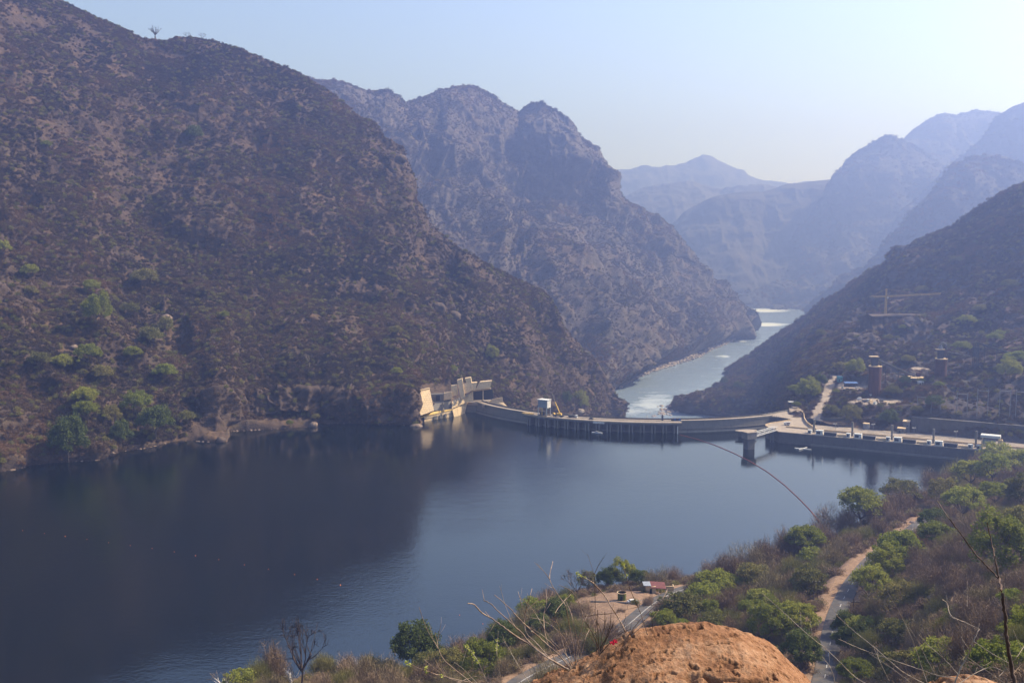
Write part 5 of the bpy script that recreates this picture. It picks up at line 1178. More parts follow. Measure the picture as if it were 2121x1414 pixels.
rd_ = MB().prism([tuple(IL(-2, 21.5, 0)[:2]), tuple(IL(LN + 140, 21.5, 0)[:2]), tuple(IL(LN + 140, 52, 0)[:2]), tuple(IL(40, 48, 0)[:2]), tuple(IL(10, 44, 0)[:2]), tuple(IL(-2, 40, 0)[:2])], 4, 9.8).build('service_road', M['dirt']); tag(rd_, kind='structure')
units = [1697, 1777, 1859, 1944]
ordw = ['first', 'second', 'third', 'fourth']
def gatehouse(s_, d_, w, h, dp, label, dark_left=True):
    o = empty('gate_house', IL(s_, d_, 9.6), 0, label, 'hut', 'white gate houses along the intake deck')
    MB().box(IL(s_, d_, 9.6 + h / 2), (w, dp, h), ANG).build('wall', M['white'], o)
    MB().box(IL(s_, d_, 9.6 + h + .15), (w + .5, dp + .5, .3), ANG).build('roof', M['white'], o)
    MB().box(IL(s_ - (w * .12), d_ - dp / 2 - .03, 9.6 + h * .5), (w * .55, .1, h * .55), ANG).build('opening', M['black'], o)
    return o
for i, u_ in enumerate(units):
    s_ = s_of(u_)
    gatehouse(s_, 3.0, 5.6, 3.6, 4.2, f'larger white box hut, {ordw[i]} of the row counted from the plaza end')
    gatehouse(s_of(u_ - 20), 3.0, 3.0, 3.2, 3.0, f'small white hut with black opening left of the {ordw[i]} larger box hut')
    o = empty('intake_screen', IL(s_ + 9, 2.2, 9.6), 0, f'long dark trash screen right of the {ordw[i]} larger box hut', 'screen', 'dark screens along the intake deck')
    MB().box(IL(s_ + 8.8, 2.4, 11.0), (10.0, 2.4, 2.7), ANG).build('panel', M['screen'], o)
    m_ = MB()
    for q in range(9): m_.box(IL(s_ + 4.4 + q * 1.1, 1.1, 11.0), (.12, .15, 2.7), ANG)
    m_.build('bars', M['dsteel'], o)
    o = MB().box((0, 0, 0), (8.6, 1.4, 1.5), ANG).build('concrete_kerb', M['conc_warm'], bevel=.1); o.location = IL(s_ + 18.5, 4, 10.4); tag(o, f'long low tan beam on the deck right of the {ordw[i]} dark screen', 'beam', 'tan beams along the intake deck')
gatehouse(s_of(2010), 3.0, 3.4, 3.2, 3.0, 'small white hut with black opening left of the last tall post'); gatehouse(s_of(2027), 3.0, 3.2, 3.2, 3.0, 'small white hut with black opening beside the white end gantry')
for i, (u_, h_) in enumerate([(1686, 11), (1765, 12), (1847, 12), (1933, 12), (2021, 13)]):
    s_ = s_of(u_, 10)
    o = empty('vent_post', IL(s_, 10, 9.6), 0, ['first', 'second', 'third', 'fourth', 'fifth'][i] + ' tall slim concrete post of the row on the intake deck counted from the plaza', 'post', 'tall posts along the intake deck')
    MB().box(IL(s_, 10, 9.6 + h_ / 2), (1.5, 1.5, h_), ANG).build('shaft', M['conc'], o); MB().box(IL(s_, 10, 9.9), (2.6, 2.6, .8), ANG).build('footing', M['conc'], o)
s0 = s_of(2051, 6); o = empty('end_gantry', IL(s0, 6, 9.6), 0, 'large white travelling gantry crane at the far right end of the intake deck', 'gantry')
for x in (-6, 6):
    for y in (-3.5, 3.5): MB().beam(IL(s0 + x, 6 + y, 9.6), IL(s0 + x * .95, 6 + y * .8, 19), .7).build('leg', M['conc_warm'], o)
MB().box(IL(s0, 6, 20.3), (14.0, 7.5, 2.0), ANG).build('cross_beam', M['white'], o); MB().box(IL(s0 - 1, 6, 15.5), (9, 4, 3.4), ANG).build('machine_house', M['greyp'], o)
MB().box(IL(s0, 2.6, 12.6), (11.4, .5, .7), ANG).build('brace', M['white'], o); MB().tube([IL(s0 + 7.6, 4, 19), IL(s0 + 7.6, 4, 11.2), IL(s0 + 8.2, 4, 10.3), IL(s0 + 12, 4, 10.2)], .4, 8).build('pipe', M['conc_warm'], o)
MB().box(IL(s0 + 7.4, 4.5, 17), (2.6, 2.6, 2.6), ANG).build('cab', M['conc_warm'], o)
s1 = s_of(2078, 3); o = empty('inspection_platform', IL(s1, 2, 9.6), 0, 'small white table-like platform at the right of the end gantry', 'platform')
MB().box(IL(s1, 2, 12.3), (5, 2.4, .5), ANG).build('top', M['white'], o)
for x in (-1.6, 1.6): MB().box(IL(s1 + x, 2, 10.9), (.5, .5, 2.4), ANG).build('leg', M['conc'], o)
# floodlight masts
for i, (u_, d_, lab) in enumerate([(1730, 30, 'floodlight mast left of the cylindrical tank'), (1809, 44, 'floodlight mast right of the cylindrical tank'), (1893, 44, 'floodlight mast right of the small pump houses'), (1980, 44, 'floodlight mast in front of the retaining wall at right')]):
    s_ = s_of(u_, d_); o = empty('floodlight_mast', IL(s_, d_, 9.8), 0, 'small white-headed ' + lab, 'lamp', 'floodlight masts behind the intake road')
    MB().tube([IL(s_, d_, 9.8), IL(s_, d_, 15)], .14, 6).build('mast', M['steel'], o)
    for x in (-1.3, -.3, .9): MB().box(IL(s_ + x, d_, 15 + .3 * (x > 0)), (.9, .5, .7), ANG).build('lamp', M['white'], o)
# tank and pump houses
s_ = s_of(1794, 47); o = empty('storage_tank', IL(s_, 47, 9.8), 0, 'upright grey cylindrical tank behind the intake road', 'tank')
MB().cyl(IL(s_, 47, 9.8), 2.7, 5.0, 24).build('shell', M['steel'], o, smooth=False); MB().cyl(IL(s_, 47, 14.8), 2.85, .35, 24).build('lid', M['conc_warm'], o)
def house(name, label, p, w, d, h, a, mw, mr, pitch=0.6, cat='building', door=True, group=None):
    ca, sa = math.cos(a), math.sin(a)
    def l_(x, y, z): return np.array([p[0] + x * ca - y * sa, p[1] + x * sa + y * ca, p[2] + z])
    o = empty(name, p, 0, label, cat, group)
    MB().box(l_(0, 0, h / 2 - .4), (w, d, h + .8), a).build('wall', mw, o)
    MB().slab([l_(-w / 2 - .4, -d / 2 - .5, h), l_(w / 2 + .4, -d / 2 - .5, h), l_(w / 2 + .4, d / 2 + .5, h + pitch), l_(-w / 2 - .4, d / 2 + .5, h + pitch)], (0, 0, .25)).build('roof', mr, o)
    if door: MB().box(l_(-w * .2, -d / 2 - .03, 1.05), (1.1, .12, 2.1), a).build('door', M['black'], o); MB().box(l_(w * .22, -d / 2 - .03, h * .6), (1.3, .12, .9), a).build('window', M['glass'], o)
    return o
house('pump_house', 'tall narrow pump house with slanted roof beside the intake road', IL(s_of(1877, 52), 52, 9.8), 5, 4, 9.0, ANG, M['conc'], M['conc_warm'], .8)
house('pump_house', 'low small pump house in front of the tall narrow one', IL(s_of(1867, 44), 44, 9.8), 6, 3.5, 4.0, ANG, M['conc'], M['conc_warm'], .5)
# retaining wall with buttresses
rwl = empty('retaining_wall', IL(s_of(2000, 56), 56, 9), 0, 'long dark retaining wall with buttresses behind the intake road at right', 'wall')
sA, sB = s_of(1888, 56), s_of(2121, 56) + 40
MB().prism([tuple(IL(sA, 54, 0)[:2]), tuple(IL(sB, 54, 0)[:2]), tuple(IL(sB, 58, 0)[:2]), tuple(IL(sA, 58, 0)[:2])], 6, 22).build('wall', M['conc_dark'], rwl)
for k_ in range(14): MB().box(IL(sA + (sB - sA) * (k_ + .5) / 14, 53.6, 15), (.9, .8, 14), ANG).build('buttress', M['conc_dark'], rwl)
MB().box(IL((sA + sB) / 2, 56, 22.3), (sB - sA, 4.6, .6), ANG).build('coping', M['conc_dark'], rwl)
for k_, (u0, zz, hh) in enumerate([(1700, 15, 5), (1712, 21, 6)]):
    q0 = hit(bvhG, u0, 868 - 14 * k_); q1 = hit(bvhG, 1865, 872 - 16 * k_)
    if q0 and q1:
        o = MB().slab([(q0.x, q0.y, q0.z - 4), (q1.x, q1.y, q1.z - 4), (q1.x, q1.y, q1.z + 2.2), (q0.x, q0.y, q0.z + 1.6)], (0, 1.4, 0)).build('terrace_wall', M['conc_dark']); tag(o, ['lower', 'upper'][k_] + ' of the two shaded terrace walls above the service road', 'wall')
# switchyard portals
gl_ = [(1908, 868, 26, 16), (1938, 872, 30, 18), (1992, 878, 44, 20), (2034, 884, 58, 20), (2080, 886, 60, 20), (2112, 890, 62, 16)]
plc = ['nearest the pump houses', 'second from the pump houses', 'third from the pump houses', 'fourth from the pump houses', 'fifth from the pump houses', 'cut by the right picture edge']
for i, (u_, v_, h_, w_) in enumerate(gl_):
    q = hit(bvhG, u_, v_ - 22)
    if not q: continue
    hm = h_ * q.y / F; wm = w_ * q.y / F; p = np.array(q); o = empty('steel_portal', tuple(p), 0, 'thin grey switchyard portal frame ' + plc[i], 'pylon', 'switchyard portals on the shaded terraces')
    for x in (-wm / 2, wm / 2): MB().beam(p + ax * x + [0, 0, -4], p + ax * x + [0, 0, hm], .42).build('leg', M['steel'], o)
    MB().beam(p - ax * wm / 2 + [0, 0, hm * .93], p + ax * wm / 2 + [0, 0, hm * .93], .5).build('cross_beam', M['steel'], o)
# plaza
PZA = [(1580, 860.5), (1610, 855), (1640, 849.5), (1664.5, 858), (1667, 873), (1682, 886), (1690, 892), (1682, 899.5), (1613, 893.5), (1606, 889.5), (1593, 887), (1585, 882), (1586, 879), (1597, 876), (1620, 872.5), (1640, 869.5), (1630, 866), (1612, 863), (1598, 862)]
pl = empty('plaza_platform', tuple(PZ(1640, 875, 9.9)), 0, 'pale curved plaza platform linking the dam road and the intake deck', 'platform')
pts_ = [PZ(a, b, 9.95) for a, b in PZA]
MB().prism([(q[0], q[1]) for q in pts_], 9.3, 9.95).build('paving', M['deck'], pl)
cxy = np.mean([q[:2] for q in pts_], 0)
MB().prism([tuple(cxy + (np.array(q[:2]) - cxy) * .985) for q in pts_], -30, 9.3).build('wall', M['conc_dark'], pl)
def wall_path(name, m, parent, path, th, z0, z1, **kw):
    p = np.array(path, float); d = np.gradient(p, axis=0); d[:, 2] = 0; d /= np.linalg.norm(d, axis=1, keepdims=True); n = np.stack([-d[:, 1], d[:, 0], 0 * d[:, 0]], 1) * th / 2
    a = p + n; b = p - n; a[:, 2] = z1; b[:, 2] = z1
    return MB().strip(a, b, z1 - z0).build(name, m, parent)
wall_path('parapet', M['conc_warm'], pl, [PZ(a, b, 9.95) for a, b in [(1638, 849.6), (1650, 852.5), (1660, 856), (1665, 861), (1666, 870), (1671, 878), (1681, 886), (1692, 893)]], .6, 9.9, 12.4)
wall_path('kerb', M['conc_warm'], pl, [PZ(a, b, 9.95) for a, b in [(1607, 889), (1594, 887), (1585.5, 881.8), (1586.5, 879.3), (1597, 876.4), (1620, 873), (1638, 870)]], .5, 9.9, 10.7)
wall_path('parapet', M['conc'], pl, [PZ(a, b, 9.95) for a, b in [(1578, 860.6), (1595, 857.7), (1615, 854), (1638, 849.8)]], .6, 9.9, 11.2)
for k_ in range(9):
    q = PZ(1599 + k_ * 4.6, 861.8 + k_ * .95, 9.95); MB().box(q + [0, 0, .6], (.3, .3, 1.2)).build('railing_post', M['dsteel'], pl)
q = PZ(1630, 880.5, 9.95); o = truck('delivery_van', 'white box van parked in the middle of the pale plaza', q, 2.9, 5.5, M['white'], M['white'], False); MB().box(q + [.9, 0, 1.9], (3.6, 2.2, 2.3), 2.9).build('cargo_box', M['white'], o)
MB().box(q + [.9, -1.13, 2.1], (2.6, .06, .7), 2.9).build('stripe', M['redroof'], o)
q = PZ(1642, 838, 11); gz = hit(bvhG, 1642, 838)
if gz: house('shelter', 'low white-roofed shelter above the plaza beside the big green tree', np.array(gz), 8, 4, 2.8, .1, M['dsteel'], M['white'], .3)
# intake tower + truss footbridge
D0 = 818; T0 = P(1551, 933.5, D0)
tw = empty('intake_tower', (T0[0], T0[1], 0), 0, 'square concrete tower standing alone in the water at the end of the truss footbridge', 'tower')
AT = .42
MB().box((T0[0], T0[1], -10), (7.0, 6.2, 37), AT).build('shaft', M['conc_dark'], tw); MB().box((T0[0], T0[1], 11.4), (9.4, 8.0, 5.4), AT).build('head', M['conc'], tw); MB().box((T0[0], T0[1], 14.3), (9.9, 8.5, .5), AT).build('cap_slab', M['deck'], tw)
E0 = np.array([T0[0] + 4.2, T0[1] + 2.0, 10.0]); E1_ = PZ(1606, 890, 9.9) + [0.5, 0, .1]
fb = empty('truss_footbridge', tuple((E0 + E1_) / 2), 0, 'pale steel truss footbridge running from the plaza out to the tower in the water', 'bridge')
dv = (E1_ - E0); dl = np.linalg.norm(dv[:2]); dn_ = np.array([-dv[1], dv[0], 0]) / dl * 1.5
MB().slab([E0 + dn_, E0 - dn_, E1_ - dn_, E1_ + dn_], (0, 0, -.35)).build('deck', M['conc'], fb)
for sg_ in (-1, 1):
    m_ = MB(); H_ = np.array([0, 0, 3.0]); m_.beam(E0 + dn_ * sg_, E1_ + dn_ * sg_, .45); m_.beam(E0 + dn_ * sg_ + H_, E1_ + dn_ * sg_ + H_, .45)
    for k_ in range(9):
        a = E0 + dv * k_ / 9 + dn_ * sg_; b = E0 + dv * (k_ + 1) / 9 + dn_ * sg_; m_.beam(a, a + H_, .26); m_.beam(*((a, b + H_) if k_ % 2 else (a + H_, b)), .24)
    m_.build('truss', M['white'], fb)
q = E0 + dv * .82; 
for k_ in (-1.2, 1.2): MB().box((q[0] + k_, q[1], 1.5), (.9, .9, 16.5)).build('column', M['conc_dark'], fb)
# landing slab
q = PZ(1546, 891, 5.5); ld_ = empty('landing_platform', (q[0], q[1], 0), 0, 'rounded tan landing platform on a dark base in front of the dam near the footbridge', 'platform')
pl_ = [(q[0] + 9.6 * math.cos(a) * (1 + .12 * math.sin(3 * a)), q[1] + 5.0 * math.sin(a) + .15 * 9.6 * math.cos(a)) for a in np.linspace(0, 2 * math.pi, 22)[:-1]]
MB().prism(pl_, 4.6, 5.5).build('slab', M['deck'], ld_); MB().prism([(q[0] + (a - q[0]) * .72, q[1] + (b - q[1]) * .72) for a, b in pl_], -8, 4.6).build('base', M['conc_dark'], ld_)
# X raft
q = PZ(1663, 929, .35); xr = empty('crossed_raft', tuple(q), 0, 'pale X-shaped raft of crossed floats lying in front of the intake wall', 'raft')
MB().box(q, (13.5, .8, .6), -.5).build('float', M['white'], xr); MB().box(q + [0, 0, .25], (12.5, .8, .6), .75).build('float', M['white'], xr); MB().box(q + [-2.2, 1, .1], (7, .6, .5), .15).build('float', M['white'], xr)
# red boom
bp = [(1408, 900, 0), (1440, 908, 0), (1480, 921, 0), (1520, 938, 0), (1552, 954, 0), (1590, 977, 0), (1625, 1004, 0), (1655, 1032, 0), (1680, 1058, 0), (1700, 1085, 0), (1712, 1104, 1.5)]
pp = poly_interp([PZ(a, b, .15) for a, b, c in bp], 320)
bo = empty('floating_boom', tuple(pp[160]), 0, 'long rusty red floating boom curving from the dam to the near shore', 'boom')
MB().tube(pp[::4], .16, 5).build('cable', M['boomred'], bo)
fl = MB()
for k_ in range(0, 318, 2): fl.tube([pp[k_] + [0, 0, .05], pp[k_] * .2 + pp[k_ + 1] * .8 + [0, 0, .05]], .27, 6)
o = fl.build('floats', M['boomred'], bo); o['kind'] = 'stuff'
# buoys
bu = [(47, 1098), (92, 1104), (135, 1110), (180, 1116), (225, 1123), (270, 1129), (315, 1135), (361, 1142), (405, 1150), (453, 1158), (506, 1169), (556, 1178), (610, 1189), (657, 1199), (705, 1211), (952, 1273), (1000, 1291)]
b0_ = None
for i, (u_, v_) in enumerate(bu):
    q = PZ(u_, v_, .1)
    if b0_ is None:
        b0_ = empty('mooring_buoy', tuple(q), 0); MB().cyl(q + [0, 0, -.25], .42, .6, 12, .34).build('float', M['orange'], b0_); MB().cyl(q + [0, 0, .3], .07, .55, 6).build('mast', M['dsteel'], b0_); o = b0_
    else:
        o = b0_.copy(); COL.objects.link(o); o.location = q
        for c_ in list(b0_.children): d_ = c_.copy(); COL.objects.link(d_); d_.parent = o
    sc2 = .7 if i in (2, 8, 14) else .42; o.scale = (sc2,) * 3
    tag(o, (['first', 'second', 'third', 'fourth', 'fifth', 'sixth', 'seventh', 'eighth', 'ninth', 'tenth', 'eleventh', 'twelfth', 'thirteenth', 'fourteenth', 'fifteenth'] + [''] * 3)[i] + ' small orange buoy from the left in the dotted line across dark water' if i < 15 else ['tiny lone buoy nearer the dark big shore tree', 'tiny lone buoy nearer the long pale twigs'][i - 15], 'buoy', 'buoys in the dotted line' if i < 15 else 'lone buoys near the low shore')

# ------------------------------------------------------------------ right bank works
def G_(u, v): return np.array(hit(bvhG, u, v))
zy1, zy2, zy3 = 28.1, 27.1, 44.1
house('shed', 'long blue-roofed shed beside the dirt track in the works yard', PZ(1762, 800, zy1), 12, 6, 3.4, -.1, M['dsteel'], M['blue'], .8)
q = G_(1739, 789); house('hut', 'small teal hut at the top of the works yard', q, 4.6, 4, 4.2, 0, M['teal'], M['teal'], .5)
house('site_cabin', 'white site cabin below the first rusty silo', PZ(1808, 823, zy2), 6.4, 3, 3.0, -.05, M['white'], M['white'], .2)
q = G_(1907, 798); house('site_cabin', 'white and green site cabin near the conveyor landing', q, 5.2, 3, 3.4, 0, M['white'], M['white'], .2)
car('parked_car', 'white car shining beside the blue-roofed shed', PZ(1775, 804, zy1), .4, M['white']); car('parked_car', 'pale car left of the blue-roofed shed', PZ(1745, 804, zy1), 1.2, M['greyp'])
truck('dump_truck', 'dark dump truck at the front edge of the works yard', PZ(1752, 810, zy1), .6, 7, M['dsteel'], M['dsteel']); truck('dump_truck', 'pale dump truck on the lower yard ledge', PZ(1793, 833, zy2), .2, 7, M['white'], M['steel'])
truck('dump_truck', 'yellowish dump truck beside the white site cabin under the silo', PZ(1822, 833, zy2), 2.8, 7, M['conc_warm'], M['conc_warm'])
for i, (u_, v_, w_) in enumerate([(1780, 828, 4), (1786, 822, 3), (1803, 834, 4.5), (1812, 837, 3.5), (1834, 836, 5)]):
    o = MB().box((0, 0, .9), (w_, 2.2, 1.8), .3 * i).box((.4, .2, 2.1), (w_ * .6, 1.8, .6), .3 * i).build('material_stack', [M['white'], M['blue'], M['conc_warm'], M['white'], M['conc_warm']][i]); o.location = PZ(u_, v_, zy2)
    tag(o, ['white crate stack at the left tip of the lower yard', 'blue crate stack behind the white one in the lower yard', 'tan crate stack in the middle of the lower yard', 'small white crate stack at the front of the lower yard', 'long tan stack toward the right ledge of the lower yard'][i], 'crates')
def silo(u, v, wpx, hpx, label, cap=True):
    q = G_(u, v); k_ = q[1] / F; w = wpx * k_; h = hpx * k_; o = empty('silo', tuple(q), 0, label, 'silo', 'rusty silos on the right bank')
    MB().cyl(q + [0, 0, -3], w / 2, h + 3, 14).build('shell', M['rust'], o)
    for x in range(5): MB().tube([q + [w / 2 * math.cos(a) * 1.012, w / 2 * math.sin(a) * 1.012, h * (x + .5) / 5] for a in np.linspace(0, 2 * math.pi, 15)], .14, 4).build('hoop', M['rust'], o)
    MB().cyl(q + [0, 0, h], w / 2 + .4, .7, 14).build('rim', M['conc_warm'], o)
    MB().box(q + [-.8, 0, h + 4.4], (w * .42, w * .42, 8.0)).build('head_house', M['dsteel'], o)
    MB().box(q + [-1.5, 0, h + 9.3], (w * .72, w * .5, .9)).build('roof', M['conc_warm'], o)
    for x in (-1, 1): MB().beam(q + [x * w * .4, -w * .2, h], q + [x * w * .15, -w * .2, h + 8], .3).build('strut', M['dsteel'], o)
    MB().beam(q + [w / 2 + .6, -1, 0], q + [w / 2 + .6, -1, h + 1], .35).build('ladder', M['steel'], o)
    return q, h, k_
q1, h1, k1 = silo(1811, 812, 25, 54, 'taller rust-red silo left of the long descending conveyor')
q2, h2, k2 = silo(1948, 781, 23, 38, 'second rust-red silo further right with a pipe cluster on top')
def conveyor(name, label, a, b, w=1.8, legs=3):
    o = empty(name, tuple((np.array(a) + b) / 2), 0, label, 'conveyor')
    MB().beam(a, b, w, .8).build('belt', M['dsteel'], o)
    for s_ in (-1, 1): MB().beam(np.array(a) + [0, s_ * w * .55, .8], np.array(b) + [0, s_ * w * .55, .8], .25).build('rail', M['steel'], o)
    for k_ in range(legs):
        p_ = np.array(a) + (np.array(b) - a) * (k_ + .7) / legs; z_ = drop(bvhG, p_[0], p_[1]) 
        if z_ is not None and z_ < p_[2] - 1: MB().beam((p_[0], p_[1], z_ - 1), p_, .4).build('leg', M['dsteel'], o)
    return o
c1 = q1 + [1.5, 0, h1 + 6.5]; c2 = G_(1893, 784) + [0, 0, 2.5]
conveyor('belt_conveyor', 'long conveyor slanting down right from the top of the taller silo', c1, c2)
q = G_(1896, 789); o = empty('hopper_shed', tuple(q), 0, 'pale-roofed hopper shed at the foot of the long conveyor', 'shed')
MB().box(q + [0, 0, 1.6], (11, 5, 3.2)).build('wall', M['dsteel'], o); MB().slab([q + [-8, -4, 3.2], q + [8, -4, 3.0], q + [7, 4, 4.2], q + [-6, 4, 4.4]], (0, 0, .3)).build('roof', M['conc_warm'], o); MB().box(q + [3.5, 2, 6.0], (3, 3, 4)).build('hopper', M['rust'], o)
q = G_(1863, 782); conveyor('belt_conveyor', 'short pale conveyor left of the hopper shed', q + [-4, 0, 4], q + [4.5, 0, 2.2], 1.6, 2)
# pipe cluster, on the second silo
o = empty('pipe_cluster', tuple(q2 + [0, 0, h2 + 9]), 0, 'tangled grey cyclone and pipes on top of the second silo', 'machinery')
MB().tube([q2 + [-2, 0, h2 + 9], q2 + [-2, 0, h2 + 14], q2 + [1, 0, h2 + 16], q2 + [4, 0, h2 + 14], q2 + [5, 0, h2 + 9]], .5, 8).build('pipe', M['steel'], o); MB().cyl(q2 + [-1, 0, h2 + 9.8], 2.3, 3.5, 12, 1.1).build('cyclone', M['steel'], o)
for k_ in range(5): MB().beam(q2 + [-5 + k_ * 2, -1, h2 + 9], q2 + [-3.5 + k_ * 2, -1, h2 + 13 + k_ % 2], .3).build('strut', M['dsteel'], o)
# upper trestle + conveyor
q3 = G_(2020, 764); k3 = q3[1] / F; h3 = 54 * k3; w3 = 9 * k3
tr = empty('conveyor_tower', tuple(q3), 0, 'dark lattice tower carrying the upper conveyor at right', 'tower')
for x in (-1, 1):
    for y in (-1, 1): MB().beam(q3 + [x * w3 / 2, y * w3 / 2, -3], q3 + [x * w3 / 2 * .8, y * w3 / 2 * .8, h3], .5).build('leg', M['dsteel'], tr)
m_ = MB()
for k_ in range(6):
    z0_, z1_ = h3 * k_ / 6, h3 * (k_ + 1) / 6
    m_.beam(q3 + [-w3 / 2, -w3 / 2, z0_], q3 + [w3 / 2, -w3 / 2, z1_], .25); m_.beam(q3 + [-w3 / 2, -w3 / 2, z1_], q3 + [w3 / 2, -w3 / 2, z1_], .25); m_.beam(q3 + [w3 / 2, -w3 / 2, z0_], q3 + [w3 / 2, w3 / 2, z1_], .25)
m_.build('bracing', M['dsteel'], tr); MB().box(q3 + [0, 0, h3 - 8], (w3 * 1.1, w3, 9)).build('house', M['dsteel'], tr)
e3 = P(2097, 733, q3[1] + 6); conveyor('belt_conveyor', 'upper conveyor sloping from the lattice tower towards the right edge', q3 + [0, 0, h3 + .6], e3, 2.0, 3)
mast_b = q2 + [5, 0, h2 + 7]; o = MB().beam(mast_b, P(2012, 738, q3[1]), .7, .5).build('pipe_bridge', M['steel']); tag(o, 'thin straight pipe bridge between the second silo and the lattice tower', 'pipe')
# quarry bench + tower crane
DB = 1235
bt = [P(1806, 656.5, DB - 12), P(1850, 656, DB), P(1890, 655, DB - 4), P(1928, 652, DB - 14)]
zb = float(np.mean([b[2] for b in bt]))
segs_ = 60; xs = np.linspace(0, 1, segs_); fr = poly_interp([(b[0], b[1], zb) for b in bt], segs_)
rows_ = []
for k_, dz in enumerate(np.linspace(0, 46, 34)):
    q = fr.copy(); q[:, 2] = zb - dz; q[:, 1] -= dz * .10; q += np.stack([0 * xs, fbm(q, 12, 4, ridged=True, seed=6) * 4 * min(1, dz / 3), 0 * xs], 1); rows_.append(q)
topb = fr.copy(); topb[:, 1] += 15; topb[:, 2] += 2; fr[:, 1] += fbm(fr, 14, 3, seed=4) * 5; fr[:, 2] += fbm(fr, 9, 3, seed=5) * 1.2
Gq = np.stack([topb] + rows_, 1); l_ = Gq[:1].copy(); l_[..., 1] += 50; l_[..., 0] += 4; l_[..., 2] -= 8; r__ = Gq[-1:].copy(); r__[..., 1] += 50; Gq = np.concatenate([l_, Gq, r__], 0)
tag(link('quarry_terrace', raw_mesh('quarry_terrace', Gq.reshape(-1, 3), grid_faces(Gq.shape[0], Gq.shape[1]), [M['rockd']], smooth=True)), kind='structure')
cpos = np.array([P(1834, 655, DB + 12)[0], DB + 12, zb + 1.5]); kc = cpos[1] / F
tc = empty('tower_crane', tuple(cpos), 0, 'faded yellow tower crane standing on the edge of the quarry ledge on the right bank', 'crane')
Hm = 52 * kc
def lattice(m_, a, b, w, n, br=.28):
    a = np.array(a, float); b = np.array(b, float); d = (b - a) / n; ax_ = d / np.linalg.norm(d); s1_ = np.cross(ax_, [0, 1, 0]); s1_ = s1_ / np.linalg.norm(s1_) * w / 2; s2_ = np.cross(ax_, s1_); s2_ = s2_ / np.linalg.norm(s2_) * w / 2
    cs = [s1_ + s2_, s1_ - s2_, -s1_ - s2_, -s1_ + s2_]
    for c_ in cs: m_.beam(a + c_, b + c_, br * 1.3)
    for k_ in range(n):
        for i in range(4): m_.beam(a + d * k_ + cs[i], a + d * (k_ + 1) + cs[(i + 1) % 4], br)
    return m_
lattice(MB(), cpos, cpos + [0, 0, Hm * .72], 1.9, 10).build('mast', M['fyellow'], tc); lattice(MB(), cpos + [0, 0, Hm * .72], cpos + [0, 0, Hm], 1.3, 5).build('tower_head', M['fyellow'], tc)
jl, jr = -36 * kc, 120 * kc; zj = Hm * .70
lattice(MB(), cpos + [1, 0, zj], cpos + [jr, 10, zj + 3], 1.5, 26, .22).build('jib', M['fyellow'], tc); lattice(MB(), cpos + [-1, 0, zj], cpos + [jl, -3, zj - .5], 1.5, 8, .25).build('counter_jib', M['fyellow'], tc)
MB().box(cpos + [jl + 2, -3, zj - 1.5], (3.5, 2, 2.6)).build('counterweight', M['conc'], tc); MB().beam(cpos + [0, 0, Hm], cpos + [jr * .6, 6, zj + 2.5], .2).beam(cpos + [0, 0, Hm], cpos + [jl * .9, -2.5, zj + .6], .2).build('tie', M['fyellow'], tc)
MB().box(cpos + [1.4, -1.2, zj - 1.6], (1.8, 1.6, 2.2)).build('cab', M['white'], tc)

# ------------------------------------------------------------------ left shore: boulders and terrace stones
def boulder(name, label, p, s, m, seed=0, cat='boulder', group=None, flat=.8, stretch=(1, 1), rough=.25, sub=4):
    bm = bmesh.new(); bmesh.ops.create_icosphere(bm, subdivisions=sub, radius=1.0)
    co = np.array([v.co[:] for v in bm.verts]); n_ = fbm(co * 1.0 + seed * 9.1, .9, 4, seed=seed) * rough + fbm(co + seed, .25, 3, ridged=True, seed=seed + 1) * rough * .3
    co = co * (1 + n_[:, None]) * np.array([stretch[0], stretch[1], flat]) * s
    for v, c_ in zip(bm.verts, co): v.co = c_
    me = bpy.data.meshes.new(name); bm.to_mesh(me); bm.free(); me.polygons.foreach_set('use_smooth', [True] * len(me.polygons)); me.materials.append(m)
    o = link(name, me); o.location = p; tag(o, label, cat, group); return o
M['rock_tan'] = noisy('tan_rock', (.12, .085, .065), (.25, .18, .13), .5, bump=.5)
M['rock_pale'] = noisy('pale_rock', (.22, .18, .15), (.38, .32, .27), .6, bump=.4)
for i, (u_, v_, w_, m_, lab) in enumerate([(345, 660, 24, 'rock_tan', 'big pale-topped boulder with a dark hollow on the left slope'), (152, 719, 20, 'rock_tan', 'flat pale rock slab in the grove on the left slope'), (862, 884, 26, 'rock_tan', 'dark rock with a pale top at the water below the leaning block'),
                                           (208, 955, 18, 'rock_tan', 'pale waterline rock below the dark trees on the left shore'), (25, 976, 20, 'rock_tan', 'pale waterline rock at the far left edge'), (650, 880, 18, 'rock_tan', 'white-streaked rock at the right tip of the lakeside terrace'),
                                           (458, 912, 22, 'rockd', 'rock shelf at the tip of the reddish spit'), (1200, 852, 20, 'rock_pale', 'heap of pale rock behind the flatbed truck on the dam'), (770, 250, 22, 'rockd', 'rounded dark crag on the skyline edge of the left hill'),
                                           (830, 330, 26, 'rockd', 'square dark crag below the rounded one on the skyline edge'), (905, 640, 34, 'rockd', 'dark double crag in the middle of the spur'), (940, 655, 28, 'rockd', 'smaller crag right of the dark double crag')]):
    q = hit(bvhA, u_, v_)
    if q: boulder('boulder', lab, q, w_ * q.y / F / 2, M[m_], i, flat=.55 if 'flat' in lab or 'water' in lab else .75, stretch=(1, .8))
r = np.random.default_rng(5)
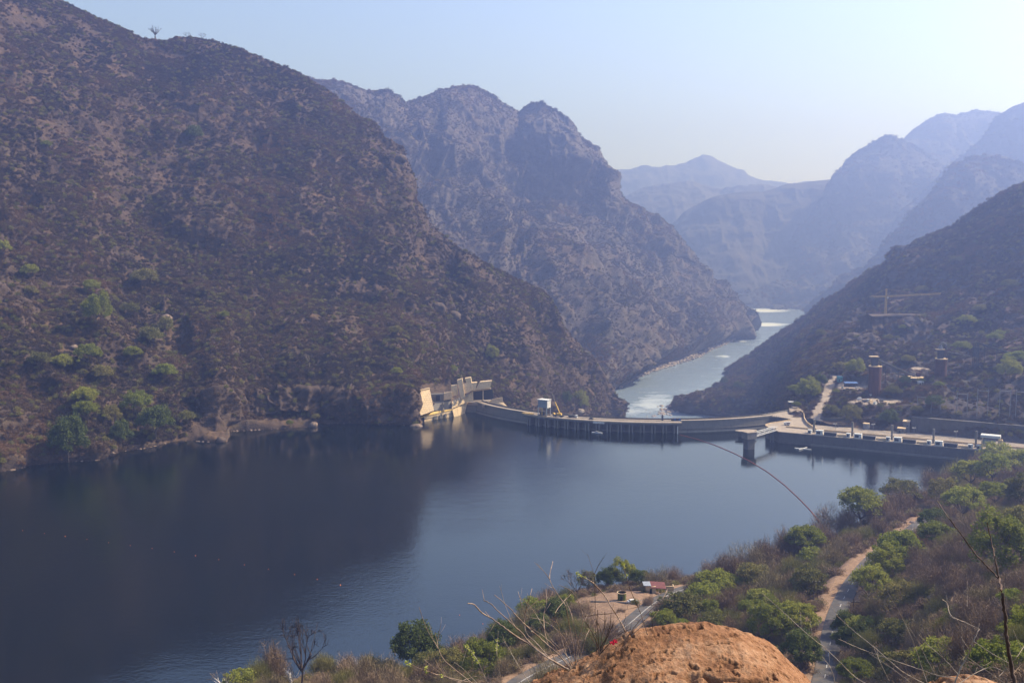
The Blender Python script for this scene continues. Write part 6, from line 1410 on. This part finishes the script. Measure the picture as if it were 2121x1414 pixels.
def stones(name, n, fn, m, smin, smax, label=None):
    protos = []
    for i in range(3):
        bm = bmesh.new(); bmesh.ops.create_icosphere(bm, subdivisions=2, radius=1.0); co = np.array([v.co[:] for v in bm.verts]); fc = np.array([[v.index for v in f.verts] for f in bm.faces]); bm.free()
        co = co * (1 + .35 * fbm(co + i * 7, .8, 3)[:, None]) * [1, .8, .6]; protos.append((co, fc))
    pts = [fn() for _ in range(n)]; pts = np.array([p for p in pts if p is not None])
    MATS_SC[:] = [m]; k_ = r.integers(0, 3, len(pts)); return scatter_stuff(name, protos, [0, 0, 0], pts, k_, smin + (smax - smin) * r.random(len(pts)) ** 2, r.random(len(pts)) * 6.28)
def f_left():
    u_ = r.uniform(-10, 870); v_ = np.interp(u_, [s[0] for s in shoreA], [s[1] for s in shoreA]); q = hit(bvhA, u_, v_ - r.uniform(0, 3) - .3); return None if q is None else np.array([q.x, q.y, q.z])
stones('shore_stones', 520, f_left, M['rock_tan'], .4, 1.8)
def f_river():
    if r.random() < .6:
        u_ = r.uniform(1285, 1560); v_ = np.interp(u_, [s[0] for s in shoreB], [s[1] for s in shoreB]) - r.uniform(-2, 7); X, Z = ray(u_, v_); D_ = (-113.5 - HC) / Z if True else 0; return np.array([X * D_, D_, -114.5 + r.random() * 3])
    u_ = r.normal(1425, 32); v_ = 843 - (u_ - 1400) * .35 + r.normal() * 6; D_ = float((-115 - HC) / ray(u_, v_)[1]); return np.array([ray(u_, v_)[0] * D_, D_, -115])
stones('river_stones', 1500, f_river, M['rock_pale'], 1.4, 5.0)

# ------------------------------------------------------------------ near slope: roads and roadside
def road_strip(name, pts3, offs, lift, m, n=None, uv0=0, uv1=1.0):
    q = pts3[int(uv0 * len(pts3)):int(uv1 * len(pts3))]; d = np.gradient(q, axis=0)[:, :2]; d /= np.linalg.norm(d, axis=1, keepdims=True); nn_ = np.column_stack([-d[:, 1], d[:, 0], 0 * d[:, 0]])
    a = q + nn_ * offs[0] + [0, 0, lift]; b = q + nn_ * offs[1] + [0, 0, lift]; return MB().strip(a, b, .02 if False else None)
for k_, r3 in road3.items():
    r3f = poly_interp(r3, 260); w0 = 3.6 if k_ == 'right' else 3.8
    off = -1.4 if k_ == 'right' else 0.0
    o = MB().strip(*[r3f + np.column_stack([-np.gradient(r3f, axis=0)[:, 1], np.gradient(r3f, axis=0)[:, 0], 0 * r3f[:, 0]]) / np.linalg.norm(np.gradient(r3f, axis=0)[:, :2], axis=1, keepdims=True) * x + [0, 0, .18] for x in (off - w0, off + w0)], .5).build('road', M['asphalt']); tag(o, kind='structure')
    if k_ == 'left':
        o = road_strip('centre_line', r3f, (-.16, .16), .186, None).build('centre_line', M['line']); tag(o, kind='structure'); continue
    d_ = MB(); nrm = np.gradient(r3f, axis=0)
    for i in range(4, 250, 9):
        q = r3f[i:i + 4]; dd = np.gradient(q, axis=0)[:, :2]; dd /= np.linalg.norm(dd, axis=1, keepdims=True); n2 = np.column_stack([-dd[:, 1], dd[:, 0], 0 * dd[:, 0]]); d_.strip(q + n2 * (off - .13) + [0, 0, .19], q + n2 * (off + .13) + [0, 0, .19])
    o = d_.build('centre_line', M['line']); tag(o, kind='structure')
# white verge stones
for i, (u_, v_) in enumerate([(1746, 1141), (1756, 1138), (1766, 1136), (1778, 1132), (1788, 1127), (1800, 1124), (1809, 1121), (1819, 1118)]):
    q = onH(u_, v_ + 3)
    if q: boulder('marker_stone', ['first', 'second', 'third', 'fourth', 'fifth', 'sixth', 'seventh', 'eighth'][i] + ' whitewashed stone from the left in the row along the road bend', (q.x, q.y, q.z + .2), .55, M['white'], i, 'stone', 'whitewashed stones at the road bend', .8, rough=.12, sub=2)
for i, (u_, v_, w_) in enumerate([(1657, 1184, 20), (1648, 1224, 22), (1672, 1228, 16), (1935, 1238, 26), (1700, 1224, 10), (1890, 1082, 12)]):
    q = onH(u_, v_)
    if q: boulder('boulder', ['dark rock pile at the left border of the dirt verge', 'brown rocks left of the utility poles', 'small rock right below the utility poles', 'big weathered boulder in the thicket right of the road', 'small rock on the dirt verge by the poles', 'rock at the far end of the road'][i], q, w_ * q.y / F / 2, M['rock_tan'], 20 + i, flat=.6)
# utility poles
def pole(name, label, u, v, h, double=False):
    q = np.array(onH(u, v)); o = empty(name, tuple(q), 0, label, 'pole')
    MB().tube([q + [0, 0, -1], q + [0, 0, h]], [.17, .12], 7).build('pole', M['bark_dark'], o)
    if double: MB().tube([q + [1.4, -.6, -1], q + [1.4, -.6, h - .6]], [.17, .12], 7).build('pole', M['bark_dark'], o)
    MB().beam(q + [-.9, 0, h - 1.2], q + [2.3, -.6, h - 1.2], .2).build('cross_arm', M['bark_dark'], o)
    for x in (-.7, .7, 2.0): MB().cyl(q + [x, -.1, h - 1.1], .09, .35, 6).build('insulator', M['white'], o)
pole('utility_pole', 'double wooden utility pole beside the dirt verge left of the road', 1685, 1250, 10.5, True); pole('utility_pole', 'single dark utility pole at the right edge of the road by the dark trees', 1767, 1284, 8.5)
pole('utility_pole', 'thin pole behind the toll hut roof', 1343, 1214, 7)
# toll hut
q = np.array(onH(1354, 1226)); th = empty('toll_hut', tuple(q), 0, 'small toll hut with a dull red roof at the far end of the parking clearing', 'hut')
MB().box(q + [-1.4, 0, 1.7], (4.6, 4, 3.6), -.15).build('wall', M['conc_warm'], th); MB().slab([q + [-1.6, -3.0, 3.1], q + [5.2, -3.6, 2.7], q + [5.2, 2.2, 3.9], q + [-1.6, 2.8, 4.2]], (0, 0, .2)).build('roof', M['redroof'], th)
MB().slab([q + [-5.0, -2.6, 3.9], q + [-1.6, -3.0, 3.9], q + [-1.6, 2.6, 4.1], q + [-5.0, 2.4, 4.1]], (0, 0, .22)).build('flat_roof', M['greyp'], th)
for x in (1.8, 4.8): MB().beam(q + [x, -3.2, -.3], q + [x, -3.2, 2.8], .22).build('post', M['conc_warm'], th)
MB().box(q + [-1.6, -2.06, 1.3], (1, .1, 2.1), -.15).build('door', M['black'], th); MB().box(q + [.2, -1.9, 1.9], (1, .1, .9), -.15).build('window', M['glass'], th)
q = np.array(onH(1381, 1224)); o = MB().box((0, 0, 1.2), (6.5, .35, 2.6), -.05).box((3.2, 1.5, 1.2), (.35, 3, 2.6), -.05).build('yard_wall', M['conc_warm']); o.location = q; tag(o, 'tan yard wall standing right of the toll hut', 'wall')
q = np.array(onH(1288, 1242)); kk = empty('kiosk', tuple(q), 0, 'dark overgrown kiosk with a pale flat roof in the middle of the parking clearing', 'kiosk')
MB().cyl(q + [0, 0, -.3], 1.9, 3.9, 10).build('wall', M['leafd'], kk); MB().cyl(q + [-.2, 0, 3.3], 2.1, .3, 10).build('roof', M['conc_warm'], kk); MB().box(q + [-.4, -1.9, 1.2], (.9, .2, 2)).build('door', M['black'], kk)
for i, (a, b, hh, lab) in enumerate([((1222, 1246), (1300, 1249), .5, 'long low white kerb along the front of the parking clearing'), ((1300, 1249), (1340, 1243), .5, 'short low white kerb in front of the toll hut'), ((1228, 1219), (1276, 1221), 1.5, 'pale low wall at the back of the parking clearing')]):
    qa = np.array(onH(*a)); qb = np.array(onH(*b)); o = MB().beam(qa + [0, 0, .1], qb + [0, 0, .1], .35, hh * 2).build('low_wall', M['conc'] if hh < 1 else M['conc_warm']); tag(o, lab, 'wall')
q = np.array(onH(1214, 1348)); o = MB().box((0, 0, .5), (3.4, .5, 1.0), .5).box((0, 0, 1.05), (3.6, .3, .2), .5).build('road_barrier', M['greyp']); o.location = q; tag(o, 'white roadside barrier between the foreground twigs and the boulder', 'barrier')
q = np.array(onH(1285, 1244)); car('parked_car', 'white car half hidden behind the twigs near the low kerb', np.array(onH(1310, 1248)), .2, M['white'])
# ================================================================== foreground boulder and twigs
def rock_mat():
    m = mat('orange_granite', (.42, .20, .09), .95, .2); t = NT(m); co = t.pos()
    a = t.noise(co, 2.2, 6, .7); b = t.noise(co, 14, 5, .7); c_ = t.noise(co, 60, 4, .7); d = t.noise(co, 5, 4, .6, (1, .35, 2.4))
    c = t.ramp(t.math('ADD', t.math('MULTIPLY', a, .6), t.math('MULTIPLY', b, .45)), [(.36, (.10, .042, .02)), (.5, (.25, .118, .052)), (.66, (.37, .215, .115))])
    c = t.mix(t.ramp(c_, [(.30, (.75,) * 3), (.48, (0,) * 3)]), c, (.09, .035, .02))
    c = t.mix(t.ramp(d, [(.64, (0,) * 3), (.78, (.4,) * 3)]), c, (.42, .29, .18))
    at = t.n('ShaderNodeAttribute', attribute_name='pit'); c = t.mix(t.math('MULTIPLY', at.outputs['Fac'], .75), c, (.055, .022, .012))  # pits and cracks darkened in the colour, like the shade inside them
    t.color(c); t.bump(t.math('ADD', t.math('MULTIPLY', b, .7), t.math('MULTIPLY', c_, .5)), .9, .03); return m
M['granite'] = rock_mat()
sil = [(940, 1700), (1030, 1500), (1080, 1436), (1116, 1415), (1153, 1396), (1178, 1383), (1211, 1370), (1241, 1356), (1257, 1342), (1279, 1334), (1302, 1320), (1325, 1313), (1359, 1309), (1420, 1307), (1467, 1304), (1518, 1309), (1556, 1323), (1589, 1338), (1618, 1360), (1648, 1383), (1677, 1408), (1700, 1440), (1740, 1540), (1790, 1800)]
def big_rock(name, label, sil, Dc, nu, ny, depth=3.2, seed=0, m=None):
    su_, sv_ = [np.array(x, float) for x in zip(*sil)]
    U = np.linspace(su_[0], su_[-1], nu); vv_ = np.interp(U, su_, sv_); ker = np.hanning(2 * int(nu * .02) + 3); ker /= ker.sum(); hw = len(ker) // 2
    vv_ = np.convolve(np.pad(vv_, hw, mode='edge'), ker, 'valid')
    X, Z = ray(U, vv_); zt = HC + Z * Dc; xt = X * Dc
    s_ = np.concatenate([np.linspace(0, 1, ny) ** .8 * -depth, []])        # towards the camera
    s_ = np.concatenate([np.array([1.6, 1.1, .75, .5, .32, .2, .12, .06]), s_])
    yy = Dc + s_; back = np.maximum(s_, 0); fr = np.maximum(-s_, 0)
    zz = zt[:, None] - (back ** 2 * 1.3)[None] - (np.maximum(fr - .25, 0) ** 2 * .16)[None] - (np.maximum(fr - 2.4, 0) ** 2 * 2.5)[None]
    G = np.stack([np.repeat(xt[:, None], len(s_), 1), np.repeat(yy[None], nu, 0), zz], -1)
    G[..., 0] *= 1 - .02 * back[None]
    q = G.copy()
    n1 = fbm(q, .9, 4, seed=seed); n2 = fbm(q * [.7, 1.5, 1], .10, 4, seed=seed + 1); n3 = fbm(q, .045, 3, seed=seed + 2)
    cr = fbm(q * [.55, 1.5, 1], .5, 3, seed=seed + 3); crack = sstep(np.abs(cr), .045, 0.0) * sstep(fbm(q, .8, 2, seed=seed + 4), -.02, .2)
    pit = sstep(n2 + .4 * n3, .2, .45)
    hz_ = .085 * n1 + .024 * n2 + .012 * n3 - .034 * pit - .12 * crack
    G[..., 2] += hz_ * np.clip(1 - back[None] * 0, 0, 1); G[..., 0] += fbm(q, .2, 3, seed=seed + 6) * .02
    me = raw_mesh(name, G.reshape(-1, 3), grid_faces(nu, len(s_)), [m or M['granite']], smooth=True, attrs={'pit': np.clip(pit * .8 + crack, 0, 1).ravel()})
    if np.mean([p.normal.z for p in me.polygons[:2000]]) < 0: me.flip_normals()
    o = link(name, me); tag(o, label, 'boulder'); return o
big_rock('granite_boulder', 'big rough orange-brown granite boulder rising at the bottom centre', sil, 8.0, 620, 300)
big_rock('granite_boulder', 'small tan boulder top just peeking in at the bottom right corner', [(1940, 1460), (1965, 1425), (1985, 1413), (2020, 1406), (2050, 1409), (2080, 1425), (2110, 1470)], 7.0, 90, 60, depth=1.5, seed=20)
M['twig'] = noisy('twig_bark', (.16, .10, .065), (.36, .26, .18), 9, stretch=(1, 1, .4))
M['twig_pale'] = noisy('twig_bark_pale', (.20, .15, .105), (.36, .285, .205), 9)
M['twig_dark'] = noisy('twig_bark_dark', (.05, .03, .022), (.11, .07, .05), 9)
M['bud'] = leaf_mat('bud_leaves', [(.2, (.25, .27, .05)), (.8, (.42, .42, .10))], .4, True, 20)
M['petal'] = leaf_mat('red_petals', [(.2, (.55, .02, .05)), (.8, (.8, .05, .10))], .3, True, 20)
def smooth_path(pts, n=14):
    p = np.array(pts, float); k = len(p); t_ = np.linspace(0, k - 1, n * (k - 1) // 2 + 2); out = []
    for x in t_:
        i = min(int(x), k - 2); f = x - i; p0 = p[max(i - 1, 0)]; p1 = p[i]; p2 = p[i + 1]; p3_ = p[min(i + 2, k - 1)]
        out.append(.5 * ((2 * p1) + (-p0 + p2) * f + (2 * p0 - 5 * p1 + 4 * p2 - p3_) * f * f + (-p0 + 3 * p1 - 3 * p2 + p3_) * f ** 3))
    return np.array(out)
rt_ = np.random.default_rng(9)
def shrub(name, label, D, twigs, m, buds=(), cat='shrub', side=True, petals=()):
    base = P(twigs[0][0][0][0], twigs[0][0][0][1], D); o = empty(name, tuple(base), 0, label, cat)
    for path, w in twigs:
        dd = D + rt_.normal() * .12; q = smooth_path([np.concatenate([[a, b], [dd + .25 * (b - path[0][1]) / 300 * 0 + .06 * i * rt_.normal()]]) for i, (a, b) in enumerate(path)])
        q = np.array([P(a, b, d_) for a, b, d_ in q]); rad = w * (.62 if m is M['twig_pale'] else .78) * D / F / 2; n_ = len(q); q[1:-1] += rt_.normal(size=(n_ - 2, 3)) * rad * .22
        m_ = MB(); r_ = np.linspace(rad, rad * .5, n_) * (1 + .18 * np.sin(np.arange(n_) * 2.4)); m_.tube(q, r_, 6)
        if side:
            for k_ in range(rt_.integers(1, 4)):
                i = rt_.integers(n_ // 3, n_ - 1); d0 = q[i] - q[i - 1]; d0 /= np.linalg.norm(d0); d0 = d0 + rt_.normal(size=3) * .5; d0[2] += .3; d0 /= np.linalg.norm(d0); L = .04 + .10 * rt_.random()
                m_.tube([q[i], q[i] + d0 * L * .5, q[i] + d0 * L + [0, 0, .01]], [r_[i] * .6, r_[i] * .5, r_[i] * .35], 5)
        m_.build('branch', m, o, smooth=True)
    for (a, b) in buds:
        c = P(a, b, D); v_, f_ = leaf_clump(rt_, c, .016, 14, .008, 1); MB().add(v_, f_).build('leaf_bud', M['bud'], o)
    for (a, b) in petals:
        c = P(a, b, D); v_, f_ = leaf_clump(rt_, c, .02, 24, .012, .8); MB().add(v_, f_).build('flower', M['petal'], o)
    return o
shrub('twiggy_shrub', 'dense bare shrub of long pale twigs fanning out left of the orange boulder', 7.4, [
    ([(1178, 1388), (1144, 1367), (1112, 1344), (1076, 1321), (1049, 1303), (1015, 1278), (999, 1269), (981, 1251), (969, 1249)], 5.5), ([(1180, 1387), (1132, 1360), (1103, 1337), (1085, 1315), (1067, 1297), (1042, 1274), (1015, 1249), (1002, 1243)], 4.5),
    ([(1183, 1385), (1162, 1360), (1135, 1335), (1107, 1310), (1080, 1285), (1053, 1256), (1024, 1231)], 3.6), ([(1192, 1378), (1187, 1335), (1180, 1300), (1172, 1256), (1157, 1233), (1139, 1199), (1145, 1162)], 3.2), ([(1139, 1199), (1126, 1182), (1111, 1166)], 2.0),
    ([(1140, 1365), (1110, 1330), (1090, 1309), (1087, 1272), (1098, 1233), (1102, 1218)], 3), ([(1087, 1272), (1080, 1248), (1073, 1224)], 2), ([(1089, 1266), (1105, 1250), (1121, 1237)], 2), ([(1150, 1368), (1132, 1324), (1126, 1276), (1132, 1247), (1131, 1220)], 2.6),
    ([(1120, 1350), (1070, 1300), (1051, 1265), (1035, 1213)], 2), ([(1186, 1384), (1168, 1340), (1158, 1300), (1150, 1270), (1180, 1230), (1192, 1217)], 2.4), ([(1185, 1384), (1150, 1340), (1130, 1320), (1100, 1300), (1085, 1292)], 2.2), ([(1190, 1380), (1205, 1350), (1213, 1320), (1222, 1300)], 2.2),
    ([(1188, 1382), (1178, 1340), (1160, 1310), (1135, 1290), (1110, 1280), (1085, 1283)], 2), ([(1183, 1386), (1165, 1365), (1120, 1345), (1098, 1330)], 2), ([(1191, 1380), (1197, 1330), (1207, 1280), (1190, 1230), (1158, 1211)], 2.6), ([(1194, 1377), (1199, 1340), (1190, 1300), (1183, 1270), (1170, 1240)], 2.2),
    ([(1190, 1380), (1170, 1352), (1140, 1322), (1120, 1288), (1098, 1255), (1075, 1235)], 2)], M['twig'])
shrub('twiggy_shrub', 'small dark upright shrub with a red flower growing behind the crest of the orange boulder', 7.9, [
    ([(1241, 1358), (1238, 1335), (1228, 1312), (1213, 1285), (1204, 1262)], 3.4), ([(1241, 1356), (1240, 1325), (1237, 1296), (1238, 1262)], 3), ([(1242, 1356), (1246, 1325), (1252, 1296), (1253, 1266)], 2.8), ([(1242, 1354), (1256, 1322), (1270, 1294), (1284, 1277)], 2.8), ([(1243, 1354), (1262, 1332), (1285, 1312), (1307, 1302)], 2.6),
    ([(1241, 1350), (1229, 1325), (1217, 1305), (1208, 1288)], 2.2), ([(1242, 1345), (1261, 1305), (1266, 1270), (1270, 1254)], 2.2), ([(1240, 1345), (1225, 1322), (1200, 1306)], 2), ([(1242, 1352), (1247, 1335), (1243, 1300), (1229, 1278)], 2), ([(1243, 1340), (1262, 1315), (1290, 1290), (1297, 1270)], 1.8)], M['twig_dark'], petals=[(1268, 1330), (1275, 1327)])
shrub('budding_twig', 'long curved twig with yellow buds at its tip rising from the boulder crest', 8.0, [([(1303, 1326), (1293, 1301), (1279, 1276), (1266, 1256), (1252, 1233), (1232, 1210), (1220, 1201), (1198, 1190)], 4.6), ([(1300, 1318), (1320, 1290), (1348, 1262), (1372, 1240), (1381, 1222)], 2.6), ([(1303, 1322), (1325, 1300), (1345, 1287), (1365, 1262)], 2.2)], M['twig'], buds=[(1198, 1189), (1203, 1193), (1212, 1195), (1196, 1185)])
shrub('budding_twig', 'thin upright twig with a bud in front of the toll hut', 8.0, [([(1341, 1314), (1333, 1287), (1325, 1265), (1306, 1222), (1297, 1192), (1291, 1169)], 2.4), ([(1211, 1276), (1240, 1272), (1268, 1269), (1313, 1258), (1374, 1249)], 2.2), ([(1352, 1310), (1350, 1275), (1347, 1266)], 2)], M['twig_dark'], buds=[(1291, 1168), (1293, 1175), (1298, 1191)])
shrub('twiggy_shrub', 'single thin twig with a forked tip standing high against the water', 7.8, [([(1236, 1350), (1234, 1300), (1233, 1256), (1232, 1215), (1230, 1188), (1217, 1147)], 2.0), ([(1230, 1190), (1240, 1170), (1250, 1154)], 1.8)], M['twig_dark'])
shrub('budding_twig', 'cluster of budding stems at the bottom left of the twigs beside the bright green tree', 6.5, [([(1012, 1418), (990, 1369), (978, 1351), (967, 1337)], 2.4), ([(1038, 1418), (1034, 1385), (1029, 1358), (1030, 1324)], 2.4), ([(1100, 1418), (1075, 1380), (1050, 1335), (1040, 1313)], 2.2), ([(990, 1416), (960, 1385), (940, 1370)], 2)], M['twig_pale'],
      buds=[(967, 1337), (971, 1343), (978, 1352), (990, 1370), (1030, 1325), (1029, 1334), (1030, 1345), (983, 1362)])
shrub('budding_twig', 'low spreading stems with yellow buds at the bottom left of the shore trees', 6.5, [([(990, 1416), (926, 1402), (884, 1389), (842, 1372)], 3.0), ([(978, 1414), (922, 1368), (905, 1337), (884, 1302), (868, 1257)], 2.6), ([(905, 1337), (908, 1318), (914, 1288)], 1.8), ([(960, 1416), (915, 1395), (878, 1364)], 2), ([(940, 1416), (985, 1400), (1010, 1404)], 2.4)], M['twig'],
      buds=[(842, 1371), (850, 1376), (882, 1382), (884, 1391), (915, 1398)])
shrub('forked_stem', 'tall dark foreground stem forking into two long pale twigs at the right', 5.0, [([(2108, 1440), (2097, 1390), (2087, 1330), (2083, 1280), (2076, 1230), (2068, 1195)], 12), ([(2068, 1198), (2058, 1186), (2035, 1163), (2010, 1133), (1990, 1105), (1965, 1072), (1941, 1036)], 5.0), ([(2068, 1196), (2062, 1160), (2052, 1115), (2045, 1082)], 4.6)], M['twig_dark'], side=False)
shrub('pale_branches', 'tangle of pale crooked branches low at the right between the stem and the road', 5.6, [
    ([(1976, 1420), (1988, 1387), (2004, 1357), (2017, 1326), (2028, 1302)], 6), ([(2028, 1302), (1998, 1288), (1970, 1274), (1962, 1249), (1951, 1240)], 3.6), ([(2017, 1328), (2054, 1352), (2089, 1372)], 3), ([(1983, 1418), (2015, 1396), (2052, 1381), (2078, 1389)], 3.4), ([(2068, 1401), (2089, 1380), (2104, 1362), (2124, 1334)], 3),
    ([(1994, 1408), (1957, 1365), (1917, 1331)], 3), ([(2004, 1360), (2040, 1386), (2090, 1420)], 2.6), ([(2000, 1357), (1994, 1331), (1991, 1289)], 2), ([(2003, 1256), (2004, 1228)], 2)], M['twig_pale'])
shrub('pale_branches', 'long thin pale twigs crossing in front of the road at the bottom right', 6.0, [
    ([(1800, 1418), (1772, 1402), (1742, 1373), (1711, 1343), (1674, 1314), (1626, 1270), (1578, 1228)], 3.2), ([(1925, 1420), (1877, 1395), (1846, 1371), (1811, 1340), (1769, 1306), (1732, 1273)], 3.2), ([(1985, 1403), (1943, 1398), (1904, 1385), (1846, 1365), (1793, 1347), (1737, 1323)], 2.8), ([(1922, 1418), (1906, 1371), (1888, 1320), (1864, 1270), (1835, 1220)], 2.2),
    ([(1940, 1400), (1920, 1365), (1901, 1328), (1864, 1268)], 1.8), ([(1731, 1418), (1721, 1384), (1703, 1359)], 2.6), ([(1842, 1410), (1824, 1373), (1811, 1342)], 2.2), ([(1890, 1416), (1850, 1385), (1800, 1352)], 2)], M['twig_pale'])
#==HAZE==
hv = bpy.data.materials.new('haze_air'); hv.use_nodes = True; ht = hv.node_tree; ht.nodes.clear()
pv = ht.nodes.new('ShaderNodeVolumePrincipled'); pv.inputs['Density'].default_value = 0.00028
pv.inputs['Color'].default_value = (.31, .43, 1.0, 1); pv.inputs['Absorption Color'].default_value = (.55, .5, .5, 1); pv.inputs['Anisotropy'].default_value = .54
mo = ht.nodes.new('ShaderNodeOutputMaterial'); ht.links.new(pv.outputs[0], mo.inputs['Volume'])
bx0, bx1 = (-4000, -400, -126), (6500, 9800, 1300)
vs = np.array([(x, y, z) for x in (bx0[0], bx1[0]) for y in (bx0[1], bx1[1]) for z in (bx0[2], bx1[2])], float)
fs = np.array([[0, 1, 3, 2], [4, 6, 7, 5], [0, 4, 5, 1], [2, 3, 7, 6], [0, 2, 6, 4], [1, 5, 7, 3]])
hz = link('haze', raw_mesh('haze', vs, fs, [hv])); tag(hz, kind='stuff')
